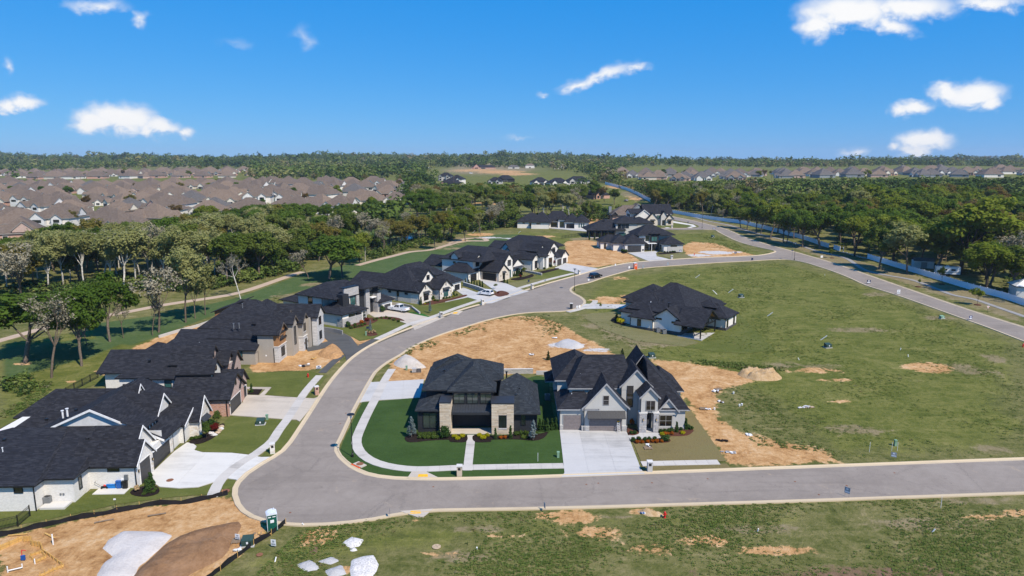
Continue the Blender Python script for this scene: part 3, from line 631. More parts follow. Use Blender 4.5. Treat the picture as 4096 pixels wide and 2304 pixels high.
paving('front_walk','broad pale step walk before the grey stone porch',pts(1578,1097,1608,1089.6,1657,1089.6,1662.5,1103,1586,1106),0,2.6,2.6,.078)
paving('driveway','pale side driveway of the black house',pts(936,962,1066.7,954.8,1056.6,1001,951,1007,913,1011,900,1014,930,958),8,4.2,4.2)
paving('driveway','short driveway leading to the cul-de-sac bulb',pts(1466,765,1501,765,1576,766.6,1576,776,1477,777,1460,776),0,4.5,4.5)
paving('driveway','pale driveway fanning out from the modern white house',pts(1579,636,1613.5,633.8,1657.4,631.4,1650,637,1652,645,1690,653.5,1634,658),5,5,5)
paving('driveway','pale forecourt of the long white ranch house',pts(1372,574,1392,569.5,1432.4,570.5,1480,577.6,1478,583),0,7,7,.09)
paving('driveway','white drive strip on the corner lot',pts(1690,556,1744,565.5,1752,570.5,1735,573.8,1728,572.5,1742,569.5,1735,567,1690,560),0,7,7,.09,'concrete_white')
paving('front_walk','pale walk to the timbered corner house',pts(1655,564,1662,563.6,1688,574.5,1676,574.8),0,5,5,.09)
def ramp(name,label,trap,pad,m='concrete_warm'):
 r=paving(name,label,pts(*trap),0,9,9,.094,m)
 MB().prism([(p.x,p.y)for p in pts(*pad)],lambda x,y:tz(x,y)+.06,lambda x,y:tz(x,y)+.108).build('tactile_pad','yellow_paint',r)
ramp('kerb_ramp','kerb ramp with yellow pad by the corner lawn',(1036,1187,1070,1186.5,1104,1203,1024,1204),(1053,1194.5,1076,1194.5,1076.5,1201,1051,1201))
ramp('kerb_ramp','kerb ramp with yellow pad across the road',(1005,1287,1090,1281,1066,1301,1050,1302),(1033,1287,1058,1286.5,1059,1293.5,1032,1294))
ramp('kerb_ramp','small kerb ramp with yellow pad beside the far mailbox',(1130,790,1146,783,1165,783,1152,793),(1142,786.5,1153,785.5,1148,790,1138,790))
# lawns and planting beds
def lawn(label,m,*flat,off=.03,sm=False):
 p=pts(*flat);p=smooth(p,1.0,True)if sm else p
 tag(sheet('lawn',p,off,m),label,kind='structure')
def bed(label,m,*flat,off=.10,sm=True):
 p=pts(*flat);p=smooth(p,.5,True)if sm else[Vector((q[0],q[1]))for q in p]
 mb=MB().prism([(q.x,q.y)for q in p],lambda x,y:tz(x,y)-.1,lambda x,y:tz(x,y)+off);tag(mb.build('planting_bed',m),label,kind='structure')
lawn('deep green corner lawn of the black house','lawn_deep',911,1012,888,1058,863,1110,855,1135,863,1157,890,1181,925,1194,991,1203,1107,1205.5,1300,1201.5,1416,1197,1420,1188,1407,1082,1395,1060,1384,1000,1380,950,1350,945,1300,960,1060,1000,951,1009)
lawn('patchy tan sod before the grey house','lawn_sod',1580,1090,1660,1080,1735,1030,1775,1085,1827,1160,1614,1165,1600,1130)
lawn('tan sod verge below the short sidewalk','lawn_sod',1614,1171,1828,1166.5,1840,1180,1640,1188,1618,1182)
lawn('green front lawn of the white house','lawn_mown',489,1133,496,1124,486,1114,470,1110,555,1070,581,1047,714,1056,700,1078,681,1105,662,1122,630,1143,583,1139,510,1137)
lawn('narrow kerb verge with a cream mailbox','lawn_mown',656,1149,684,1149,715,1128,733,1106,756,1064,746,1058,731,1058,712,1085,693,1112,672,1130)
lawn('green strip below the white house side wall','lawn_mown',-30,1335,130,1305,300,1268,440,1250,532,1243,548,1214,498,1228,449,1230,390,1225,330,1210,100,1270,-30,1280)
lawn('small lawn island at the bend','lawn_mown',556,1225,568,1208,590,1207,594,1213,585,1226,562,1232)
lawn('green lawn with the red hydrant','lawn_mown',618,940,780,933,806,942,780,968,752,1000,668,994,684,974,618,973)
lawn('short verge by the brick mailbox','lawn_mown',776,1000,800,978,822,948,814,944,795,968,772,1000)
lawn('lawn before the stone modern house','lawn_mown',815,820,860,834,905,858,940,852,1024,817,1000,808,955,802,900,800,860,805)
lawn('verge strip below the modern house lawn','lawn_mown',942,862,985,844,1028,824,1040,823,1035,830,1000,843,950,864)
lawn('green lawn of the cream gabled house','lawn_mown',985,775,1010,757,1060,772,1120,762,1178,748,1206,758,1150,773,1095,793,1040,787)
lawn('verge strip with a stone mailbox','lawn_mown',1092,800,1130,789,1136,792,1108,802);lawn('verge strip before the cream gabled house','lawn_mown',1150,781,1205,762,1222,764,1215,768,1165,783)
lawn('pale lawn before the tan brick gable','lawn_pale',1276,713,1310,707,1345,703,1385,700,1312,722,1306,725);lawn('green lawn of the farthest house in the row','lawn_mown',1350,690,1400,676,1438,684,1448,687,1388,700,1345,703)
lawn('verge strip with a cream mailbox','lawn_pale',1325,734,1335,727,1385,711,1392,711,1340,729);lawn('verge strip by the tall lamp','lawn_mown',1396,704,1440,690,1452,692,1400,707);lawn('small verge by the driveway pebbles','lawn_mown',1252,752,1262,745,1280,745,1282,749,1265,755)
lawn('dry pale lawn behind the gabled patio house','lawn_pale',1480,790,1560,783,1570,800,1640,820,1760,862,1720,872,1600,858,1520,830,1470,800)
lawn('mown grass on the patio side','lawn_mown',1760,864,1850,815,1860,790,1900,830,1950,880,1880,890,1800,885,1720,873)
lawn('pale lawn beside the modern house','lawn_pale',1655,639,1660,632,1720,638,1745,648,1692,652);lawn('corner lot lawn','lawn_mown',1610,568,1650,564,1690,560,1735,567,1742,570,1725,573,1640,573,off=.09)
lawn('pale lawn strip on the far side of the modern house','lawn_pale',1490,602,1520,612,1590,642,1612,656,1630,657,1578,636,1545,625)
lawn('grass strip behind the white houses','lawn_mown',0,1060,130,1000,255,945,300,945,120,1010,0,1090)
lawn('bright artificial turf strip by the drive','turf_bright',1029,786,1050,784,1080,796,1092,798,1082,800)
bed('dark mulch bed along the black house front','mulch_dark',1018,1102,1026,1096,1050,1090,1110,1092,1135,1094,1172,1095,1172,1112,1132,1112,1130,1107,1080,1109,1045,1113,1024,1112)
bed('dark mulch bed right of the black house porch','mulch_dark',1194,1095,1250,1097,1290,1095,1360,1092,1376,1086,1378,1090,1368,1102,1345,1109,1300,1106,1236,1107,1235,1112,1194,1112)
bed('red mulch bed along the grey house walk','mulch_red',1588,1108,1640,1106,1670,1102,1685,1106,1682,1113,1640,1115,1596,1115);bed('red mulch bed below the grey house window','mulch_red',1660,1092,1690,1088,1740,1078,1745,1084,1728,1096,1690,1098,1664,1100);bed('red mulch bed in the grey house nook','mulch_red',1577,1078,1600,1080,1607,1092,1584,1096)
bed('dark mulch bed with boulders and a red maple','mulch_dark',474,1113,500,1100,530,1085,560,1066,565,1072,555,1080,540,1100,510,1115,490,1118);bed('round mulch bed at the white garage corner','mulch_dark',327,1240,345,1228,385,1222,400,1230,398,1242,370,1250,340,1248)
bed('square mulch bed with one slim evergreen','mulch_dark',622,992,632,980,660,980,650,993,sm=False);bed('curved mulch bed by the modern stone wall','mulch_red',866,820,890,812,930,800,950,806,925,818,890,826);bed('curved bed with round shrubs along the tan drive','mulch_red',935,803,965,797,1000,800,1018,808,998,806,965,802)
bed('oval bed round the small spruce','mulch_red',918,840,935,834,950,842,930,846);bed('red mulch bed below the cream gables','mulch_red',1062,766,1085,757,1130,752,1170,742,1172,746,1130,757,1085,766);bed('pebble bed by the hatchback','mulch_red',1242,739,1258,732,1275,735,1280,741,1258,747,1246,744);bed('dark bed before the tan brick gable','mulch_dark',1248,707,1262,702,1268,706,1262,711);bed('dark bed by the porch of the two-storey house','mulch_dark',1285,702,1320,696,1338,690,1340,696,1305,705);bed('dark bed at the entry of the farthest house','mulch_dark',1350,686,1380,679,1402,675,1404,678,1375,686,1356,690)
bed('mulch bed at the modern garage corner','mulch_dark',1562,634,1572,631,1578,635,1568,638);bed('mulch bed before the modern side wing','mulch_dark',1655,638,1700,632,1716,632,1700,637,1665,640);bed('dark bed with lime shrubs by the patio house','mulch_dark',1537,806,1552,796,1575,810,1572,818,1548,814)
# house kit
class House:
 def __init__(s,name,label,O,th,group=None,roof=('shingle_dark','trim_black'),z=None,cat='house'):
  s.root=empty(name,(O[0],O[1],tz(O[0],O[1])if z is None else z),R(th));tag(s.root,label,cat,group)
  s.k=0;s.rm=roof
 def e(s):s.k+=1;return 0.0017*((s.k*7)%13)
 def put(s,mb,name,mats,parent=None):return mb.build(name,mats,parent or s.root)
 def wall(s,x0,x1,y0,y1,z1,m,z0=-1.4,name='wall'):
  e=s.e();return s.put(MB().box(x0+e,x1-e,y0+e,y1-e,z0,z1),name,m)
 def solid(s,V,F,fascia=.2,mats=None,name='roof',caps=True):
  """V: eave and ridge corners, F: roof planes (upward); closed below by a level soffit at the eave edge"""
  mb=MB();e=s.e();V=[(p[0],p[1],p[2]+e)for p in V];mb.add(V,F,0)
  cnt={}
  for f in F:
   for i in range(len(f)):cnt[(f[i],f[(i+1)%len(f)])]=1
  rim=[k for k in cnt if(k[1],k[0])not in cnt]
  for a,b in rim:
   A,B_=V[a],V[b];mb.add([A,(A[0],A[1],A[2]-fascia),(B_[0],B_[1],B_[2]-fascia),B_],[(0,1,2,3)],1)
  nxt=dict(rim);loop=[rim[0][0]]
  while nxt.get(loop[-1])not in(None,loop[0])and len(loop)<60:loop.append(nxt[loop[-1]])
  mb.add([(V[i][0],V[i][1],V[i][2]-fascia)for i in loop][::-1],[tuple(range(len(loop)))],1)
  if caps:
   done=set()
   for(a,b)in cnt:
    if(b,a)in cnt and(b,a)not in done:
     done.add((a,b));A,B_=Vector(V[a]),Vector(V[b]);d=(B_-A)
     if d.length<.3:continue
     n=d.cross(Vector((0,0,1))).normalized()*.13;up=Vector((0,0,.035));dn=Vector((0,0,-.06))
     mb.add([A+n+dn,A+up,A-n+dn,B_+n+dn,B_+up,B_-n+dn],[(1,0,3,4),(2,1,4,5)],0)
  return s.put(mb,name,mats or s.rm)
 def hip(s,x0,x1,y0,y1,z,zr,ridge=None,oh=.0,**kw):
  """rectangle of the eave edge, ridge line in plan"""
  x0-=oh;x1+=oh;y0-=oh;y1+=oh
  if ridge is None:
   w,d=x1-x0,y1-y0
   if w>=d:ridge=((x0+d/2,(y0+y1)/2),(x1-d/2,(y0+y1)/2))
   else:ridge=(((x0+x1)/2,y0+w/2),((x0+x1)/2,y1-w/2))
  (ax,ay),(bx,by)=ridge
  V=[(x0,y0,z),(x1,y0,z),(x1,y1,z),(x0,y1,z),(ax,ay,zr),(bx,by,zr)]
  if abs(ax-bx)+abs(ay-by)<.05:F=[(0,1,4),(1,2,4),(2,3,4),(3,0,4)];V=V[:5]
  elif abs(bx-ax)>=abs(by-ay):
   F=[(0,1,5,4),(1,2,5),(2,3,4,5),(3,0,4)]if bx>ax else[(0,1,4,5),(1,2,4),(2,3,5,4),(3,0,5)]
  else:
   F=[(0,1,4),(1,2,5,4),(2,3,5),(3,0,4,5)]if by>ay else[(0,1,5),(1,2,4,5),(2,3,4),(3,0,5,4)]
  return s.solid(V,F,**kw)
 def gable(s,x0,x1,y0,y1,z,zr,axis,wm=None,oh=.4,rake=.35,ends='+',off=.5,mats=None,rm=None,flare=0.0,th=.2,zbase=None,z2=None):
  """ridge along axis; z is the eave edge height (z2 the other eave); gable walls of material wm at the named ends"""
  a0,a1,c0,c1=(x0,x1,y0,y1)if axis=='x' else(y0,y1,x0,x1)
  cm=c0+(c1-c0)*off;e=s.e();z+=e;zr+=e;z2=z if z2 is None else z2
  def prof(dn):
   L=[(c0-oh,z-dn)]
   if flare:L.append((c0-oh+(cm-c0+oh)*.22,z+(zr-z)*.22-flare-dn))
   L.append((cm,zr-dn*1.15))
   if flare:L.append((c1+oh-(c1+oh-cm)*.22,z2+(zr-z2)*.22-flare-dn))
   L.append((c1+oh,z2-dn));return L
  top,bot=prof(0),prof(th);n=len(top);A0=a0-(rake if '-' in ends else .02);A1=a1+(rake if '+' in ends else .02)
  P=(lambda a,c,h:(a,c,h))if axis=='x' else(lambda a,c,h:(c,a,h))
  mb=MB();vs=[P(a,c,h)for a in(A0,A1)for L in(top,bot)for c,h in L];fs=[];ms=[]
  for i in range(n-1):
   fs.append((i,i+1,2*n+i+1,2*n+i));ms.append(0)
   fs.append((n+i+1,n+i,3*n+i,3*n+i+1));ms.append(1)
   fs.append((i,n+i,n+i+1,i+1));ms.append(1);fs.append((2*n+i+1,3*n+i+1,3*n+i,2*n+i));ms.append(1)
  fs+=[(0,2*n,3*n,n),(n-1,2*n-1,4*n-1,3*n-1)];ms+=[1,1]
  if axis=='x':fs=[f[::-1]for f in fs]
  mb.v=vs;mb.f=fs;mb.m=ms
  o=s.put(mb,'roof',mats or s.rm)
  for sg in ends:
   a=a1 if sg=='+' else a0;inn=-1 if sg=='+' else 1
   if wm:
    zb=(z-.6)if zbase is None else zbase;sl0=(zr-z)/(cm-c0+oh);sl1=(zr-z2)/(c1+oh-cm);u=th*.9
    poly=[(c0,zb),(c1,zb),(c1,z2+sl1*oh-u),(cm,zr-u),(c0,z+sl0*oh-u)]
    g=MB();ee=s.e();q0,q1=a-inn*ee,a+inn*.15
    V=[P(q0,c,h)for c,h in poly]+[P(q1,c,h)for c,h in poly];k=5
    F=[tuple(range(5)),tuple(range(9,4,-1))]+[(i,5+i,5+(i+1)%5,(i+1)%5)for i in range(5)]
    g.add(V,F);bm_fix(s.put(g,'gable_wall',wm))
   if rm:
    g=MB();q0=(A1 if sg=='+' else A0);q1=q0-inn*.04;L2=prof(th+.07);L1=prof(-.015)
    V=[P(q,c,h)for q in(q0+inn*.03,q1)for L in(L1,L2)for c,h in L];F=[]
    for i in range(n-1):F+=[(i,i+1,n+i+1,n+i),(2*n+i+1,2*n+i,3*n+i,3*n+i+1),(i,2*n+i,2*n+i+1,i+1),(n+i+1,3*n+i+1,3*n+i,n+i)]
    F+=[(0,n,3*n,2*n),(n-1,3*n-1,4*n-1,2*n-1)]
    g.add(V,F);bm_fix(s.put(g,'rake_board',rm))
  return o
 def fbox(s,mb,face,c,u0,u1,z0,z1,d0,d1,mi=0):
  """a box on a wall face, d0..d1 metres out from the plane c"""
  if face=='-y':mb.box(u0,u1,c-d1,c-d0,z0,z1,mi)
  elif face=='+y':mb.box(u0,u1,c+d0,c+d1,z0,z1,mi)
  elif face=='+x':mb.box(c+d0,c+d1,u0,u1,z0,z1,mi)
  else:mb.box(c-d1,c-d0,u0,u1,z0,z1,mi)
  return mb
 def win(s,face,c,u0,u1,z0,z1,nx=1,nz=1,frame='trim_black',glass='glass_dark',sill=None,fw=.07,name='window'):
  mb=MB()
  for a in(u0,u1):s.fbox(mb,face,c,a-fw/2,a+fw/2,z0-fw/2,z1+fw/2,-.05,.07)
  for b in(z0,z1):s.fbox(mb,face,c,u0+fw/2,u1-fw/2,b-fw/2,b+fw/2,-.05,.068)
  for i in range(1,nx):a=u0+(u1-u0)*i/nx;s.fbox(mb,face,c,a-fw*.45,a+fw*.45,z0+fw/2,z1-fw/2,-.05,.064)
  for j in range(1,nz):b=z0+(z1-z0)*j/nz;s.fbox(mb,face,c,u0+fw/2,u1-fw/2,b-fw*.35,b+fw*.35,-.05,.06)
  w=s.put(mb,name,frame)
  for i in range(nx):
   for j in range(nz):
    a0,a1=u0+(u1-u0)*i/nx+fw*.4,u0+(u1-u0)*(i+1)/nx-fw*.4
    b0,b1=z0+(z1-z0)*j/nz+fw*.3,z0+(z1-z0)*(j+1)/nz-fw*.3
    s.fbox(MB(),face,c,a0,a1,b0,b1,-.02,.022).build('pane',glass,w)
  if sill:s.fbox(MB(),face,c,u0-.12,u1+.12,z0-.2,z0-fw/2-.004,-.02,.1).build('sill',sill,w)
  return w
 def gar(s,face,c,u0,u1,h,m='garage_charcoal',frame='trim_black',n=4,z0=0.0,lites=None):
  mb=MB()
  for a,b in((u0-.09,u0),(u1,u1+.09)):s.fbox(mb,face,c,a,b,z0,z0+h+.1,-.05,.06)
  s.fbox(mb,face,c,u0,u1,z0+h,z0+h+.1,-.05,.058);s.fbox(mb,face,c,u0,u1,z0-.3,z0+h,-.05,.004)
  g=s.put(mb,'garage_door',frame)
  for j in range(n):
   s.fbox(MB(),face,c,u0+.012,u1-.012,z0+h*j/n+.012,z0+h*(j+1)/n-.012,0,.035).build('panel',m,g)
   if lites:s.fbox(MB(),face,c,lites[0],lites[1],z0+h*(j+.3)/n,z0+h*(j+.7)/n,.02,.045).build('pane','glass_black',g)
  return g
 def door(s,face,c,u0,u1,h,m='door_dark',z0=0.0,lite=True):
  mb=s.fbox(MB(),face,c,u0-.08,u1+.08,z0,z0+h+.08,-.05,.04);d=s.put(mb,'door',m)
  if lite:s.fbox(MB(),face,c,u0+.12,u1-.12,z0+.5,z0+h-.15,0,.06).build('pane','glass_dark',d)
  s.fbox(MB(),face,c,u1-.1,u1-.05,z0+1.0,z0+1.2,.03,.1).build('handle','metal_black',d);return d
 def trimbox(s,face,c,u0,u1,z0,z1,d,m,name='trim',d0=-.05):return s.put(s.fbox(MB(),face,c,u0,u1,z0,z1,d0,d),name,m)
 def box(s,x0,x1,y0,y1,z0,z1,m,name):e=s.e();return s.put(MB().box(x0+e,x1-e,y0+e,y1-e,z0,z1),name,m)
 def spout(s,x,y,z1,m='trim_black',z0=-.3):return s.put(MB().box(x-.05,x+.05,y-.05,y+.05,z0,z1),'downspout',m)
 def vent(s,x,y,z,h=.5,r=.06,m='metal_black'):return s.put(MB().tube((x,y,z-.4),(x,y,z+h),r,n=8).tube((x,y,z+h-.04),(x,y,z+h+.05),r*1.7,n=8),'vent_pipe',m)
 def boxvent(s,x,y,z):return s.put(MB().box(x-.17,x+.17,y-.17,y+.17,z-.15,z+.13),'roof_vent','metal_black')
 def shed(s,face,c,u0,u1,zt,zb,proj,m='ribbed_metal_dark',name='awning',th=.08,d0=0.0):
  """a sloping slab from zt at the wall to zb, proj metres out"""
  def p(u,d,z):
   return{'-y':(u,c-d,z),'+y':(u,c+d,z),'+x':(c+d,u,z),'-x':(c-d,u,z)}[face]
  V=[p(u0,d0,zt),p(u1,d0,zt),p(u1,proj,zb),p(u0,proj,zb),p(u0,d0,zt-th),p(u1,d0,zt-th),p(u1,proj,zb-th),p(u0,proj,zb-th)]
  mb=MB().add(V,[(0,1,2,3),(7,6,5,4),(0,4,5,1),(1,5,6,2),(2,6,7,3),(3,7,4,0)])
  o=s.put(mb,name,m);bm_fix(o);return o
 def lamp(s,face,c,u,z):return s.put(s.fbox(s.fbox(MB(),face,c,u-.07,u+.07,z,z+.4,.03,.16,0),face,c,u-.05,u+.05,z+.06,z+.33,.1,.175,1),'wall_lamp',['metal_black','lamp_warm'])
 def post(s,x,y,z1,m='trim_black',r=.1,z0=-.4):return s.put(MB().box(x-r,x+r,y-r,y+r,z0,z1),'post',m)
 def battens(s,face,c,u0,u1,z0,z1,sp,m):
  u=u0
  while u<u1:s.trimbox(face,c,u-.025,u+.025,z0,z1,.03,m,'batten');u+=sp
 def stones(s,face,c,u0,u1,z0,z1,m,parent=None,hs=(.14,.2,.26),ws=(.4,.6,.85),seed=1):
  """ledge stones laid one by one in uneven courses"""
  r=random.Random(seed);z=z0
  while z<z1-.03:
   h=min(r.choice(hs),z1-z);u=u0-r.random()*.05;u=u0
   while u<u1-.02:
    w=r.choice(ws)*(.8+.4*r.random())
    if u1-(u+w)<.2:w=u1-u
    o=link('stone',stone_mesh(m),parent or s.root)
    d=.03+r.random()*.045;um,zm=u+w/2,z+h/2;sx,sz=(w-.018),(h-.016)
    if face in('-y','+y'):o.scale=(sx,d*2,sz);o.location=(um,c,zm)
    else:o.scale=(d*2,sx,sz);o.location=(c,um,zm)
    u+=w
   z+=h
_ST={}
def stone_mesh(m):
 if m not in _ST:
  me=MB().box(-.5,.5,-.5,.5,-.5,.5).mesh('stone',m);_ST[m]=me
 return _ST[m]
def bm_fix(o):
 bm=bmesh.new();bm.from_mesh(o.data);bmesh.ops.recalc_face_normals(bm,faces=bm.faces);bm.to_mesh(o.data);bm.free()
TEXTS={}
def make_texts(*rows):
 """lettering as plain meshes"""
 for key,body,size,m in rows:
  cu=bpy.data.curves.new('lettering','FONT');cu.body=body;cu.size=size;cu.extrude=.012;cu.align_x='CENTER'
  o=bpy.data.objects.new('lettering',cu);col.objects.link(o);bpy.context.view_layer.update()
  me=bpy.data.meshes.new_from_object(o.evaluated_get(bpy.context.evaluated_depsgraph_get()));me.name='lettering';me.materials.clear();me.materials.append(MATS[m]);TEXTS[key]=me
  bpy.data.objects.remove(o,do_unlink=True)
make_texts(('313','313',.42,'metal_black'))
# the black house on the corner
h=House('black_house','black two-storey house with beige stone towers on the corner lawn',(-14.3,98.6),0,roof=('shingle_charcoal','trim_dark'))
BB='board_batten_dark'
h.wall(0,4.2,.3,8,3.85,BB);h.wall(.7,8,4.2,16.3,5.7,'siding_dark');h.wall(5,11.3,2.5,12,5.9,'siding_dark');h.wall(8,12.5,7.4,15.5,6.5,'siding_dark');h.wall(14,18.15,.25,13,3.35,BB);h.wall(5.2,14.4,2.65,8,3.5,'siding_dark')
h.hip(-.45,4.9,-.25,8,3.74,5.1,((3.2,4.2),(4.5,4.6)))
h.solid([(.15,3.4,5.75),(4.2,3.4,5.75),(12.98,6.7,6.55),(12.9,14.6,6.55),(.15,15.6,5.75),(6.6,11.2,8.45),(9.1,11.2,8.45)],[(0,1,2,6,5),(2,3,6),(3,4,5,6),(4,0,5)])
h.hip(.35,9,11.8,18.2,5.75,8.5,((4.6,13.6),(5,14.2)))
h.hip(4.25,11.85,2.15,13,5.95,8.6,((8.0,6.9),(8.0,9.5)))
h.hip(11.9,18.65,-.45,13.3,3.28,6.2,((12.6,6.3),(15.1,10.6)))
tw=h.wall(3.35,4.98,-.45,3.2,5.0,'cast_stone',name='stone_tower');h.stones('-y',-.45,3.33,5.0,-.2,4.95,'ledge_stone_beige',tw,seed=3);h.stones('+x',4.98,-.4,2.2,0,4.95,'ledge_stone_beige',tw,seed=4,ws=(.7,.9))
h.box(3.25,5.08,-.55,3.2,5.0,5.14,'trim_dark','parapet_cap')
tw=h.wall(11.22,14.55,-.5,2.6,4.9,'cast_stone',name='stone_tower');h.stones('-y',-.5,11.2,12.25,-.2,4.85,'ledge_stone_beige',tw,seed=5);h.stones('-y',-.5,13.5,14.57,-.2,4.85,'ledge_stone_beige',tw,seed=6);h.stones('-y',-.5,12.25,13.5,-.2,1.0,'ledge_stone_beige',tw,seed=7);h.stones('-y',-.5,12.25,13.5,3.1,4.85,'ledge_stone_beige',tw,seed=8)
h.box(11.12,14.66,-.6,2.6,4.9,5.05,'trim_dark','parapet_cap')
h.win('-y',-.5,12.33,13.42,1.08,3.02,2,1,sill='cast_stone')
h.win('-y',.3,.72,2.78,.75,3.15,2,1,glass='glass_green');h.win('-y',.25,15.7,16.35,1.2,3.0,1,1)
for a in(5.25,7.32,9.4):h.win('-y',2.5,a,a+1.68,3.86,5.55,2,1,glass='glass_green')
for a in(5.2,7.28,9.36):
 h.door('-y',2.65,a,a+.82,2.62,z0=.12);h.door('-y',2.65,a+.9,a+1.72,2.62,z0=.12)
h.box(4.95,11.25,-.45,2.7,-.5,.1,'concrete_warm','porch_floor')
h.shed('-y',2.6,4.9,11.25,3.72,3.42,2.75,'ribbed_metal_dark','porch_roof',.14)
for i in range(13):a=5.2+i*.48;h.shed('-y',2.6,a-.02,a+.02,3.755,3.455,2.74,'trim_dark','roof_seam',.05)
h.box(4.9,11.25,-.2,.05,3.0,3.3,'trim_dark','beam')
h.spout(11.1,2.5,5.7,'trim_dark',3.7);h.spout(18.1,.1,3.2,'trim_dark');h.spout(-.05,.2,3.6,'trim_dark')
h.vent(13.4,9.4,5.9,.9,.12);h.vent(15.5,5.4,4.9,.5);h.boxvent(14.9,3.4,4.9);h.boxvent(16.4,3.3,4.4);h.boxvent(17.2,3.0,3.9);h.boxvent(17.0,6,4.2);h.boxvent(17.7,5,3.8);h.boxvent(3.2,9,7.2)
# the grey stucco house
h=House('grey_house','grey stucco house with steep gables, number 313 over its stone porch',(7.35,99.7),0,roof=('shingle_dark','soffit_grey'))
G='stucco_grey'
h.wall(0,4.2,0,8,3.6,G);h.wall(3.75,10.25,-.35,6,4.0,G);h.wall(1.75,10.5,3.0,12,5.9,G);h.wall(.05,7,6.9,18.5,5.9,G);h.wall(9.8,14.3,2.3,10,6.2,G);h.wall(15.05,19.35,.15,15,3.5,G);h.wall(10,19.2,2.9,15,3.5,G);h.wall(12.3,14.85,-.9,4,5.85,G,z0=3.15);h.wall(15,20.8,9,16.6,3.4,G)
h.hip(-.45,6,-.42,8.5,3.52,5.6,((2.7,3.6),(3.6,3.6)));h.hip(1.4,12,2.6,13.8,5.85,9.7,((4.4,8.2),(10.9,8.2)));h.hip(-.5,7.5,6.4,19,5.9,9.0,((3.4,10.6),(3.4,14)))
h.gable(3.75,10.25,-.35,5.2,3.75,7.75,'y',G,oh=.45,rake=.3,ends='-',rm='soffit_grey',flare=.16)
h.gable(9.8,14.3,2.3,8,6.3,9.1,'y',G,oh=.4,rake=.3,ends='-',rm='soffit_grey',flare=.12)
h.gable(12.3,14.85,-.9,4.5,5.65,7.3,'y',G,oh=.35,rake=.3,ends='-',rm='soffit_grey',flare=.08)
h.gable(15.15,18.1,-.02,4,3.1,5.2,'y',G,oh=.3,rake=.3,ends='-',rm='soffit_grey',flare=.06)
h.hip(14.0,19.95,-.25,15.5,3.38,9.3,((14.35,6.0),(14.35,11.8)));h.hip(14.5,21.2,8.3,17,3.4,6.2)
h.gable(12.2,16.4,9,14.8,6.0,9.5,'y',G,ends='+',oh=.3);h.hip(-1.6,2,14,19,3.2,4.4)
h.gar('-y',0,.58,3.33,2.42,'garage_mauve','trim_grey');h.gar('-y',-.35,4.55,9.5,2.12,'garage_mauve','trim_grey')
h.shed('-y',-.35,4.2,10.0,3.3,2.35,.9,'trim_dark','garage_canopy',.1)
for i in range(15):a=4.3+i*.4;h.shed('-y',-.35,a-.018,a+.018,3.33,2.38,.905,'metal_black','roof_seam',.04)
for x0,x1,y in((-.02,.5,0),(3.35,3.85,-.35),(3.9,4.5,-.36),(9.55,10.0,-.36),(10.0,10.3,-.35)):h.trimbox('-y',y,x0,x1,-.3,.78,.1,'stone_grey','stone_pier');h.trimbox('-y',y,x0-.03,x1+.03,.78,.86,.13,'cast_stone','pier_cap')
h.win('-y',-.35,6.58,7.45,4.2,5.7,1,2,'trim_grey','glass_black');h.win('-y',2.3,10.65,11.6,2.9,6.35,1,2,'trim_dark','glass_black')
h.wall(12.3,14.85,.8,4,3.3,G)
for a,b,sd in((12.1,13.2,11),(14.26,15.05,12)):
 p=h.wall(a,b,-1.0,.1,3.05,'stone_grey',name='stone_pillar');h.stones('-y',-1.0,a,b,-.1,3.0,'ledge_stone_grey',p,seed=sd,hs=(.2,.3),ws=(.3,.5));h.box(a-.08,b+.08,-1.1,.1,3.05,3.2,'cast_stone','pillar_cap');h.lamp('-y',-1.05,(a+b)/2,1.9)
h.door('-y',.8,13.35,14.15,2.5,lite=True);h.box(12.9,14.5,-1.0,.8,-.4,.06,'concrete_pale','porch_floor')
h.win('-y',-.9,13.05,14.42,3.55,5.1,2,1,'trim_grey','glass_black')
h.win('-y',-.02,15.4,17.3,.66,2.42,2,2,'trim_grey','glass_black',sill='cast_stone');h.trimbox('-y',.0,15.06,18.2,-.3,.55,.1,'stone_grey','stone_base');h.trimbox('-y',.15,18.25,19.3,-.3,.55,.09,'stone_grey','stone_base');h.trimbox('-y',3.0,10.3,12,-.3,1.0,.1,'stone_grey','stone_base')
h.win('-x',.05,9,9.8,4,5.2);h.win('-x',.05,14,15,4,5.2);h.win('-x',0,5,6,1,2.2)
h.spout(.0,-.1,3.4,'trim_dark');h.spout(3.7,-.42,3.5,'trim_dark');h.spout(10.35,-.4,3.6,'trim_dark');h.spout(12.25,-.8,5.5,'trim_dark',3.3);h.vent(3.6,5.0,7.0,.5,.04,'metal_grey');h.vent(2.0,2.4,4.6,.5,.04,'metal_white')
no=link('house_number',TEXTS['313'],h.root,(13.7,-.93,3.26));no.rotation_euler=(math.pi/2,0,0)
h.box(-2.1,-.3,8.4,10.4,-.4,.06,'concrete_pale','equipment_pad')
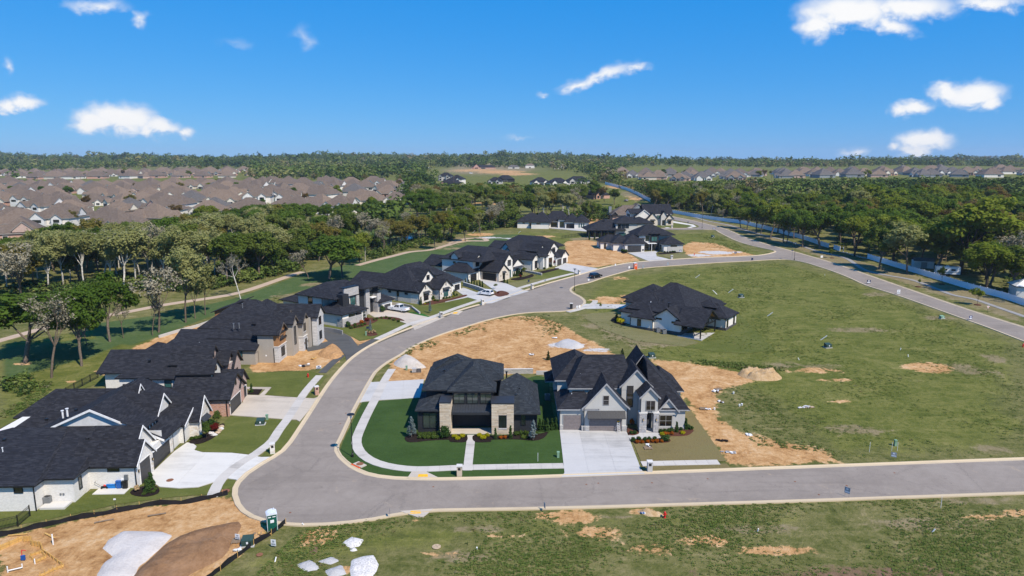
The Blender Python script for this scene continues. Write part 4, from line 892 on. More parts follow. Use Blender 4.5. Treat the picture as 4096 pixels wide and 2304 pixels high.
# white house at the lower left
h=House('white_brick_house','white brick house with white rakes and three black garage doors',(-48.38,81.99),2)
W='brick_white'
h.wall(-26,-9.5,-5.2,10,3.2,W);h.wall(-16,-6,-3.35,9,3.18,W);h.wall(-9,0,0,4.5,3.1,W);h.wall(-18,-.35,4.3,22,3.4,W);h.wall(-9,-3.2,11.5,18,4.4,W);h.wall(-6,.35,13.2,21,3.3,W);h.wall(-3,1.6,15.3,19.4,3.3,'stone_white');h.wall(-26,-8,12,27,3.0,W)
WR='trim_white';h.rm=('shingle_dark','trim_black')
h.solid([(-27,-5.7,3.3),(-9.0,-5.7,3.3),(-9.0,9,3.3),(-27,9,3.3),(-20,7.4,5.5),(-12.5,7.4,5.5)],[(0,1,5,4),(1,2,5),(2,3,4,5),(3,0,4)])
h.solid([(-20,-3.85,3.28),(-5.5,-3.85,3.28),(-5.5,9.5,3.28),(-20,9.5,3.28),(-14,7.6,5.5),(-7.5,7.6,5.5)],[(0,1,5,4),(1,2,5),(2,3,4,5),(3,0,4)])
h.gable(-8,0,0,4.45,3.1,5.75,'x',W,oh=.4,rake=.4,ends='+',rm=WR)
h.gable(-21,-.3,7.9,21.8,2.5,8.0,'y','siding_white',oh=.6,rake=.5,ends='-',rm=WR,off=.56,z2=3.45,zbase=4.6)
h.gable(-7,-1.1,1.6,6.9,3.7,6.9,'x',W,oh=.35,rake=.35,ends='+',rm=WR);h.gable(-9,-3.1,11.7,17.8,4.0,7.7,'x',W,oh=.4,rake=.4,ends='+',rm=WR,zbase=2.5)
h.gable(-5,.4,13.3,20.6,3.2,5.6,'x',W,oh=.3,rake=.3,ends='+',rm=WR,off=.6);h.gable(-6,1.7,15.3,19.4,3.1,6.4,'x','stone_white',oh=.35,rake=.35,ends='+',rm=WR)
h.hip(-27.4,-9,18,26.5,2.9,6.0);h.hip(-24.4,-8,13.6,22,2.9,5.9);h.gable(-10,-7.6,16.2,18.6,6.3,8.3,'x','siding_white',oh=.25,rake=.25,ends='+',rm=WR,th=.14)
h.hip(-15,-4,17,24,3.2,7.6,((-9.6,19),(-9.6,21)))
h.box(-6,-2.3,6.9,10.6,3.4,5.45,'stucco_white','dormer');h.shed('+x',-2.3,6.5,11.0,6.5,5.42,.45,'shingle_dark','dormer_roof',.14,-2.6);h.trimbox('+x',-2.3,6.7,10.8,4.05,4.25,.1,WR)
for i in range(4):h.win('+x',-2.3,7.15+i*.88,7.85+i*.88,4.35,5.15,1,1,WR)
h.gar('+x',0,.95,3.65,2.95,'garage_charcoal',WR);h.gar('+x',-.35,4.95,10.1,2.5,'garage_charcoal',WR);h.trimbox('+x',-.3,10.2,10.85,-.3,3.2,.1,'stone_white','stone_pier');h.trimbox('+x',0,3.75,4.4,-.3,2.9,.06,'stone_white','stone_pier')
h.lamp('+x',0,.55,1.9);h.lamp('+x',.06,4.1,1.9);h.win('-y',0,-3.54,-2.1,2.36,2.92);h.win('-y',-5.2,-11.8,-10.8,2.2,2.9);h.win('-y',-5.2,-14.6,-13.8,.8,2.9);h.win('-y',-5.2,-15.6,-14.9,.8,2.9);h.win('+x',-6,-2.2,-1.6,1.0,2.6,1,1,glass='glass_green')
h.win('+x',1.6,16.2,18.0,.5,2.3,2,1,WR,'glass_green');h.shed('+x',1.6,15.9,18.5,3.3,2.65,.8)
h.spout(-9.45,-5.3,3.2);h.spout(-.05,-.1,3.1);h.spout(-.25,10.95,3.3);h.spout(.4,13.15,3.1)
h.vent(-14.6,9.8,6.3,.7,.12,'metal_white');h.vent(-14.0,9.9,6.5,.75,.13,'metal_white');h.vent(-17.5,1.6,4.6,.5,.06,'metal_white')
for q in((-16.1,8.6,6.2),(-13.2,10.6,6.8),(-19,4.2,5.1),(-8.3,4.4,5.0),(-7.7,3.4,4.8)):h.boxvent(*q)
h.box(-4.9,-.9,-1.6,-.02,-.3,.06,'concrete_white','equipment_pad');h.box(-9.3,-6.3,-5.0,-3.4,-.4,.1,'concrete_white','equipment_pad')
h.trimbox('-y',-3.35,-7.7,-7.5,.9,1.15,.08,'metal_grey','meter_box');h.trimbox('-y',-3.35,-7.35,-7.15,.9,1.15,.08,'metal_grey','meter_box');h.trimbox('-y',0,-1.5,-1.05,1.2,1.9,.15,'metal_grey','meter_box');h.trimbox('-y',0,-2.0,-1.6,.9,1.3,.12,'metal_white','meter_box')
# brick house
h=House('brick_gabled_house','white and red brick house with brick street gables and charcoal garage door',(-46.1,105.0),3)
BR='brick_red'
h.wall(-6,.3,0,7.4,3.0,BR);h.wall(-6,.15,7,9.4,3.0,'brick_pink');h.wall(-20,-6,6.6,20,4.9,W);h.wall(-14,-5.5,5.9,9,4.8,W);h.wall(-26.3,-16,13.9,20,3.6,W);h.wall(-8,-5.3,8,11.6,6.2,'brick_pink');h.wall(-8,-2.6,9.6,15,6,'brick_pink')
h.gable(-9,.3,0,7.5,2.95,6.2,'x','brick_pink',oh=.4,rake=.4,ends='+',rm='trim_black',zbase=2.5);h.gable(-5,.15,5.4,9.4,3.2,5.7,'x','brick_pink',oh=.35,rake=.4,ends='+',rm='trim_black')
h.solid([(-12.6,-.3,2.2),(-5.5,-.3,2.6),(-5.5,6.6,3.3),(-12.6,6.6,3.0)],[(0,1,2,3)],caps=False)
h.hip(-20.5,-6.6,6.2,22,4.75,9.1,((-14.2,14.5),(-14.0,16.5)));h.hip(-14.5,-4.6,5.4,13,4.75,7.6,((-11,9),(-7.5,9)));h.gable(-27,-16,13.6,24,3.5,6.3,'x',W,ends='-',oh=.5);h.hip(-25,-14,15,26,4.0,7.2)
h.gable(-9,-3.2,3.2,6.8,6.2,8.3,'x','stucco_cream',oh=.25,rake=.35,ends='+',rm='trim_black',zbase=5.0);h.gable(-12,-5.2,7.4,12.0,6.6,9.4,'x','brick_pink',oh=.25,rake=.4,ends='+',rm='trim_black',zbase=4)
h.gable(-9,-3.1,9.4,12.4,5.8,7.9,'x','brick_pink',oh=.3,rake=.4,ends='+',rm='trim_black',zbase=2);h.gable(-9,-2.6,10.6,15,5.0,7.6,'x','brick_pink',oh=.3,rake=.4,ends='+',rm='trim_black',zbase=0)
h.gar('+x',.3,.5,5.5,2.4,'garage_charcoal','trim_white');h.gar('+x',.15,6.3,8.9,2.3,'garage_charcoal','trim_white');h.lamp('+x',.3,.25,1.6);h.win('+x',.3,3.5,4.0,4.1,5.2)
for a in(-12.2,-8.4):h.win('-y',5.9,a,a+1.1,3.1,4.5,1,2,glass='glass_teal')
h.win('-y',6.6,-17.5,-14.6,2.2,4.3,2,1,glass='glass_black');h.win('+x',-2.6,12.3,13.3,1.5,4.2,1,1);h.win('+x',-3.2,4.7,5.3,6.3,7.0);h.win('+x',-5.2,9.5,9.8,6.9,8.0)
h.spout(.0,-.1,2.9);h.spout(-14.1,6.5,4.6);h.boxvent(-8.3,2.9,3.7);h.boxvent(-8.4,8.4,7.6);h.boxvent(-16,9.4,6.8)
# unfinished taupe house
h=House('taupe_unfinished_house','unfinished taupe stucco house with orange wood siding and pale stone',(-47.59,131.57),-3)
TA='stucco_taupe';PS='stone_pale_grey'
h.wall(-20.3,-3.2,-1.3,8,3.1,TA);h.wall(-3.1,.05,0,18,5.8,TA);h.wall(-13,-3,3.0,18,4.8,TA);h.wall(-10,2.25,4.55,14,6.0,TA);h.wall(-4,3.9,10.2,15,6.8,TA);h.wall(-22,-6,17,27,3.5,TA)
h.wall(-2,.95,.2,4.45,3.15,PS,name='stone_bay');h.wall(-2,.9,.25,4.4,5.9,'siding_wood',z0=3.1,name='wood_bay');h.box(-2,1.08,.1,4.55,3.12,3.3,'cast_stone','stone_band')
h.wall(.5,2.3,4.7,6.9,7.0,TA);h.wall(.5,3.2,7.9,10.3,6.4,TA);h.wall(.6,3.35,7.8,10.4,3.2,PS,name='stone_entry');h.wall(-1,5.1,11.45,15.75,7.1,PS,name='stone_wing');h.box(.6,3.45,7.7,10.5,3.2,3.38,'cast_stone','stone_band')
h.gable(-20.6,-3.1,-1.35,9.5,3.0,5.7,'x',TA,oh=.35,rake=.3,ends='+-');h.hip(-14.2,1.1,1.2,19,4.5,10.4,((-6.1,11.3),(-6.0,12.8)));h.hip(-3.6,1.1,-.45,12,5.82,8.6,((-1.4,5),(-1.4,9)))
h.gable(-4,.95,.25,4.6,5.75,7.8,'x','siding_wood',oh=.3,rake=.5,ends='+',rm='trim_taupe');h.gable(-6,2.3,4.6,7.2,6.9,8.4,'x',TA,oh=.3,rake=.35,ends='+',rm='trim_taupe');h.gable(-6,3.2,7.7,10.7,6.35,8.2,'x',TA,oh=.35,rake=.4,ends='+',rm='trim_taupe');h.gable(-8,5.1,11.4,15.9,6.8,9.25,'x',PS,oh=.4,rake=.35,ends='+',rm='trim_black')
h.gable(-6,-.2,9.2,11,7.4,8.6,'x','siding_wood',oh=.2,rake=.3,ends='+',rm='trim_taupe');h.hip(-22.8,-5,14,28,3.3,8.5)
h.box(-21.8,-15,20.3,25.5,3.0,5.75,'siding_wood','dormer');h.shed('-x',-21.8,19.8,26,8.3,5.6,.7,'shingle_dark','dormer_roof',.16,-7.0)
mb=MB().prism([(-21.75,5.7),(-15.2,5.7),(-15.2,7.9)],0,.2);V=[(p[0],20.32+p[2],p[1])for p in mb.v];mb.v=V;bm_fix(h.put(mb,'dormer_cheek','siding_wood'))
h.win('-x',-21.8,21.2,22.4,4.0,5.2);h.win('+x',.9,1.7,3.1,4.15,6.1,1,1);h.win('+x',.95,1.6,3.3,.85,2.75,2,1,sill='cast_stone');h.win('+x',2.3,5.4,6.4,2.3,6.1,1,3);h.win('+x',3.2,8.6,9.7,4.3,6.0,1,1,glass='glass_black',sill='cast_stone')
h.win('+x',5.1,12.6,14.1,4.7,6.5,2,1,sill='cast_stone');h.win('+x',5.1,12.6,14.1,1.5,3.3,2,1,sill='cast_stone');h.door('+x',3.35,8.7,9.6,2.6);h.lamp('+x',3.35,8.2,1.7);h.lamp('+x',3.35,10.1,1.7)
h.win('-y',-1.3,-6.9,-5.8,1.5,3.0,1,1,glass='glass_teal');h.trimbox('-y',0,-1.7,-1.4,1.3,1.6,.05,'plastic_white','meter_box');h.spout(.1,-.05,3.0);h.spout(3.95,11.3,6.6)
h.vent(-9.0,2.6,6.6,.7,.1,'metal_grey');h.vent(-7.9,2.7,6.7,.7,.1,'metal_grey');h.vent(-11,11.5,9.0,.6,.08,'metal_grey');h.vent(-15,-.1,3.7,.3,.08,'metal_grey')
# modern stone house
h=House('modern_stone_house','modern white house with grey stone towers behind the white pickup',(-40.07,156.91),-31)
S,ST='stucco_white','stone_grey'
h.wall(-8,0,0,8.3,3.35,S);h.trimbox('+x',0,.0,6.6,-.4,2.0,.12,ST,'stone_base');h.trimbox('-y',0,-1.5,.1,-.4,2.0,.12,ST,'stone_base');h.wall(-17,-8.6,2.2,16,6.1,S);h.wall(-10,-4.2,4.4,13,6.2,S);h.wall(-12,-4,9,17,7.4,'siding_dark');h.wall(-9,-1.9,16,20,3.3,S);h.wall(-26,-16,5,13,3.2,S)
h.hip(-8.6,.5,-.5,8.6,3.2,5.0,((-6,3.8),(-5.5,4.2)));h.hip(-17.6,-3.8,1.6,17.5,6.1,8.6,((-13,8),(-11.5,13)));h.hip(-11.5,-2.4,10,17.4,7.45,9.3,((-7,13.6),(-6.6,13.8)));h.hip(-10,-1.4,15,20.8,3.25,5.0);h.hip(-27,-15,4.4,14,3.2,5.0)
h.trimbox('+x',-4.2,4.9,9.9,6.0,8.2,.35,ST,'stone_parapet');h.trimbox('+x',-4.2,9.0,9.95,-.4,6.0,.36,ST,'stone_leg');h.box(-5.2,-3.75,4.8,10,8.2,8.32,'trim_black','parapet_cap')
h.box(-4.7,-2.7,3.2,5.2,3.2,7.0,'siding_dark','chimney');h.win('+x',-4.2,6.2,6.9,3.9,5.6,1,1,'trim_white');h.win('+x',-4.2,7.2,8.9,3.6,5.9,2,1,glass='glass_teal')
h.box(-5.2,-3.4,11.9,13.3,-.4,7.4,ST,'stone_tower');h.box(-4.2,-2.4,15.0,16.3,-.4,5.6,ST,'stone_tower');h.box(-4.3,-2.3,14.9,16.4,5.6,5.75,'trim_black','tower_cap');h.win('+x',-4.0,13.4,14.9,4.9,7.1,1,1,glass='glass_green');h.box(-4,-2.7,13.3,15,4.5,4.75,'trim_white','canopy');h.door('+x',-4.0,13.5,14.5,3.0)
for a,b in((2.2,4.3),(4.5,6.5)):h.win('+x',0,a,b,2.15,2.75)
h.win('+x',0,6.9,8.0,.35,2.8,1,3,'trim_white','glass_green');h.gar('+x',-1.9,16.9,19.3,2.3,'garage_charcoal','trim_white',4,0,(18.4,19.1));h.win('-y',2.2,-13.5,-12,3.6,5.8,1,1,glass='glass_black');h.spout(.05,-.05,3.1);h.spout(-8.6,2.1,6)
h.spout(.05,8.3,3.1);h.boxvent(-13,4.5,7.2)
# cream gabled house
h=House('cream_gabled_house','white house with two cream stone gables beside the pickup drive',(-24.89,179.79),-31)
SW='stone_white'
h.wall(-13.2,-.1,0,5.7,3.4,'brick_grey');h.wall(-3,0,-.02,5.65,3.3,SW);h.wall(-14,-2,5,20,3.4,W);h.wall(-3,1.5,7.1,12.8,3.3,SW);h.wall(-8,-3,4.8,10.8,5.6,W);h.wall(-9,-1.1,14,20.8,3.4,W);h.wall(-25,-13,1.5,11,3.4,W)
h.gable(-11,0,0,5.65,3.05,5.55,'x',SW,oh=.35,rake=.35,ends='+',rm='trim_black');h.gable(-7,1.5,7.1,12.8,3.15,5.6,'x',SW,oh=.35,rake=.35,ends='+',rm='trim_black');h.gable(-12,-3,4.8,10.8,5.3,8.3,'x',S,oh=.3,rake=.35,ends='+',rm='trim_black',zbase=3.6)
h.hip(-21,-.6,-.42,21.4,3.4,9.0,((-11.3,7.9),(-11.1,14.5)));h.gable(-26,-14,.6,11,3.3,6.2,'x',W,ends='-',oh=.4);h.box(-7.2,-4.6,13,16.2,4.3,5.7,'siding_dark','dormer');h.shed('+x',-4.6,12.6,16.6,6.9,5.7,.5,'shingle_dark','dormer_roof',.15,-4)
h.win('+x',0,1.9,3.9,.65,2.6,3,1);h.shed('+x',0,1.6,4.3,3.15,2.7,.7);h.win('+x',1.5,8.9,10.9,.7,2.7,3,1,glass='glass_teal');h.shed('+x',1.5,8.4,11.4,3.25,2.8,.7);h.win('+x',-3,7.1,8.4,5.3,6.6,2,1)
for q in(2.75,):h.win('+x',0,q-.12,q+.12,3.7,4.6)
h.win('+x',1.5,9.85,10.1,3.8,4.7);h.gar('+x',-1.1,17.6,20.2,2.4,'garage_black','trim_white');h.lamp('+x',0,.7,1.6);h.lamp('+x',0,5.1,1.6);h.lamp('+x',1.5,7.8,1.6);h.lamp('+x',1.5,12.2,1.6);h.spout(-.05,-.05,3.1);h.spout(1.5,7.05,3)
for a,b,z0,z1 in((-10.8,-9.9,2.2,2.7),(-7.8,-7.1,1.5,2.9),(-5.0,-4.0,2.2,2.7)):h.win('-y',0,a,b,z0,z1)
for q in((-6,1.6,4.1),(-7,1.5,4.1),(-8,2,4.3),(-12,2.6,4.6),(-15,3,4.7)):h.boxvent(*q)
# two-storey house with forecourt garages
h=House('white_forecourt_house','white two-storey house with black garages round a forecourt',(-13.5,207.43),-34)
h.wall(-9,0,0,5.4,3.2,W);h.wall(-9,.3,5,12,3.3,W);h.wall(.2,7.35,5.95,11.9,3.3,'brick_tan');h.wall(-13,-.6,3.2,16,6.3,W);h.wall(-4,6.5,10.7,14.8,6.3,W);h.wall(-10,5.8,14,21.3,3.6,W)
h.hip(-9.6,.45,-.42,7,3.05,5.5,((-6.4,3.3),(-3.0,3.3)));h.gable(-2,7.35,5.9,11.3,2.95,5.4,'x','brick_tan',oh=.35,rake=.3,ends='+',rm='trim_black');h.gable(-4,6.5,10.7,14.8,6.0,8.2,'x',S,oh=.3,rake=.3,ends='+',rm='trim_black');h.gable(-8,-.5,3.9,8.5,6.15,8.35,'x',S,oh=.3,rake=.35,ends='+',rm='trim_black')
h.solid([(-1,5.5,3.1),(7.0,5.5,3.1),(6.2,13,7.9),(-1,13,7.9)],[(0,1,2,3)],caps=False);h.hip(-14,3,2.8,26,6.25,9.4,((-11,14),(-2.5,14.5)));h.gable(-4,5.9,15.6,21.6,3.65,5.9,'x',S,oh=.3,rake=.3,ends='+',rm='trim_black');h.gable(-9,-6.5,3.0,9,6.9,8.6,'y',S,ends='-',oh=.7,rake=.3)
h.gable(-22,-9,4,14,3.4,6.2,'x',W,ends='-');h.wall(-21.5,-9,4.5,13.5,3.4,W)
h.gar('+x',0,1.05,4.25,2.4,'garage_black','trim_white');h.gar('-y',5.95,1.2,6.3,2.45,'garage_black','cedar');h.win('+x',7.35,8.1,9.2,.6,2.4,1,2);h.shed('+x',7.35,7.8,9.5,3.1,2.65,.6);h.win('+x',6.5,12.0,13.8,4.2,6.0,2,1);h.win('+x',6.5,12.0,13.8,.4,2.8,2,1,glass='glass_teal');h.win('+x',-.5,4.6,6.3,4.3,5.8,2,1);h.win('+x',-.55,8.7,9.6,4.2,5.8)
h.win('+x',5.8,17.6,19.4,.4,2.5,2,2);h.shed('+x',5.8,16,21.2,3.3,2.9,.9);h.door('-y',5.4,-.6,.1,2.3);h.lamp('+x',7.35,7.0,1.6);h.lamp('+x',7.35,10.4,1.6);h.lamp('+x',0,.5,1.5);h.spout(0,-.05,3.0);h.win('-y',3.2,-8.4,-7.4,4.9,5.5)
for q in((-2.5,1.5,4.2),(-3.2,1.8,4.4),(-8,2.2,4.1)):h.boxvent(*q)
# farthest of the row
h=House('white_many_gabled_house','white many-gabled house farthest along the curving row',(6.88,226.46),-32)
h.wall(-8,0,0,4.6,3.8,W);h.wall(-9,1.0,3.5,12,3.8,W);h.wall(-3,2.0,6.0,11.8,4.2,W);h.wall(-8,.0,11.4,18,6.0,W);h.wall(-6,2.9,11.4,20,3.3,W);h.wall(-20,-5,8,24,5.6,W);h.wall(.9,2.2,3.4,4.2,4.2,S);h.wall(.9,2.2,5.6,6.5,4.2,S);h.box(-.5,2.4,3.2,6.7,4.2,4.5,S,'portico')
h.gable(-8,0,0,4.6,3.6,5.6,'x',S,oh=.35,rake=.3,ends='+',rm='trim_black');h.gable(-5,2.0,5.4,11.8,4.1,6.75,'x',S,oh=.3,rake=.3,ends='+',rm='trim_black');h.gable(-8,.0,11.6,17.8,5.8,8.3,'x',S,oh=.35,rake=.35,ends='+',rm='trim_black');h.gable(-2,2.9,15,20.3,3.0,5.3,'x',S,oh=.3,rake=.3,ends='+',rm='trim_black');h.gable(-8,-2,8.4,11.6,5.8,7.7,'x',S,oh=.3,rake=.3,ends='+',rm='trim_black')
h.shed('+x',-.2,11.2,15.4,4.9,3.25,3.5,'shingle_dark','garage_roof',.16);h.hip(-.8,2.6,3.0,6.9,4.5,5.3);h.hip(-21,-2,6,27,5.6,9.3,((-17,19),(-7,19.5)));h.gable(-16,-9,3,14,4.4,8.3,'y',S,ends='-',oh=.3,rm='trim_black',zbase=2.8);h.gable(-13,-8.4,1.5,9,4.0,7.0,'y',S,ends='-',oh=.3,rm='trim_black',zbase=2.4);h.wall(-15.8,-8.5,3.3,10,5,S)
h.gable(-30,-18,19,27,4.2,6.2,'x',None,ends='-',oh=.5);h.post(-29.5,19.3,4.2,'trim_grey',.15);h.post(-24,19.3,4.2,'trim_grey',.15);h.hip(-12,-2,-.3,8,3.7,5.8)
h.win('+x',0,1.5,3.2,.5,3.0,2,1,glass='glass_black');h.win('+x',2.0,7.6,9.9,.4,3.4,2,1,glass='glass_black');h.win('+x',0,13.6,15.8,4.4,6.2,3,1);h.gar('+x',2.9,11.9,15.2,2.5,'garage_charcoal','trim_white');h.gar('+x',2.9,16.2,18.9,2.4,'garage_charcoal','trim_white');h.door('+x',1.0,4.4,5.4,3.0);h.win('+x',0,2.2,2.45,4.1,4.9);h.win('+x',2.0,8.5,8.8,5.0,5.9);h.win('+x',2.9,17.4,17.7,3.7,4.5);h.win('-y',1.5,-12.2,-9.6,3.5,4.6,1,1,glass='glass_black');h.spout(-.05,-.05,3.5)
# patio house by the bulb
h=House('patio_gable_house','white house with dark stone base and open timber patio gable',(38.08,150.62),-37)
SD='stone_dark'
h.wall(-6.5,0,0,9,3.6,'stucco_white');h.wall(-12.1,-6.4,-.6,9,3.15,'stucco_white');h.wall(-15.8,-12,1.6,12,3.5,'stucco_white');h.wall(-12,.1,6,20,4.2,'stucco_white');h.wall(-2,7.0,10.0,17,3.3,'stucco_white');h.wall(-19,-10,10,20,4.8,'stucco_grey');h.wall(-1,3.5,12,17,4.75,'stucco_white')
for f,c,a,b in(('-y',0,-6.5,.05),('-y',-.6,-12.15,-6.35),('+x',0,0,9),('-y',10.0,0,7.05),('+x',7.0,10,17),('+x',-6.4,-.6,0)):h.trimbox(f,c,a,b,-1.2,.75,.12,SD,'stone_base')
h.gable(-6.5,0,0,6,3.45,5.9,'y','stucco_white',oh=.3,rake=.35,ends='-',rm='trim_black');h.gable(-1.0,5.4,-.9,9.0,2.75,6.1,'x',None,oh=.35,rake=.5,ends='+',rm='trim_black');h.hip(-12.7,-5.9,-1.1,9,2.98,5.2,((-9.3,3),(-9.3,5)));h.hip(-16.4,-4,1.0,14,3.35,7.5)
h.hip(-14.5,1.4,1.8,23,4.3,9.6,((-8.2,12.4),(-6.6,12.8)));h.hip(-3,7.5,9.5,17.6,3.15,5.6,((2.5,13.4),(3.6,13.6)));h.hip(-20,-8,9.2,21,4.9,8.2);h.hip(-1.5,4.1,11.4,18,4.9,6.3);h.hip(-18.4,-8,7.6,16,4.4,7.5)
for y in(-.5,8.2):h.post(5.1,y,2.75,'trim_black',.12)
h.box(5.0,5.22,-.6,8.3,2.55,2.85,'trim_black','tie_beam');h.box(5.02,5.2,3.95,4.15,2.8,5.6,'trim_black','king_post');h.shed('+x',5.05,1.2,1.45,3,3,.1,'trim_black','brace')
def barp(a,b,w=.1):return h.put(MB().tube(a,b,w,n=4),'brace','trim_black')
barp((5.1,1.6,2.8),(5.1,4.05,4.6));barp((5.1,6.5,2.8),(5.1,4.05,4.6))
mb=MB().add([(.3,-.7,2.95),(5.3,-.7,2.95),(5.3,4.05,5.75),(.3,4.05,5.75),(.3,8.8,2.95),(5.3,8.8,2.95)],[(0,1,2,3),(3,2,5,4)]);h.put(mb,'timber_ceiling','cedar')
h.box(-.2,5.6,-1.0,10.0,-.5,.05,'concrete_pale','patio_slab')
h.win('-y',0,-5.9,-4.5,3.0,3.35);h.win('-y',0,-2.0,-.5,2.6,3.0);h.win('-y',-.6,-10.3,-9.4,.85,2.5);h.win('+x',0,1.0,4.4,.8,2.5,3,1);h.win('-y',10,.8,2.6,.9,2.5,1,1,glass='glass_green');h.win('+x',7.0,10.5,11.5,.5,2.7);h.win('+x',7.0,14.9,15.9,.5,2.7);h.win('+x',3.5,12.6,13.6,3.7,4.8)
h.vent(-3.6,1.6,5.8,1.0,.16);h.vent(-8,5.5,6.0,.6);h.vent(-7,5.8,6.1,.6);h.vent(-9.5,4.5,5.6,.3,.08,'metal_white');h.spout(-6.4,-.65,2.9);h.spout(-12.1,-.65,2.9);h.spout(6.9,9.95,3.1);h.box(-6.2,-2.6,-1.3,-.1,-.6,.05,'concrete_pale','equipment_pad')
# modern white house further on
h=House('modern_white_house','modern white two-storey house with dark entry beside the orange soil lot',(43.74,263.27),6)
h.wall(0,7.8,0,12,3.4,S);h.wall(-3.6,1,3.6,13,3.3,S);h.wall(-7.6,-3,8.2,15,3.3,S);h.wall(6.5,14,3.4,14,6.2,S);h.wall(12.5,20.5,5.5,15,6.2,S);h.wall(11,14.2,2.6,10,6.2,'siding_dark');h.wall(14.8,22.3,-2.4,5,3.3,S);h.wall(16.3,22.4,-2.5,-1,3.2,'stucco_grey')
h.hip(-.5,9,-.5,13,3.3,6.6);h.hip(-4.2,4,3.0,14,3.2,6.2);h.hip(-8.2,2,7.6,16,3.2,5.6);h.hip(5.5,21.2,2.8,16,6.2,9.8,((11.0,9.2),(13.5,9.2)));h.hip(14.2,22.9,-3,5.5,3.25,5.9);h.hip(3.4,9,3,7,4.8,5.9);h.hip(10.4,15,2.0,7,6.8,7.8)
h.gar('-y',0,1.2,6.5,2.5,'garage_charcoal','trim_grey',4,0,(1.4,2.1));h.win('-y',3.4,7.1,8.7,3.6,4.1);h.win('-y',3.4,7.1,8.7,4.5,5.0);h.win('-y',0,7.0,7.6,.5,1.0);h.win('-y',3.4,9.2,10.8,3.8,5.8,2,1,glass='glass_green');h.win('-y',2.6,11.4,13.6,3.8,5.6,2,1,glass='glass_teal');h.box(9,13,.6,3,3.0,3.15,'trim_white','canopy');h.post(11,.8,3.0,'trim_white',.08);h.win('-y',3.4,9.0,10.6,.2,2.7,2,1);h.door('-y',2.6,11.9,13.0,2.7);h.win('-y',-2.5,17.5,20.0,2.2,2.7);h.win('-x',14.8,.2,2.2,.2,2.4,1,1,glass='glass_black');h.win('-x',-7.6,10,10.8,.6,2.6);h.win('-y',8.2,-6.2,-5.4,.4,2.6);h.win('-x',-3.6,5,5.8,1.6,2.3);h.win('-x',0,1.5,2.4,2.0,2.5);h.door('-x',0,5,5.9,2.2,'trim_grey');h.spout(0,-.05,3.1);h.box(-2.4,-.2,1.0,3.4,-.6,.05,'concrete_pale','equipment_pad')
h=House('dark_veranda_house','grey house with a dark glazed veranda and slim evergreens',(33.53,300.5),4)
h.wall(1.5,13,3,12,3.4,'siding_dark');h.wall(12.5,22,0.5,12,6.4,'stucco_grey');h.wall(20,30,3,13,6,'stucco_grey');h.hip(-.6,17,-.6,14,3.4,7.6,((8,7),(12,7)));h.hip(12,23.5,-.2,12.5,6.3,9.4);h.hip(19,30.6,2.5,14,6.0,8.6)
for i in range(5):h.post(.3+i*2.9,0,3.4,'trim_dark',.18)
for i in range(4):h.win('-y',3,2+i*2.7,4.2+i*2.7,.3,2.8,2,1,glass='glass_dark')
h.win('-y',.5,13.4,14.9,4.1,5.9);h.win('-y',.5,15.1,16.6,4.1,5.9);h.win('-y',.5,16.8,18.3,4.1,5.9);h.win('-y',.5,14,17,.5,2,2,1,glass='glass_teal');h.vent(8,5,7,1.0,.2);h.box(0,13,0,3,-.6,.1,'concrete_pale','veranda_floor')
h=House('long_ranch_house','long white single-storey house with several hips at the wood edge',(2.63,336.4),-5)
h.wall(0,9,0,12,3.3,S);h.wall(7,15.5,-2,12,3.3,S);h.wall(14,22,4,14,3.6,S);h.wall(20,24,2.5,12,4.4,S);h.wall(23.5,29,1,12,3.4,S);h.wall(28,35,-.5,12,3.3,S)
h.hip(-.6,14,-.6,13,3.2,7.2);h.hip(6.4,17,-2.6,14,3.2,7.8,((11.7,3),(11.7,9)));h.hip(13,26,3,16,3.5,8.0,((17,9),(22,9)));h.hip(19.4,24.4,1.9,10,4.3,6.3);h.hip(22.9,30.5,.4,13,3.3,7.0);h.hip(27.4,35.6,-1.1,12.6,3.2,6.4)
h.win('-y',0,2.6,3.6,2.2,2.7);h.win('-y',-2,9.5,11.5,2.1,2.6);h.win('-y',0,6.0,6.7,.9,2.6);h.gar('+x',15.5,-1.2,2.8,2.5,'garage_charcoal','trim_white');h.win('-y',4,16.4,19.4,.3,2.6,3,1);h.win('-y',2.5,20.8,22.8,.4,3.2,2,1,glass='glass_green');h.gar('-x',23.5,1.4,5,2.5,'garage_black','trim_white');h.gar('-y',1,24,28,2.4,'garage_black','trim_white')
for i in range(3):h.win('-y',-.5,30+i*1.1,30.7+i*1.1,.5,2.7,1,1,'trim_white','glass_teal')
h=House('brown_roofed_brick_house','pink brick house with brown-grey hipped roof beyond the dark veranda',(54.1,368.4),3,roof=('shingle_taupe','trim_grey'))
h.wall(0,22,0,12,3.3,'brick_pink');h.hip(-.7,22.6,-.7,13,3.2,8.0,((7,6),(14,6)));h.gable(10,19,2,10,4.8,9.0,'y','siding_slate',ends='-',oh=.4,rm='trim_grey',zbase=4);h.win('-y',0,12,14,.8,2.4,2,1);h.box(-1.5,0,-.5,3,0,3.2,'trim_dark','porch');h.gable(-.4,2.6,-.8,4,3.4,5.2,'y','siding_dark',ends='-',oh=.3);h.box(-.2,1.2,9,11,3,7,'siding_slate','chimney')
h=House('timbered_corner_house','white and grey brick corner house with dark timber entry gables',(68.4,345.2),6)
h.wall(-9,3,3,13,3.3,S);h.wall(-7.5,2,5,13,6.4,'siding_white');h.wall(0,5.2,-.2,8,3.6,'brick_tan');h.wall(4.6,13,2,12,5.6,'brick_grey');h.wall(7.2,10,.4,6,5.0,'brick_grey');h.wall(9.6,13.4,-.3,6,3.4,'brick_tan')
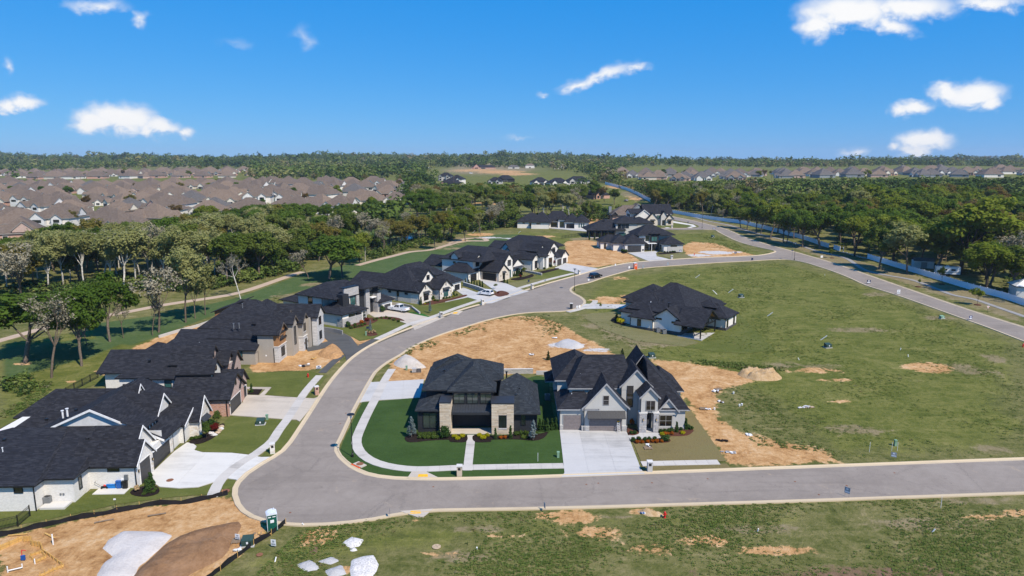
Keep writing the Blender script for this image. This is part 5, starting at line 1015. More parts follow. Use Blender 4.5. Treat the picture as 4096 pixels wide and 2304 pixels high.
h.gable(-1,14,3,14,5.6,10.4,'x','brick_grey',ends='+',oh=.4);h.gable(-8,4.2,3.6,12,6.2,8.2,'x','siding_white',ends='-',oh=.4);h.gable(0,5.2,-.2,6,3.4,6.6,'y','brick_tan',ends='-',oh=.35,rm='trim_black');h.gable(7.2,10,.4,7,4.9,7.4,'y','brick_grey',ends='-',oh=.35,rm='trim_black');h.gable(9.6,13.4,-.3,6,3.3,5.8,'y','brick_tan',ends='-',oh=.35,rm='trim_black');h.gable(-5.5,3,2,8,4.4,8.0,'y',S,ends='-',oh=.4,rm='trim_white',zbase=3);h.shed('-y',3,-9.4,.2,4.5,3.4,1.2,'shingle_dark','lower_roof',.15)
h.win('-y',-.2,1.9,3.4,.8,2.6,1,1,'cedar');h.shed('-y',-.2,1.4,3.9,3.3,2.7,.9);h.win('-y',-.3,10.8,12.2,.8,2.6,1,1);h.shed('-y',-.3,10.3,12.7,3.3,2.7,.9);h.door('-y',.4,7.9,9.2,2.7);h.win('-y',2,5.4,7,3.4,5.0,1,1,glass='glass_teal');h.win('-y',3,-6.4,-5.7,1.2,2.6);h.win('-y',3,-4.4,-3.7,1.2,2.6)
for i in range(3):h.win('-x',-7.5,6+i*1.8,7.2+i*1.8,4.2,5.8)
# trees and shrubs
def proj(x,y,z):
 """where a point stands in the photograph, 2576 px units"""
 c,s_=math.cos(PITCH),math.sin(PITCH);zz=z-CAMZ;dep=y*c-zz*s_
 return(CXS+FPX*x/dep)/1.5901,(CYS-FPX*(y*s_+zz*c)/dep)/1.5901
def leaf_quads(cent,rad,per,size,seed,up=.7,flat=1.0,rnd=.35):
 """leaf-sized faces scattered through clumps; each clump's leaves face outwards"""
 g=np.random.default_rng(seed);cent=np.repeat(np.asarray(cent,float),per,0);rad=np.repeat(np.asarray(rad,float),per)
 n=len(cent);d=g.normal(size=(n,3));d/=np.linalg.norm(d,axis=1)[:,None]
 rr=rad*(0.35+0.65*g.random(n)**.6);p=cent+d*rr[:,None]*np.array([1,1,flat])
 nr=d*.8+np.array([0,0,up])+g.normal(size=(n,3))*rnd;nr/=np.linalg.norm(nr,axis=1)[:,None]
 a=np.cross(nr,g.normal(size=(n,3)));a/=np.linalg.norm(a,axis=1)[:,None];b=np.cross(nr,a)
 s_=size*(.6+.8*g.random(n));a*=s_[:,None];b*=(s_*.62)[:,None];k=nr*(s_*.18)[:,None]
 return np.stack([p-a,p-b+k,p+a,p+b+k],1).reshape(-1,3)
def quads_mesh(name,V,m,tint=None):
 n=len(V)//4;me=bpy.data.meshes.new(name)
 me.vertices.add(len(V));me.vertices.foreach_set('co',np.ascontiguousarray(V,dtype=np.float32).ravel());me.loops.add(n*4);me.loops.foreach_set('vertex_index',np.arange(n*4,dtype=np.int32))
 me.polygons.add(n);me.polygons.foreach_set('loop_start',np.arange(0,n*4,4,dtype=np.int32));me.update(calc_edges=True)
 if tint is not None:a=me.attributes.new('tint','FLOAT','POINT');a.data.foreach_set('value',np.asarray(tint,np.float32))
 me.materials.append(MATS[m]);return me
def make_tree(seed,H=12.0,bark='bark_grey',leaf='leaf_green',bare=.28,spread=.42,limbs=5,fork=3,cl_r=.085,per=34,size=.30,r0=.022,rise=.5,twigs=False,top=.95,levels=3,lean=0.0):
 r=random.Random(seed);mb=MB();tips=[];V=lambda:Vector((r.gauss(0,1),r.gauss(0,1),r.gauss(0,1)))
 def grow(p,d,L,rad,lev):
  for i in range(3):
   d=(d+V()*.10+Vector((0,0,.10 if lev else .02))).normalized();q=p+d*(L/3);r2=rad*(.86 if lev else .93)
   mb.tube(p,q,rad,r2,n=(8,6,5,4,3)[min(lev,4)],cap=False);p,rad=q,r2
   if lev>=levels-1 and i:tips.append((p,lev))
  if lev>=levels:
   if twigs:
    for _ in range(3):mb.tube(p,p+(d+V()*.5).normalized()*L*.55,rad*.8,.01,n=3,cap=False)
   tips.append((p,lev));return
  k=limbs if lev==0 else fork;ph=r.random()*6.3
  for i in range(k):
   a=ph+i*6.283/k+r.gauss(0,.3);tilt=(spread if lev==0 else spread*.95)*(1.75 if lev==0 else 1.55)*(.55+.75*r.random())
   o=d.orthogonal().normalized();o=Matrix.Rotation(a,3,d)@o
   nd=(d*math.cos(tilt)+o*math.sin(tilt));nd.z=max(nd.z,-.1)
   grow(p,nd.normalized(),L*(rise if lev==0 else .72)*(.75+.5*r.random())*(1.35 if lev==0 else 1),rad*(.62 if k>2 else .75),lev+1)
  if lev==0:grow(p,(d+V()*.15).normalized(),L*rise*1.5,rad*.7,1)
 Lt=H*bare
 grow(Vector((0,0,-.4)),Vector((lean,0,1)).normalized(),Lt+.4,H*r0,0)
 zmax=max(t[0].z for t in tips);f=H*top/zmax
 mb.v=[(v[0]*(1 if v[2]<Lt*.5 else f**.5),v[1]*(1 if v[2]<Lt*.5 else f**.5),v[2]*(f if v[2]>0 else 1))for v in mb.v]
 C=[(t[0].x*f**.5,t[0].y*f**.5,t[0].z*f)for t in tips];rad=[H*cl_r*(.65+.7*r.random())for _ in C]
 tr=mb.mesh('trunk',bark,True);cr=quads_mesh('crown',leaf_quads(C,rad,per,size,seed,flat=.8),leaf)
 return tr,cr,H
def make_conifer(seed,H,leaf,bark='bark_dark',w=.22,per=26,size=.2,base=.06,layers=14,arms=7,droop=.25,clr=.055):
 r=random.Random(seed);mb=MB().tube((0,0,-.3),(0,0,H*.9),H*.018,H*.004,n=6,cap=False);C=[];rad=[]
 for i in range(layers):
  z=H*(base+(1-base)*i/layers);w0=H*w*(1-i/layers)**.8+.08;n=max(3,int(arms*(1-.5*i/layers)))
  for k in range(n):
   a=r.random()*6.3;q=w0*(.55+.55*r.random());p=(q*math.cos(a),q*math.sin(a),z-droop*q+r.gauss(0,.02)*H)
   mb.tube((0,0,z),p,H*.004,H*.001,n=3,cap=False)
   for t in(.55,1.0):C.append((p[0]*t,p[1]*t,z+(p[2]-z)*t));rad.append(H*clr*(1.2-.5*i/layers))
 C.append((0,0,H*.97));rad.append(H*.03)
 return mb.mesh('trunk',bark),quads_mesh('crown',leaf_quads(C,rad,per,size,seed,up=.2,flat=.9),leaf),H
def make_shrub(seed,leaf,r_=.45,h=.7,per=70,size=.07,n=7):
 r=random.Random(seed);C=[];rad=[];mb=MB()
 for i in range(n):
  a=i*6.283/n+r.random();q=r_*.5;C.append((q*math.cos(a),q*math.sin(a),h*(.4+.3*r.random())));rad.append(r_*.55);mb.tube((0,0,-.1),C[-1],.02,.01,n=3,cap=False)
 C.append((0,0,h*.62));rad.append(r_*.6)
 return mb.mesh('stem','bark_dark'),quads_mesh('foliage',leaf_quads(C,rad,per,size,seed,up=.3),leaf),h
TR={}
def proto(kind,*meshes):TR[kind]=list(meshes)
proto('green_ash',*[make_tree(10+i,12,'bark_grey','leaf_green',.26,.44,5,3,.088,36,.30)for i in range(4)])
proto('mid_green',*[make_tree(20+i,12,'bark_grey','leaf_mid',.28,.42,5,3,.080,30,.29)for i in range(4)])
proto('lime_oak',*[make_tree(30+i,12,'bark_dark','leaf_lime',.24,.50,5,3,.088,34,.28)for i in range(3)])
proto('pale_sycamore',*[make_tree(40+i,20,'bark_white','leaf_pale',.30,.34,5,3,.078,40,.36,.013,.36,True)for i in range(5)])
proto('olive_oak',*[make_tree(50+i,12,'bark_grey','leaf_olive',.26,.44,5,3,.082,28,.27)for i in range(2)])
proto('rusty_oak',make_tree(60,12,'bark_dark','leaf_rust',.26,.46,5,3,.085,26,.26,twigs=True),make_tree(61,12,'bark_dark','leaf_rust',.26,.46,5,3,.085,26,.26,twigs=True))
proto('budding_tree',*[make_tree(70+i,14,'bark_twig','leaf_grey',.34,.36,4,3,.055,9,.22,.015,.42,True)for i in range(3)],*[make_tree(75+i,14,'bark_twig','leaf_pale',.34,.36,4,3,.07,24,.28,.015,.42,True)for i in range(2)])
proto('bare_tree',*[make_tree(80+i,14,'bark_twig','leaf_grey',.36,.34,4,4,.05,4,.18,.014,.42,True)for i in range(2)])
proto('leaning_tree',make_tree(86,16,'bark_white','leaf_grey',.5,.4,3,3,.05,6,.2,.012,.3,True,lean=-.35))
proto('road_tree',*[make_tree(120+i,12,'bark_grey',('leaf_mid','leaf_lime','leaf_green')[i],.36,.40,5,3,.085,32,.28)for i in range(3)])
proto('cedar',*[make_conifer(90+i,8,'leaf_dark',w=.24,per=22,size=.2)for i in range(2)])
proto('blue_spruce',make_conifer(95,3.4,'leaf_bluespruce','bark_grey',.2,22,.075,.2,13,7,.1,.045))
proto('arborvitae',make_conifer(97,2.0,'leaf_arborvitae',w=.15,per=26,size=.07,base=.04,layers=11,arms=7,droop=0,clr=.075))
proto('young_tree',make_tree(100,4.5,'bark_grey','leaf_lime',.34,.38,4,3,.09,14,.13,.012,.4),make_tree(101,4.5,'bark_grey','leaf_mid',.34,.36,4,3,.08,8,.12,.01,.4))
proto('garden_tree',make_tree(103,3.2,'bark_dark','leaf_boxwood',.2,.34,4,3,.13,26,.10,.014,.45))
proto('red_maple',make_tree(104,1.8,'bark_dark','leaf_red',.25,.55,4,3,.16,22,.07,.015,.4))
proto('boxwood',make_shrub(110,'leaf_boxwood',.42,.7),make_shrub(111,'leaf_boxwood',.42,.65));proto('yellow_shrub',make_shrub(112,'leaf_yellow',.42,.6));proto('orange_shrub',make_shrub(113,'leaf_orange',.32,.55,50))
proto('dark_shrub',make_shrub(114,'leaf_arborvitae',.4,.7));proto('straw_grass',make_shrub(115,'leaf_straw',.4,1.3,60,.12));proto('red_shrub',make_shrub(116,'leaf_red',.38,.7));proto('wide_bush',make_shrub(117,'leaf_mid',1.6,1.9,120,.2,11),make_shrub(118,'leaf_green',1.5,1.8,120,.2,11))
prng=random.Random(5);PLANTED={}
def plant(kind,name,p,height,label,cat,group=None,var=None,rot=None,wide=1.0):
 L=TR[kind];tr,cr,H=L[var%len(L)]if var is not None else prng.choice(L);f=height/H
 e=empty(name,(p[0],p[1],tz(p[0],p[1])-.05),prng.random()*6.3 if rot is None else rot);e.scale=(f*wide,f*wide,f)
 tag(e,label,cat,group);link(tr.name.split('.')[0],tr,e);link(cr.name.split('.')[0],cr,e);return e
def tree_px(kind,name,bx,by,topy,label,group=None,wide=1.0,var=None):
 b=at(bx,by);d=ray_s(bx*1.5901,topy*1.5901);t=b.y/d[1];hgt=CAMZ+d[2]*t-b.z
 return plant(kind,name,b,max(hgt,.5),label,'tree',group,var,wide=wide)
for a in(('green_ash','ash_tree',64,912,738,'broad dark green tree nearest the left edge of the picture',1.5,0),('bare_tree','budding_tree',129,950,735,'bare grey tree with one pale trunk left of the white houses',1.0,0),('green_ash','ash_tree',205,921,728,'narrow green tree standing alone on the shaded lawn',.75,1),('green_ash','ash_tree',277,859,688,'bright green tree on a tall bare stem above the cart path',.8,2),('budding_tree','budding_tree',311,850,752,'thin small tree beside the bright green one',.7,0),('budding_tree','budding_tree',384,844,735,'pale-stemmed thin tree next to the thick trunk',.6,1),('budding_tree','budding_tree',399,836,667,'thick-trunked budding tree on the golf slope',1.1,2),('budding_tree','budding_tree',467,811,622,'tall budding tree on the golf slope, first of three in a line',.8,3),('budding_tree','budding_tree',491,801,690,'shorter budding tree in the middle of the line of three',.8,4),('budding_tree','budding_tree',516,792,660,'budding tree nearest the unfinished house in the line of three',.7,3),('leaning_tree','leaning_tree',606,752,640,'leaning white-limbed tree at the cart path corner',1.0,0),('green_ash','ash_tree',218,868,790,'small green tree low on the shaded lawn',.7,3),('green_ash','ash_tree',827,703,590,'round bright green tree behind the modern stone house',1.45,0),('budding_tree','budding_tree',776,700,625,'dark twiggy tree left of the round bright tree',1.2,1),('mid_green','shade_tree',862,697,612,'green tree leaning on the round bright tree',1.2,2),('lime_oak','oak_tree',905,661,585,'yellow-green tree at the pond end of the fairway',1.1,1),('pale_sycamore','sycamore_tree',919,657,575,'tall thin tree beside the cart path at the pond',.7,2),('mid_green','shade_tree',1095,627,560,'green tree on the fairway before the loop path',.9,1),('olive_oak','oak_tree',1114,605,530,'olive tree behind the loop path',1.0,0),('lime_oak','oak_tree',1133,606,540,'yellow-green tree behind the loop path',1.0,2),('mid_green','shade_tree',1171,607,545,'double-stemmed tree inside the loop path',.9,3),('budding_tree','budding_tree',1211,602,570,'slender sapling on the far fairway',.6,1)):
 tree_px(a[0],a[1],a[2],a[3],a[4],a[5],None,a[6],a[7])
for i,(bx,by,ty,w)in enumerate(((1863,574,520,1.1),(1879,579,522,1.1),(1902,586,515,1.0),(1914,589,516,.9),(1937,600,505,1.1),(1971,611,525,1.0),(1979,614,530,.9),(1997,601,535,1.0),(2019,622,528,1.0))):
 tree_px('road_tree','roadside_tree',bx,by,ty,'green tree in the roadside row before the white fence','trees in the row along the white fence',w*.9,i)
for bx,by,ty in((1707,536,508),(1804,553.5,522),(1822,556,524)):tree_px('budding_tree','budding_tree',bx,by,ty,'thin young tree before the far part of the white fence','thin trees before the far fence',.8)
for a in(('green_ash','roadside_tree',2062,625,535,'last and darkest tree of the roadside row, by the broken fence',1.35,3),('mid_green','shade_tree',2211,677,566,'green tree alone on the strip where the fence resumes',.9,0),('budding_tree','budding_tree',2282,689,558,'thin-leaved tree before the middle of the white fence',1.25,3),('lime_oak','oak_tree',2414,690,494,'huge yellow-green tree towering behind the white fence',1.15,0),('lime_oak','oak_tree',2477,737,612,'lime green tree leaning at the fence near the right edge',1.2,1),('mid_green','shade_tree',2550,737,618,'dark-limbed tree behind the fence at the right edge',1.25,2),('young_tree','young_tree',2369,715,668,'pale young tree between path and fence',.7,1),('young_tree','young_tree',2459,767,724,'yellow-green young tree in a mulch ring by the path',1.0,0),('young_tree','young_tree',2310,721,700,'bare sapling in a mulch ring',.6,1),('young_tree','young_tree',2093,649,625,'small sapling by the gap in the fence',.9,1),('young_tree','young_tree',1510,783,760,'thin staked sapling by the cul-de-sac',.5,1)):
 tree_px(a[0],a[1],a[2],a[3],a[4],a[5],None,a[6],a[7])
for bx,by in((2459,767),(2310,721.5),(2369,715),(2093,649)):
 p=at(bx,by);tag(MB().lathe([(.9,-.1),(.8,.12),(.1,.2)],(p.x,p.y,p.z),14).build('mulch_ring','mulch_red'),'round red mulch ring at the foot of a young tree','mulch ring','mulch rings on the path strip')
def inside(poly,x,y):
 c=False
 for i in range(len(poly)):
  (ax,ay),(bx,by)=poly[i],poly[(i+1)%len(poly)]
  if(ay>y)!=(by>y)and x<(bx-ax)*(y-ay)/(by-ay)+ax:c=not c
 return c
def dpoly(*f):return[(f[i],f[i+1])for i in range(0,len(f),2)]
KINDNAME={'pale_sycamore':('sycamore_tree','pale green sycamore with whitish limbs'),'green_ash':('ash_tree','deep green leafy tree'),'mid_green':('shade_tree','mid green spring tree'),'lime_oak':('oak_tree','yellow-green oak'),'olive_oak':('oak_tree','olive brown oak'),'rusty_oak':('oak_tree','rusty red-brown tree'),'budding_tree':('budding_tree','thin grey budding tree'),'bare_tree':('bare_tree','bare grey tree'),'cedar':('cedar_tree','dark conical cedar')}
SEEN=[]
def cap_height(x,y,hh,keep=.5):
 z=tz(x,y);dx,dy=proj(x,y,z)
 if any(inside(c,dx,dy)for c in SEEN):return hh
 for k in(1,.85,.7,.58,.48,.4):
  tx,ty=proj(x,y,z+hh*k)
  if not any(inside(c,tx,ty)for c in SEEN):return hh*k
 return None
def wood(flat,spacing,mix,h0,h1,where,seed,limit=400,wide=(.85,1.2)):
 poly=dpoly(*flat);W=[at(*p)for p in poly];r=random.Random(seed);pl=[]
 x0,x1,y0,y1=min(p.x for p in W),max(p.x for p in W),min(p.y for p in W),max(p.y for p in W);wp=[(p.x,p.y)for p in W]
 for _ in range(30000):
  x,y=r.uniform(x0,x1),r.uniform(y0,y1)
  if inside(wp,x,y)and all((x-q[0])**2+(y-q[1])**2>spacing**2 for q in pl):pl.append((x,y))
  if len(pl)>=limit:break
 pl.sort(key=lambda q:q[1]);kinds=[k for k,n in mix for _ in range(n)]
 for q in pl:
  k=r.choice(kinds);nm,lb=KINDNAME[k];hh=r.uniform(h0,h1)*(.75 if k in('cedar',)else 1.0);hc=cap_height(q[0],q[1],hh)
  if hc is None:continue
  hh=hc if r.random()<.93 else hh
  plant(k,nm,q,hh,lb+' '+where,'tree',lb.replace('tree','trees')+' '+where,r.randrange(9),wide=r.uniform(*wide))
 return pl
SUB_L=dpoly(-80,605,60,590,100,572,200,562,330,556,440,545,520,528,640,512,700,508,830,512,900,505,1000,498,1030,488,1020,462,880,455,600,452,300,455,0,462,-80,465)
SUB_U=dpoly(-80,450,0,449,300,452,560,449,630,444,620,420,420,417,0,424,-80,428)
SUB_R=dpoly(1530,446,1560,452,1700,456,2000,450,2400,448,2640,448,2640,405,2300,408,2000,412,1700,414,1560,424)
SEEN+=[SUB_L,SUB_U,SUB_R,dpoly(1090,462,1340,462,1480,462,1500,448,1420,432,1330,418,1300,411,1180,411,1090,424,1080,450),dpoly(1460,492,1500,505,1560,520,1640,535,1660,520,1600,480,1540,462,1470,462),dpoly(1300,575,1300,555,1330,535,1440,535,1480,570)]
PS_=[('pale_sycamore',6),('budding_tree',2),('olive_oak',1),('mid_green',1)]
wood((-60,770,60,765,150,740,240,735,380,728,520,720,560,700,540,670,400,672,200,690,-60,705),6.2,PS_,14,18.5,'at the front of the left wood',1,60)
wood((-60,700,200,686,400,668,560,662,700,640,760,610,700,585,520,600,300,610,120,625,-60,650),9.0,[('pale_sycamore',5),('mid_green',2),('olive_oak',2),('green_ash',2),('budding_tree',1)],12,17,'deep in the left wood',2,80)
wood((560,722,650,700,760,672,860,640,950,622,900,610,760,640,640,665,560,690),6.0,[('green_ash',3),('mid_green',3),('budding_tree',3),('pale_sycamore',2),('olive_oak',1)],9,16,'between the cart path and the pond',3,45)
wood((120,615,330,585,560,570,640,565,660,585,500,605,300,625),8.5,[('mid_green',3),('green_ash',3),('lime_oak',1),('olive_oak',1),('rusty_oak',1)],9,15,'along the suburb side of the left wood',4,40)
wood((640,582,700,578,790,574,800,560,700,556,640,560),6.5,[('green_ash',5)],11,14,'in the dark grove below the suburb',5,26,(1.1,1.4))
wood((820,560,1010,548,1010,536,900,540,820,548),7.0,[('mid_green',3),('green_ash',2),('bare_tree',1)],9,13,'in the row below the far suburb end',6,22)
wood((960,640,1060,615,1140,596,1250,580,1300,575,1290,560,1150,565,1050,590,960,615),7.0,[('lime_oak',2),('olive_oak',2),('budding_tree',3),('mid_green',3),('bare_tree',1)],8,13,'round the pond',7,46)
wood((1020,560,1300,545,1300,565,1480,560,1540,545,1560,515,1480,495,1250,492,1050,505,1000,530),8.5,[('mid_green',5),('pale_sycamore',3),('green_ash',3),('budding_tree',2),('rusty_oak',1),('olive_oak',1)],10,16,'in the middle wood behind the long white house',8,120)
RW=[('mid_green',5),('green_ash',4),('lime_oak',2),('pale_sycamore',1),('budding_tree',2),('olive_oak',1),('cedar',1)]
wood((1640,528,1760,536,1850,556,1960,588,2060,606,2060,585,1960,565,1850,535,1760,515,1640,505),6.5,RW,9,14,'just behind the white fence',9,60)
wood((1640,503,1760,512,1850,530,1960,560,2070,580,2160,585,2160,540,1960,520,1760,492,1640,488),8.5,RW+[('cedar',3)],9,14,'in the right wood',10,90)
wood((2110,640,2220,655,2400,700,2620,770,2640,690,2500,650,2380,625,2200,600,2110,600),11.0,[('mid_green',3),('green_ash',3),('lime_oak',3),('budding_tree',1)],12,18,'in the yards behind the white fence',11,34,(1.0,1.35))
wood((2160,596,2380,620,2640,680,2640,560,2380,530,2160,535),10.5,[('lime_oak',4),('mid_green',4),('green_ash',4),('olive_oak',1),('rusty_oak',1),('pale_sycamore',1)],13,19,'in the big right wood',12,110,(1.0,1.35))
# far woods: one mass of crowns
def foliage_tint():
 m=bpy.data.materials.new('leaf_wood');m.use_nodes=True;MATS['leaf_wood']=m;t=NT(m.node_tree);t.n.clear();out=t('OutputMaterial')
 a=t('Attribute',attribute_name='tint');P=t('NewGeometry').outputs['Position'];n=t.noise(P,.25,2.0)
 f=t.m('ADD',a.outputs['Fac'],t.m('MULTIPLY',t.m('SUBTRACT',n,.5),.22))
 c=t.ramp(f,(0.0,(.030,.055,.018)),(.18,(.060,.100,.022)),(.42,(.095,.140,.032)),(.6,(.140,.175,.045)),(.75,(.185,.195,.07)),(.88,(.165,.13,.055)),(1.0,(.22,.19,.12)))
 d=t('BsdfDiffuse',c);tr=t('BsdfTranslucent',c);mx=t('MixShader',.15,d.outputs[0],tr.outputs[0]);t.l.new(mx.outputs[0],out.inputs[0])
foliage_tint()
def low_crown(seed,n,size):
 g=np.random.default_rng(seed);k=9;C=g.normal(size=(k,3))*np.array([.30,.30,.20])+np.array([0,0,.62]);rad=.20+.10*g.random(k)
 return leaf_quads(C,rad,n//k,size,seed,up=.5,rnd=.4)
def scatter(name,label,P,Hs,wid,tint,n,size,seed):
 """join crowns at places P (x, y), heights Hs"""
 protos=[low_crown(seed+i,n,size)for i in range(7)];m=len(protos[0]);g=np.random.default_rng(seed)
 V=np.empty((len(P)*m,3),np.float32);T_=np.empty(len(P)*m,np.float32)
 for i,(p,hh,w,tt)in enumerate(zip(P,Hs,wid,tint)):
  q=protos[i%7];a=g.random()*6.3;c,s_=math.cos(a),math.sin(a)
  V[i*m:(i+1)*m,0]=(q[:,0]*c-q[:,1]*s_)*hh*w+p[0];V[i*m:(i+1)*m,1]=(q[:,0]*s_+q[:,1]*c)*hh*w+p[1];V[i*m:(i+1)*m,2]=q[:,2]*hh+p[2];T_[i*m:(i+1)*m]=tt
 o=link(name,quads_mesh(name,V,'leaf_wood',T_));tag(o,label,name.replace('_',' '),kind='stuff');return o
SUB_LB=dpoly(-80,640,60,612,200,585,330,572,560,560,700,540,770,548,850,546,1000,522,1030,495,1020,462,880,455,600,452,300,455,0,462,-80,465)
CLEAR=[SUB_LB,SUB_U,SUB_R,dpoly(1090,470,1340,470,1480,468,1500,448,1420,432,1330,418,1300,408,1180,408,1090,420,1060,450),dpoly(1460,500,1560,520,1700,560,1740,545,1600,480,1540,462,1470,455),dpoly(20,426,480,424,480,412,20,414),dpoly(900,470,1010,470,1010,440,990,440)]
NEARW=[dpoly(-100,700,760,620,1000,560,1000,520,760,548,560,552,330,556,-100,620),dpoly(1000,640,1560,560,1560,490,1000,505),dpoly(1640,540,2200,660,2700,800,2700,540,2160,530,1640,480)]
def far_woods():
 r=random.Random(77);near,far=[],[]
 for _ in range(60000):
  y=330+2600*r.random()**1.6;x=r.uniform(-.85,.85)*y;dx,dy=proj(x,y,tz(x,y))
  if not(-120<dx<2700):continue
  if y<1400 and any(inside(c,dx,dy)for c in CLEAR):continue
  if y<520 and any(inside(c,dx,dy)for c in NEARW):continue
  if dy>640 or(y<480 and dx>1200):continue
  (near if y<800 else far).append((x,y))
 def thin(L,cell,most):
  seen=set();out=[]
  for(x,y)in L:
   k=(int(x/cell),int(y/cell))
   if k in seen:continue
   seen.add(k);out.append((x,y))
   if len(out)>=most:break
  return out
 N=thin(near,9.0,2300);Fr=thin(far,13.0,5200)
 def fin(L,h0,h1):
  P,Hs,W,Tn=[],[],[],[]
  for(x,y)in L:
   k=math.sin(x*.013)+math.sin(y*.017+x*.004);hh=r.uniform(h0,h1);hc=cap_height(x,y,hh)
   if hc is None:continue
   P.append((x,y,tz(x,y)-.6));Hs.append(hc*(1.5 if y>1500 and r.random()<.12 else 1));W.append(r.uniform(.85,1.35)*(hh/hc)**.6);Tn.append(min(1,max(0,.40+.12*k+r.gauss(0,.2))))
  return P,Hs,W,Tn
 scatter('distant_wood','wooded land between the far suburbs',*fin(N,8,14),150,.085,5)
 scatter('ridge_wood','tree-covered ridge on the skyline',*fin(Fr,9,15),63,.13,9)
far_woods()
def bushes():
 """undergrowth along the wood edges and the pond"""
 r=random.Random(12);P,Hs,W,Tn=[],[],[],[]
 for flat,n,h0,h1 in(((-40,778,240,745,540,728,760,680,760,660,540,700,240,722,-40,740),420,1.2,4.0),((560,700,760,655,960,622,960,600,760,620,560,660),260,1.5,4.5),((930,655,1060,622,1150,600,1140,590,1040,605,920,640),160,1,2.6),((0,975,60,950,70,960,20,990),14,1,2),((40,990,90,965,110,972,60,1000),14,.8,1.8),((1180,585,1300,572,1300,562,1180,574),60,1.5,4),((1640,516,1850,545,2060,598,2060,586,1850,532,1640,502),220,1.5,4.5),((2110,622,2300,660,2640,780,2640,700,2300,630,2110,600),60,1.0,2.5),((1270,575,1480,562,1560,545,1560,530,1440,545,1270,560),160,2,5),((1000,580,1300,560,1300,545,1000,560),160,2,5)):
  poly=[(p.x,p.y)for p in(at(*q)for q in dpoly(*flat))];xs=[p[0]for p in poly];ys=[p[1]for p in poly];k=0
  for _ in range(n*12):
   x,y=r.uniform(min(xs),max(xs)),r.uniform(min(ys),max(ys))
   if inside(poly,x,y):P.append((x,y,tz(x,y)-.4));Hs.append(r.uniform(h0,h1));W.append(r.uniform(.9,1.6));Tn.append(min(1,max(0,r.gauss(.36,.22))));k+=1
   if k>=n:break
 scatter('undergrowth','low brush along the wood edges and the pond',P,Hs,W,Tn,90,.11,31)
bushes()
def pond(label,*flat):
 p=smooth(pts(*flat),1.5,True);tag(sheet('pond_water',p,.05,'pond_water'),label,kind='structure')
pond('dark blue pond glimpsed between the trees',812,612,850,600,900,598,950,604,1000,598,1050,588,1050,596,1000,612,960,622,900,616,850,618)
# far suburb houses
def suburb_proto(i,wallm,gabm,roofm,two):
 r=random.Random(300+i);h=House('suburb_house','suburb house',(0,0),0,roof=(roofm,'trim_grey'),z=0)
 w,d=16+r.random()*4,13+r.random()*4;e=3.1 if not two else 5.4;m=.74
 h.wall(0,w,0,d,e+.1,wallm);rz=e+m*(min(w,d)/2+.5);h.hip(-.5,w+.5,-.5,d+.5,e,rz,caps=False)
 gx=r.uniform(.5,2.5);gw=r.uniform(4.5,6);h.wall(gx,gx+gw,-2.2,3,e+.05,gabm);h.gable(gx,gx+gw,-2.2,d*.5,e-.1,e+gw*.42+.2,'y',gabm,ends='-',oh=.4)
 hx=w-r.uniform(5.5,7);hw=r.uniform(4,5.5);h.wall(hx,hx+hw,-1.2,3,e,gabm if i%2 else wallm);h.gable(hx,hx+hw,-1.2,d*.5,e-.15,e+hw*.44,'y',gabm,ends='-',oh=.4)
 if i%3==0:h.gable(w*.3,w+.4,d*.35,d*.8,e+1.0,e+4.2,'x',gabm,ends='+',oh=.35)
 if i%3==1:h.hip(w*.35,w+3,d*.3,d+2.5,e,e+3.6,caps=False);h.wall(w*.4,w+2.5,d*.35,d+2,e,wallm)
 h.gar('-y',-2.2,gx+.6,gx+gw-.6,2.2,'garage_white' if i%2 else 'garage_charcoal','trim_white',1);h.win('-y',-1.2,hx+.9,hx+hw-.9,.8,2.3,2,1,'trim_white')
 h.win('+x',w,2,3.6,.9,2.3,1,1,'trim_white');h.win('-x',0,3,4.6,.9,2.3,1,1,'trim_white');h.win('+y',d,3,6,.7,2.4,2,1,'trim_white')
 if two:h.win('-y',-2.2,gx+1.2,gx+gw-1.2,3.6,4.8,2,1);h.win('-y',-1.2,hx+1,hx+hw-1,3.6,4.8,2,1)
 h.door('-y',0,w*.48,w*.48+1,2.1);h.wd=(w,d);return h
SP=[suburb_proto(i,*a)for i,a in enumerate((('brick_red','brick_pink','shingle_taupe',0),('brick_white','stucco_white','shingle_taupe',0),('brick_tan','stucco_cream','shingle_brown',0),('stucco_white','siding_white','shingle_taupe',1),('brick_pink','siding_slate','shingle_brown',0),('brick_white','brick_white','shingle_grey',0),('brick_red','stucco_cream','shingle_brown',0),('stucco_cream','stucco_white','shingle_taupe',0),('siding_slate','siding_white','shingle_grey',0)))]
SPL=['red brick house with pink brick gables','white brick house with white gables','tan brick house with cream gables','white two-storey house','pink brick house with slate gables','white brick house under a grey roof','red brick house with cream gables','cream house with white gables','slate blue house with white gables']
SPT=[[h.root]+list(h.root.children)for h in SP]
def place_suburb(k,x,y,ang,f,where,group):
 src=SP[k].root;o=copy_tree(src);o.location=(x,y,tz(x,y)-.2);o.rotation_euler=(0,0,ang);o.scale=(f,f,f);tag(o,SPL[k]+' '+where,'house',group)
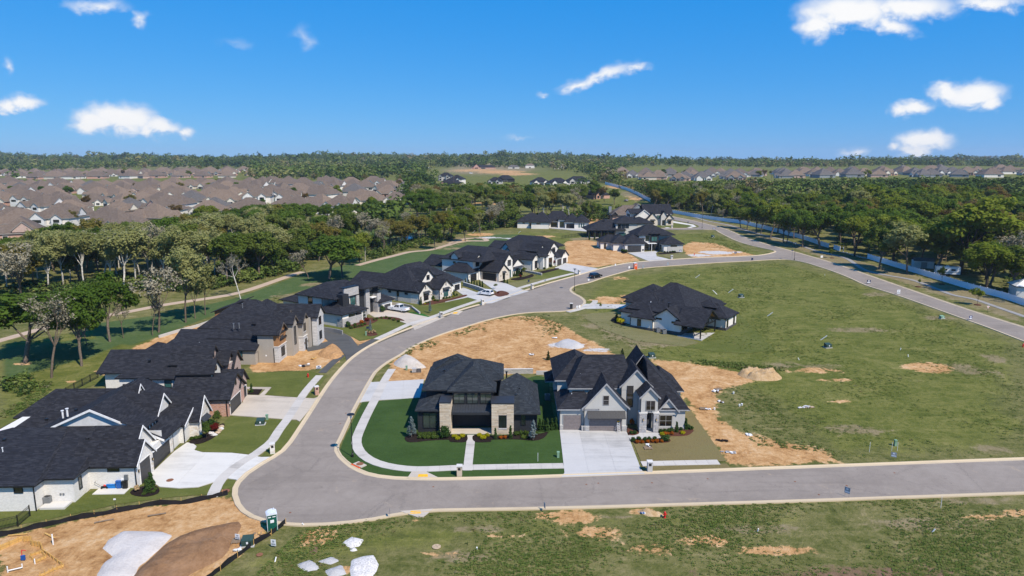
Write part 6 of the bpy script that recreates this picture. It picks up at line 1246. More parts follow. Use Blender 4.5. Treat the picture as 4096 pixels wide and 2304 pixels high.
def suburbs():
 r=random.Random(41);n=0
 for poly,y0,y1,sx,sy,where,group,ks,most in((SUB_LB,330,800,23,37,'packed in the left suburb','houses of the left suburb',(0,1,2,3,3,4,1,6,7,7,5,2),140),(SUB_U,780,1500,27,62,'in the farthest left suburb','houses of the farthest left suburb',(0,2,6,4,1),60),(SUB_R,430,1300,30,52,'in the right suburb on the rise','houses of the right suburb',(5,8,2,1,4,6),75)):
  c=0;row=0;y=y0
  while y<y1:
   x=-.85*y+r.uniform(0,12);row+=1
   while x<.85*y:
    px_,py_=proj(x,y,tz(x,y))
    if-60<px_<2640 and inside(poly,px_,py_)and c<most and r.random()<.93:
     a=(0 if row%2 else math.pi)+r.choice((0,0,math.pi/2))*(r.random()<.3)+r.gauss(0,.22)+(.18 if poly is SUB_L else-.1)
     place_suburb(r.choice(ks),x,y,a,r.uniform(.95,1.2),where,group);c+=1
    x+=sx*r.uniform(.9,1.25)
    if r.random()<.3 and-60<px_<2640 and inside(poly,px_,py_)and n<110:k=r.choice(('mid_green','green_ash','lime_oak','rusty_oak','olive_oak'));n+=1;plant(k,KINDNAME[k][0],(x-sx*.5,y+sy*r.uniform(.25,.6)),r.uniform(5,10),KINDNAME[k][1]+' between houses '+where,'tree',KINDNAME[k][1]+' between houses '+where)
   y+=sy*r.uniform(.85,1.1)
suburbs()
def far_house(k,dx,dy,ang,f,label):
 p=at(dx,dy);o=copy_tree(SP[k].root);o.location=(p.x,p.y,p.z-.1);o.rotation_euler=(0,0,R(ang));o.scale=(f,f,f);tag(o,label,'house')
far_house(0,8,598,-60,1.15,'red brick house with grey roof at the left edge below the suburb')
for h_ in SP:
 for o in list(h_.root.children_recursive)+[h_.root]:bpy.data.objects.remove(o,do_unlink=True)
def dark_house(name,label,dx,dy,ang,w,d,two,wm='stucco_white',f=1.0,gab=2,roofm='shingle_dark'):
 p=at(dx,dy);h=House(name,label,(p.x,p.y),ang,roof=(roofm,'trim_black'));e=5.6 if two else 3.2
 h.wall(0,w,0,d,e+.1,wm);h.hip(-.5,w+.5,-.5,d+.5,e,e+.34*min(w,d),caps=False)
 for i in range(gab):
  a=w*(.08+.55*i);h.wall(a,a+w*.25,-1.6,2,e,wm);h.gable(a,a+w*.25,-1.6,d*.5,e-.1,e+w*.13,'y',wm,ends='-',oh=.4,rm='trim_black');h.win('-y',-1.6,a+w*.06,a+w*.19,.6,2.4,2,1)
  if two:h.win('-y',-1.6,a+w*.06,a+w*.19,3.6,5,2,1)
 h.gar('-y',0,w*.4,w*.58,2.3,'garage_charcoal','trim_white',3);h.win('+x',w,2,4,.8,2.4,2,1);return h
dark_house('dark_roofed_house','white two-storey house with dark roof at the end of the far lane',1128,464,-15,15,13,True);dark_house('dark_roofed_house','pale two-storey dark-roofed house behind the far brick one',1102,455,-10,16,12,True,'stucco_grey');dark_house('dark_roofed_house','brick house with dark hip roof at the far lane',1108,468,-20,18,13,False,'brick_red',gab=1)
dark_house('dark_roofed_house','grey dark-roofed house beyond the middle wood',1226,463,-8,15,12,False,'stucco_grey');dark_house('dark_roofed_house','dark low house with a wide hip beside the far field',1250,458,5,20,13,False,'siding_dark',gab=1)
dark_house('dark_roofed_house','white gabled dark-roofed house nearest the middle wood',1340,466,10,18,14,False,'stucco_white',gab=2);dark_house('dark_roofed_house','white dark-roofed house with twin gables in the far row',1385,468,15,20,14,False,'brick_white',gab=2);dark_house('dark_roofed_house','long dark roof with a white gable near the far gate',1428,463,6,24,14,False,'stucco_grey',gab=1);dark_house('dark_roofed_house','grey house with pale gable beside the lane bend',1476,497,25,14,12,False,'stucco_grey',gab=2);dark_house('dark_roofed_house','orange brick house with dark roof beside the lane bend',1494,501,25,14,11,False,'brick_red',gab=1)
dark_house('low_modern_house','long low flat-roofed brick house on the far hay field',1186,425,5,46,12,False,'brick_red',gab=1);dark_house('pale_barn','cream barn with metal roof on the far ridge field',1278,424,0,22,10,False,'stucco_cream',gab=0,roofm='shingle_grey');dark_house('pale_barn','small white house above the dark conifers',1322,423,0,18,10,True,'stucco_white',gab=0,roofm='shingle_brown');dark_house('pale_barn','white shed with white roof right of the dark conifers',1395,425,0,22,8,False,'stucco_white',gab=0,roofm='trim_white');dark_house('pale_barn','white house among trees left of the hay field',1065,424,0,14,10,True,'stucco_white',gab=0,roofm='shingle_grey');dark_house('red_barn','red barn with white roof left of the far lane',1020,434,0,20,9,False,'brick_red',gab=0,roofm='trim_white')
# heaps
def mound(name,label,cat,hgt,m,*flat,edge=2.0,rough=.12,seed=1,step=.3,kind=None):
 poly=smooth(pts(*flat),1.0,True);P=np.array([(p.x,p.y)for p in poly]);x0,y0=P.min(0);x1,y1=P.max(0);r=np.random.default_rng(seed)
 step=max(step,(x1-x0)/60);xs=np.arange(x0-step,x1+step,step);ys=np.arange(y0-step,y1+step,step);X,Y=np.meshgrid(xs,ys);x,y=X.ravel(),Y.ravel()
 ins=np.zeros(len(x),bool);d=np.full(len(x),1e9)
 for i in range(len(P)):
  (ax,ay),(bx,by)=P[i],P[(i+1)%len(P)];ins^=((ay>y)!=(by>y))&(x<(bx-ax)*(y-ay)/((by-ay)or 1e-9)+ax)
  t=np.clip(((x-ax)*(bx-ax)+(y-ay)*(by-ay))/max((bx-ax)**2+(by-ay)**2,1e-9),0,1);d=np.minimum(d,np.hypot(x-ax-t*(bx-ax),y-ay-t*(by-ay)))
 k=np.clip(d/edge,0,1);lump=np.sin(x*2.1+np.sin(y*1.7))*np.cos(y*2.4+x*.7)*.6+np.sin(x*.9-y*1.1)*.5+r.normal(size=len(x))*.35
 z=np.where(ins,hgt*(1-(1-k)**1.6)*(1+rough*lump),-.25*np.minimum(1,d/step));z=terr(x,y)+z;nx=len(xs)
 keep=ins|(d<step*1.5);idx=-np.ones(len(x),int);idx[keep]=np.arange(keep.sum());F=[]
 I=np.arange(len(x)).reshape(len(ys),nx)
 for j in range(len(ys)-1):
  for i in range(nx-1):
   q=(I[j,i],I[j,i+1],I[j+1,i+1],I[j+1,i])
   if all(keep[a]for a in q):F.append(tuple(int(idx[a])for a in q))
 mb=MB().add(np.stack([x,y,z],1)[keep].tolist(),F);o=mb.build(name,m,smooth=True);tag(o,label,cat,kind=kind);return o
E_=dict
mound('gravel_heap','spread heap of pale grey gravel on the building plot','heap',.4,'gravel_white',311,1335,340,1335,410,1338,434,1347,425,1358,380,1400,350,1425,325,1460,240,1470,262,1415,284,1400,258,1380,272,1358,edge=1.6,rough=.06,seed=2)
mound('soil_heap','brown heap of dug soil beside the pale gravel','heap',.8,'soil_brown',455,1347,500,1332,600,1312,608,1322,580,1370,560,1402,470,1449,440,1480,330,1480,352,1428,382,1402,418,1368,edge=2.2,rough=.22,seed=3)
mound('sand_heap','pale sand heap beside the block pallet','heap',1.35,'sand_pale',990,915,1005,902,1022,898,1045,903,1060,914,1072,925,1050,928,1010,925,edge=2.2,rough=.06,seed=4)
mound('rubble_heap','heap of tan broken rock in the meadow','heap',.9,'rubble_tan',1855,942,1880,932,1930,932,1966,948,1955,957,1900,957,edge=1.2,rough=.5,seed=5)
mound('gravel_heap','small grey gravel heap on the bare lot','heap',.9,'gravel_grey',1395,868,1420,857,1450,860,1470,872,1440,878,edge=1.8,rough=.08,seed=6)
mound('soil_heap','orange soil heap beside the dark curved drive','heap',.8,'orange_soil',800,892,830,868,845,868,864,892,840,905,edge=1.5,rough=.2,seed=7)
mound('soil_heap','tan soil clods by the roadside hydrant','heap',.35,'rubble_tan',1600,1287,1620,1281,1660,1288,1672,1298,1630,1298,edge=.6,rough=.7,seed=8)
for i,f in enumerate(((859,1365,885,1350,915,1357,905,1373,882,1378),(745,1420,780,1408,805,1432,770,1438),(885,1408,940,1396,952,1420,932,1455,890,1460,880,1432),(800,1412,835,1400,855,1410,830,1420),(878,1379,893,1377,900,1384,884,1388),(815,1435,860,1420,872,1445,830,1452))):
 mound('concrete_washout',('topmost patch of spilled white concrete in the foreground grass','leftmost patch of spilled white concrete','largest patch of spilled white concrete','thin patch of spilled concrete beside the largest','smallest blob of spilled concrete below the topmost','broken crust of spilled concrete at the bottom edge')[i],'concrete patch',.18,'gravel_grey' if i%2 else 'rock_white',*f,edge=.5,rough=.5,seed=20+i)
 # street furniture
def lamp_post(dx,dy,label):
 p=at(dx,dy);e=empty('street_lamp',p);tag(e,label,'street lamp','black street lamps')
 MB().lathe([(.16,-.3),(.16,.5),(.1,.6),(.065,.9),(.05,5.9)],n=8).build('pole','metal_black',e);MB().lathe([(.09,5.85),(.16,6.0),(.17,6.3),(.06,6.36)],n=10).build('lantern','lamp_clear',e)
 MB().lathe([(.55,6.36),(.52,6.42),(.12,6.55)],n=14).build('lamp_shade','metal_black',e)
for a in((887,1150,'tall black street lamp on the corner lawn of the black house'),(1445,731,'black street lamp at the cul-de-sac bulb'),(1998,654.5,'black street lamp at the street junction by the meadow'),(1766,574.5,'black street lamp on the far side street corner')):lamp_post(*a)
def mailbox(dx,dy,m,label,ang=0,cap='cast_stone',w=.33):
 p=at(dx,dy);e=empty('mailbox_pillar',p,R(ang));tag(e,label,'mailbox','masonry mailbox pillars')
 MB().box(-w,w,-w,w,-.3,1.42).build('pillar',m,e);MB().box(-w-.06,w+.06,-w-.06,w+.06,1.42,1.54).build('cap',cap,e);MB().box(w-.02,w+.03,-.17,.17,.95,1.28).build('box_door','metal_black',e);MB().box(-.17,.17,-w-.03,-w+.02,.95,1.28).build('box_door','metal_black',e)
for a in((1156,1197,'ledge_stone_beige','beige stone mailbox pillar before the black house',0),(1634,1186,'stucco_grey','grey stucco mailbox pillar by the streaked driveway',0),(686,1140,'stone_white','cream stone mailbox pillar at the street bend',20),(797,992,'brick_red','red brick mailbox pillar on the short verge',30),(1110,800,'stone_grey','grey stone mailbox pillar past the pickup drive',30),(1214,767,'stone_white','white mailbox pillar below the hatchback',30),(1339,727,'brick_tan','tan mailbox pillar by the pale lawn',30),(1457,690.5,'stone_white','white mailbox pillar next to the farthest driveway of the row',30),(1437,777,'siding_dark','dark mailbox pillar at the cul-de-sac bulb',0),(1689.5,652.5,'stucco_grey','grey mailbox pillar before the modern white house',10),(1690.5,574,'brick_grey','grey mailbox pillar on the far corner lot',0)):mailbox(*a)
def hydrant(dx,dy,label):
 p=at(dx,dy);e=empty('fire_hydrant',p);tag(e,label,'hydrant','red fire hydrants')
 MB().lathe([(.16,-.2),(.16,.05),(.11,.08),(.11,.55),(.15,.58),(.15,.63),(.10,.74),(.03,.82)],n=10).build('barrel','red_paint',e);MB().tube((-.24,0,.42),(.24,0,.42),.07).tube((0,-.24,.38),(0,0,.38),.08).build('nozzles','red_paint',e)
for a in((775,949,'red hydrant on the lawn before the unfinished house'),(1672,1302,'red hydrant in the foreground grass'),(1746.5,642,'red hydrant on the orange soil lot'),(2573,873,'red hydrant at the right edge')):hydrant(*a)
make_texts(('rental','RENTAL',.16,'sign_navy'),('forsale','LOT',.2,'paper_white'))
def toilet(dx,dy,m,roofm,label,ang):
 p=at(dx,dy);e=empty('portable_toilet',p,R(ang));tag(e,label,'portable toilet')
 mb=MB().box(-.55,.55,-.55,.55,.08,2.05);mb.box(-.6,.6,-.6,.6,0,.1);b=mb.build('cabin',m,e)
 for sx,sy in((-.56,-.56),(.52,-.56),(-.56,.52),(.52,.52)):MB().box(sx,sx+.05,sy,sy+.05,.1,2.1).build('corner_post',roofm,e)
 V=[];n=9
 for i in range(n):t=-1+2*i/(n-1);V+=[(.6*t,-.6,2.06+.22*(1-t*t)),(.6*t,.6,2.06+.22*(1-t*t))]
 k=len(V);V+=[(-.6,-.6,2.03),(-.6,.6,2.03),(.6,-.6,2.03),(.6,.6,2.03)]
 F=[(2*i,2*i+2,2*i+3,2*i+1)for i in range(n-1)]+[tuple([k]+[k+2]+[2*i for i in range(n-1,-1,-1)]),tuple([k+3,k+1]+[2*i+1 for i in range(n)]),(k+2,k,k+1,k+3)]
 bm_fix(MB().add(V,F).build('roof',roofm,e));MB().box(-.45,.45,-.585,-.55,.15,1.95).build('door',m,e)
 MB().box(-.2,.2,-.6,-.58,1.1,1.45).build('notice','paper_white',e);MB().box(.58,.6,-.2,.2,1.1,1.45).build('notice','paper_white',e);MB().tube((.3,.3,2.1),(.3,.3,2.45),.06).build('vent_pipe',roofm,e);MB().box(-.4,-.1,-.6,-.57,1.75,1.85).box(.05,.4,-.6,-.57,1.75,1.85).build('vent_slot','paper_white',e)
toilet(685,1331,'toilet_green','toilet_roof','green portable toilet with pale roof beside the road bend',25);toilet(1598,677,'toilet_orange','toilet_roof','orange portable toilet at the kerb of the far street',8)
# vehicles
def wheel(e,x,y,r,side):
 w=MB().tube((x,y-.11,r),(x,y+.11,r),r,n=16).build('wheel','rubber',e);MB().tube((x,y+side*.1,r),(x,y+side*.125,r),r*.62,n=12).build('rim','rim_metal',w)
def car(name,label,dx,dy,head,paint,L=4.5,W=1.85,kind='suv',cat='car',fz=1.0):
 p=at(dx,dy);e=empty(name,p+Vector((0,0,.09)),R(head));tag(e,label,cat);r=.36 if kind!='pickup' else .42;wb=L*.3;h=L/2
 if kind=='pickup':lo=[(-h,.55),(-h,1.12),(-h+2.0,1.14),(h-1.75,1.16),(h-.25,1.08),(h,.95),(h,.5),(h-.3,.42),(-h+.3,.45)];cab=[(-h+1.85,1.12),(-h+2.05,1.85),(h-2.75,1.9),(h-1.8,1.14)]
 elif kind=='sedan':lo=[(-h,.5),(-h+.05,.95),(-h+.9,1.0),(h-1.2,.95),(h-.2,.8),(h,.65),(h,.4),(-h+.2,.35)];cab=[(-h+.55,.97),(-h+1.3,1.42),(h-2.1,1.44),(h-1.2,.94)]
 else:lo=[(-h,.5),(-h+.02,1.0),(h-1.1,1.04),(h-.2,.9),(h,.7),(h,.42),(-h+.2,.38)];cab=[(-h+.06,.98),(-h+.4,1.62),(h-2.0,1.66),(h-1.05,1.02)]
 def loft(prof,w0,w1,zl,zh):
  n=len(prof);V=[]
  for s_ in(-1,1):
   for(x,z)in prof:k=(z-zl)/max(zh-zl,.01);V.append((x,s_*(w0+(w1-w0)*k),z))
  F=[tuple(range(n)),tuple(range(2*n-1,n-1,-1))]+[(i,n+i,n+(i+1)%n,(i+1)%n)for i in range(n)];return MB().add(V,F)
 zs=[q[1]for q in lo];b=loft(lo,W*.49,W*.46,min(zs),max(zs)).build('body',paint,e);bm_fix(b)
 c=loft(cab,W*.455,W*.36,cab[0][1],1.9 if kind=='pickup' else 1.6).build('cabin',paint,e);bm_fix(c)
 zt=max(q[1]for q in cab)-.1;zb=cab[0][1]+.06
 def wat(z):return W*.455+(W*.36-W*.455)*(z-cab[0][1])/((1.9 if kind=='pickup' else 1.6)-cab[0][1])
 def lerp(a,b_,z):return a[0]+(b_[0]-a[0])*(z-a[1])/(b_[1]-a[1])
 B0,T0,T1,B1=cab
 for s_ in(-1,1):
  for f0,f1 in((.06,.5),(.54,.95)):
   q=[]
   for z in(zb,zt):
    xa,xb=lerp(B0,T0,z)+.08,lerp(B1,T1,z)-.08;q.append(((xa+(xb-xa)*f0,s_*(wat(z)+.012),z),(xa+(xb-xa)*f1,s_*(wat(z)+.012),z)))
   MB().add([q[0][0],q[0][1],q[1][1],q[1][0]],[(0,1,2,3)]).build('side_window','car_glass',e)
 for(a,b_,nm,sg)in((B1,T1,'windscreen',1),(B0,T0,'rear_window',-1)):
  q=[(lerp(a,b_,z)+sg*.015,s_*(wat(z)-.08),z)for z,s_ in((zb,-1),(zb,1),(zt,1),(zt,-1))];MB().add(q,[(0,1,2,3)]).build(nm,'car_glass',e)
 for s_ in(-1,1):
  for x in(-wb,wb):wheel(e,x,s_*W*.42,r,s_)
  MB().box(h-.16,h+.015,s_*W*.36-.17,s_*W*.36+.17,.62,.8).build('headlight','lamp_clear',e);MB().box(-h-.015,-h+.12,s_*W*.4-.1,s_*W*.4+.1,.75,1.0).build('tail_light','lamp_red',e);MB().box(h-1.45 if kind!='pickup' else h-2.0,h-1.25 if kind!='pickup' else h-1.8,s_*(W*.5)-.1,s_*(W*.5)+.1,1.05,1.2).build('mirror',paint,e)
 MB().box(-h-.05,-h+.15,-W*.45,W*.45,.4,.56).build('bumper','metal_grey' if kind=='pickup' else 'plastic_black',e);MB().box(h-.12,h+.05,-W*.45,W*.45,.36,.52).build('bumper','plastic_black',e)
 if kind=='pickup':MB().box(-h+.1,-h+1.85,-W*.4,W*.4,1.1,1.155).build('bed_cover','sign_grey',e)
 MB().box(-h-.03,-h+.02,-.25,.25,.6,.72).build('number_plate','paper_white',e);return e
car('pickup_truck','white pickup truck on the tan driveway',1003,783,148,'car_white',5.9,2.0,'pickup','pickup');car('hatchback_car','white hatchback parked on the pale driveway by the pebble bed',1222,743,149,'car_white',4.5,1.85,'suv');car('parked_car','black car driving off along the far street',1498,699,38,'car_black',4.5,1.85,'suv');car('parked_car','dark car on the forecourt of the long ranch house',1406,571,10,'car_dark',5.0,2.0,'suv');car('parked_car','silver car on the lane beyond the corner houses',1575,507,100,'car_grey',4.5,1.85,'sedan')
car('parked_car','white car on the orange ground of the far field',1185,437,10,'car_white',5.0,2.0,'suv')
# fences and walls
def vinyl_fence(label,step,*flat,hgt=1.85):
 L=resample(smooth(pts(*flat),1.0),step);p0=L[0];e=empty('white_fence',(p0.x,p0.y,tz(*p0)));tag(e,label,'fence');z0=tz(*p0)
 pm=MB().box(0,1,-.03,.03,.05,hgt).box(0,1,-.05,.05,.05,.2).box(0,1,-.05,.05,hgt-.1,hgt).mesh('panel','fence_vinyl');om=MB().box(-.075,.075,-.075,.075,-.3,hgt+.08).box(-.1,.1,-.1,.1,hgt+.08,hgt+.16).mesh('post','fence_vinyl')
 for i,a in enumerate(L):
  o=link('post',om,e,(a.x-p0.x,a.y-p0.y,tz(*a)-z0))
  if i+1<len(L):
   b=L[i+1];d=b-a;o=link('panel',pm,e,(a.x-p0.x,a.y-p0.y,tz(*a)-z0),math.atan2(d.y,d.x));o.scale=(d.length,1,1)
   za,zb=tz(*a),tz(*b);o.rotation_euler=(0,-math.atan2(zb-za,d.length),math.atan2(d.y,d.x))
vinyl_fence('long white vinyl fence behind the roadside trees',2.4,1680,534,1720,541,1752,547,1791,553,1830,558.5,1870,564,1928,578,1987,593.5,2026,604,2065,618,2088,624.5)
vinyl_fence('short leaning piece of white fence standing alone in the gap',2.4,2097,627,2105,629.5,2114,632.5);vinyl_fence('white vinyl fence running out of the picture on the right',2.4,2182,650.6,2227,664.7,2292,684,2368,707,2444,730,2520,750.5,2576,769,2660,797);vinyl_fence('far white fence along the lane to the gate',5.0,1522,463.5,1562,474,1592,485,1619,499,1647,514.4,hgt=2.4)
for i in range(9):
 p=at(2124+i*6.5,635+i*2.0);o=MB().box(-1.2,1.2,-.09,.09,.02,.08).build('fallen_fence_board','fence_vinyl',None,p+Vector((0,0,.02+.02*i)),rng.uniform(-.9,.4));tag(o,'white fence board lying on the grass in the gap','board','fallen boards of the white fence')
tag(MB().box(-.08,.08,-.08,.08,-.3,2.0).box(-.11,.11,-.11,.11,2.0,2.08).build('fence_post','fence_vinyl',None,at(2121,634)),'lone white fence post in the gap','post')
def iron_fence(label,*flat,hgt=1.35):
 L=resample([Vector(p)for p in pts(*flat)],2.2);p0=L[0];z0=tz(*p0);e=empty('iron_fence',(p0.x,p0.y,z0));tag(e,label,'fence')
 pk=MB();om=MB().box(-.045,.045,-.045,.045,-.3,hgt+.1).mesh('post','metal_black')
 for i,a in enumerate(L):
  link('post',om,e,(a.x-p0.x,a.y-p0.y,tz(*a)-z0))
  if i+1<len(L):
   b=L[i+1];rl=MB();za,zb=tz(*a)-z0,tz(*b)-z0;A,B_=a-p0,b-p0
   for hz in(.18,hgt-.2,hgt):rl.tube((A.x,A.y,za+hz),(B_.x,B_.y,zb+hz),.028,n=4)
   rl.build('rail','metal_black',e)
   for k in range(1,15):q=A.lerp(B_,k/15);zq=za+(zb-za)*k/15;pk.box(q.x-.011,q.x+.011,q.y-.011,q.y+.011,zq+.05,zq+hgt)
 tag(pk.build('pickets','metal_black',e),kind='stuff')
iron_fence('black iron fence behind the white brick houses',-5,1103,51,1076,118,1022,196,978,263,942);iron_fence('short black iron fence leading to the white house corner',51,1076,98,1064);iron_fence('black iron fence below the white house at the left edge',-5,1336,39,1330,84,1292);iron_fence('black iron fence by the dark veranda house',1413,600.5,1445,596,1478,590.5);iron_fence('short black fence beside the cream gabled house',1000,757,1020,752)
def wallrun(name,label,m,hgt,th,*flat,cap=None):
 L=smooth(pts(*flat),1.0);N=normals(L);p0=L[0];mb=MB();A=[p+n*th/2 for p,n in zip(L,N)];B_=[p-n*th/2 for p,n in zip(L,N)]
 def strip(mb,dz0,dz1,ex):
  V=[]
  for a,b,n in zip(A,B_,N):
   a2,b2=a+n*ex,b-n*ex;z=tz(*a);V+=[(a2.x,a2.y,z+dz0),(b2.x,b2.y,z+dz0),(b2.x,b2.y,z+dz1),(a2.x,a2.y,z+dz1)]
  F=[(0,1,2,3),tuple(len(V)-4+k for k in(3,2,1,0))]
  for i in range(len(L)-1):
   for k in range(4):F.append((i*4+k,i*4+4+k,i*4+4+(k+1)%4,i*4+(k+1)%4))
  mb.add(V,F);return mb
 o=strip(MB(),-.5,hgt,0).build(name,m);bm_fix(o);tag(o,label,'wall')
 if cap:c=strip(MB(),hgt,hgt+.1,.04).build('cap',cap,o);bm_fix(c)
wallrun('retaining_wall','block retaining wall behind the black house','block_wall',.85,.3,1266,940,1300,939.5,1341,939,cap='cast_stone');wallrun('retaining_wall','plain concrete wall joining the grey house','concrete_pale',.7,.25,1349,942,1378,942);wallrun('retaining_wall','dark concrete wall beside the fresh curved drive','concrete_path',1.0,.25,815,833,840,837,862,842);wallrun('retaining_wall','low tan retaining wall beside the pickup','concrete_warm',.8,.25,985,768,1010,770,1037,776);wallrun('retaining_wall','rough stone edge of the spruce bed','stone_grey',.5,.4,1038,776,1046,782,1056,790)
wallrun('retaining_wall','block wall below the row of cypress','block_wall',1.0,.3,1166,718.5,1200,729,1238,743,cap='cast_stone');wallrun('retaining_wall','low white capped wall between the last two lawns','block_wall',.6,.3,1312,683,1340,688,1363,693,cap='cast_stone');wallrun('retaining_wall','low concrete wall behind the unfinished house','concrete_pale',.6,.25,400,850,453,834,476,828.6,510,818,527,812)
def silt_fence(label,*flat,hgt=.7):
 L=resample(smooth(pts(*flat),.6),.6);p0=L[0];z0=tz(*p0);e=empty('silt_fence',(p0.x,p0.y,z0));tag(e,label,'silt fence');N=normals(L);V=[]
 for i,(p,n)in enumerate(zip(L,N)):
  w=.07*math.sin(i*1.3)+.04*math.sin(i*2.9);hh=hgt*(.86+.14*math.cos(i*.9)+.06*math.sin(i*2.3));z=tz(*p)-z0
  for k,(d,f)in enumerate(((.0,-.15),(w*.4,.3*hh),(w,.65*hh),(w*.6,hh))):q=p+n*d-p0;V.append((q.x,q.y,z+f))
 F=[(i*4+k,i*4+4+k,i*4+5+k,i*4+1+k)for i in range(len(L)-1)for k in range(3)];MB().add(V,F).build('fabric','fabric_black',e,smooth=True)
 for i in range(0,len(L),4):q=L[i]-p0+N[i]*.1;MB().box(q.x-.025,q.x+.025,q.y-.025,q.y+.025,tz(*L[i])-z0-.2,tz(*L[i])-z0+hgt+.12).build('stake','lumber',e)
silt_fence('long black silt fence above the building plot',-10,1353,60,1337,114,1325,184.5,1309,260,1296,324,1284,390.5,1271,471,1267,530,1254,579,1243);silt_fence('black silt fence running down past the green toilet',718,1319,700,1332,682,1346,655,1362,629,1378,590,1408,539,1446,500,1478)
# things on the building plot
def board_run(label,rows,*flat):
 L=pts(*flat);p0=L[0];z0=tz(*p0);e=empty('timber_formwork',(p0[0],p0[1],z0));tag(e,label,'formwork')
 for a,b in zip(L[:-1],L[1:]):
  d=b-a
  for k in range(rows):
   o=MB().box(0,d.length,-.03,.03,.30*k+.01,.30*k+.28).build('plank','lumber',e,(a.x-p0.x,a.y-p0.y,tz(*a)-z0),math.atan2(d.y,d.x))
  for t in(.15,.5,.85):q=a.lerp(b,t)-p0;MB().box(q.x-.04,q.x+.04,q.y-.09,q.y-.03,-.2,.3*rows+.1).build('stake','lumber',e)
board_run('timber formwork wall at the left edge',2,-8,1388,57,1358);board_run('zigzag timber formwork corner',2,59,1362,80,1360,80,1372,103,1376,107,1384);board_run('small timber box form on the plot',1,75,1400,105,1390,116,1404,90,1416,75,1400);board_run('long timber form running down to the bottom edge',1,106,1386,132,1404,160,1426,130,1438,98,1454)
for i,(dx,dy,a)in enumerate(((45,1347,10),(125,1349,-30),(262,1312,25),(395,1296,20))):tag(MB().box(-1.0,1.0,-.1,.1,.03,.09).build('loose_plank','lumber' if i<2 else 'lumber_old',None,at(dx,dy)+Vector((0,0,.05)),R(a)),('loose plank above the formwork wall','loose plank by the white standpipe','grey plank lying below the silt fence','weathered plank on the bare plot')[i],'plank')
def pipe(name,label,dx,dy,h,r,m='plastic_white',tilt=0,az=0,cat='pipe',group=None):
 p=at(dx,dy);o=MB().tube((0,0,-.2),(0,0,h),r,n=10).build(name,m,None,p);o.rotation_euler=(R(tilt)*math.cos(R(az)),R(tilt)*math.sin(R(az)),0);tag(o,label,cat,group);return o
pipe('standpipe','tall white pipe sticking up behind the formwork',134,1370,1.25,.07)
pl=empty('plumbing_stub',at(20,1440));tag(pl,'white plumbing pipes rising from the slab ground','pipes');MB().tube((0,0,0),(0,0,.7),.06).build('riser','plastic_white',pl);MB().tube((0,0,.2),(1.1,.6,.2),.06).tube((1.1,.6,.2),(1.1,.6,.6),.06).build('branch','plastic_white',pl);MB().tube((1.8,1.5,0),(1.8,1.5,.6),.06).build('riser','plastic_white',pl)
pb=empty('pex_manifold',at(59,1410));tag(pb,'blue and red water pipes standing on the plot','pipes');MB().box(-.2,.2,-.1,.1,.1,.6).build('bundle','plastic_blue',pb);MB().tube((-.1,0,.5),(-.2,.2,1.1),.04).tube((-.2,.2,1.1),(.2,.3,1.0),.04).build('loop','red_paint',pb)
def stack(name,label,cat,dx,dy,ang,parts,group=None):
 e=empty(name,at(dx,dy),R(ang));tag(e,label,cat,group)
 for nm,m,b in parts:MB().box(*b).build(nm,m,e)
 return e
def transformer(dx,dy,label,m='utility_green',s_=1.0,ang=10):
 e=empty('utility_box',at(dx,dy),R(ang));tag(e,label,'utility box');MB().box(-.75*s_,.75*s_,-.6*s_,.6*s_,-.1,.1).build('pad','concrete_pale',e)
 V=[(-.6,-.5,.1),(.6,-.5,.1),(.6,.5,.1),(-.6,.5,.1),(-.6,-.5,.75),(.6,-.5,.75),(.6,.5,.95),(-.6,.5,.95)];MB().add([(x*s_,y*s_,z*s_)for x,y,z in V],[(3,2,1,0),(4,5,6,7),(0,1,5,4),(1,2,6,5),(2,3,7,6),(3,0,4,7)]).build('cabinet',m,e);MB().box(-.08*s_,.12*s_,-.52*s_,-.5*s_,.35*s_,.6*s_).build('notice','paper_white',e)
for a in((656,1067,'green utility box on the white house lawn'),(624,1370,'green utility box behind the silt fence'),(2082,874,'dark green utility box out in the meadow'),(1793,597,'utility box on the grass across the side street'),(1864,748,'utility box in the meadow beyond the patio house'),(1639,899,'green utility box behind the grey house')):transformer(*a)
def pedestal(dx,dy,label):
 e=empty('cable_pedestal',at(dx,dy));tag(e,label,'pedestal','pale green cable pedestals');MB().box(-.16,.16,-.16,.16,-.1,.75).build('post','utility_pale_green',e);MB().box(-.19,.19,-.19,.19,.75,.9).build('cap','utility_pale_green',e)
for a in((1023,931,'pale green pedestal by the sand heap'),(672,1056,'pale green pedestal behind the lawn utility box'),(1404,1151,'pale pedestal on the black house lawn by the driveway'),(921,844,'pale pedestal by the spruce bed'),(2252,1121,'pale pedestal between white stakes in the meadow')):pedestal(*a)
transformer(2369,801,'tall pale green cabinet on the road verge','utility_pale_green',.8)
stack('block_pallet','pallet of grey stone blocks by the sand heap','blocks',1048,936,5,[('pallet','lumber_old',(-.9,.9,-.5,.5,-.05,.12)),('block_course','stone_grey',(-.85,-.05,-.45,.45,.12,.8)),('block_course','stone_dark',(.0,.85,-.45,.4,.12,.6))])
def acunit(dx,dy,label,s_=1.0):
 e=empty('air_conditioner',at(dx,dy)+Vector((0,0,.06)),R(5));tag(e,label,'air conditioner');MB().box(-.42*s_,.42*s_,-.42*s_,.42*s_,0,.95*s_).build('casing','metal_grey',e);MB().lathe([(.34*s_,.95*s_),(.34*s_,.99*s_),(.1,1.0*s_)],n=12).build('fan_grille','metal_black',e)
for a in((122,1267,'grey air conditioner beside the white house wall'),(1655.5,836,'air conditioner nearer the corner of the patio house'),(1671,840,'air conditioner nearer the patio slab'),(1377,1006,'pale air conditioner between the black and grey houses')):acunit(*a)
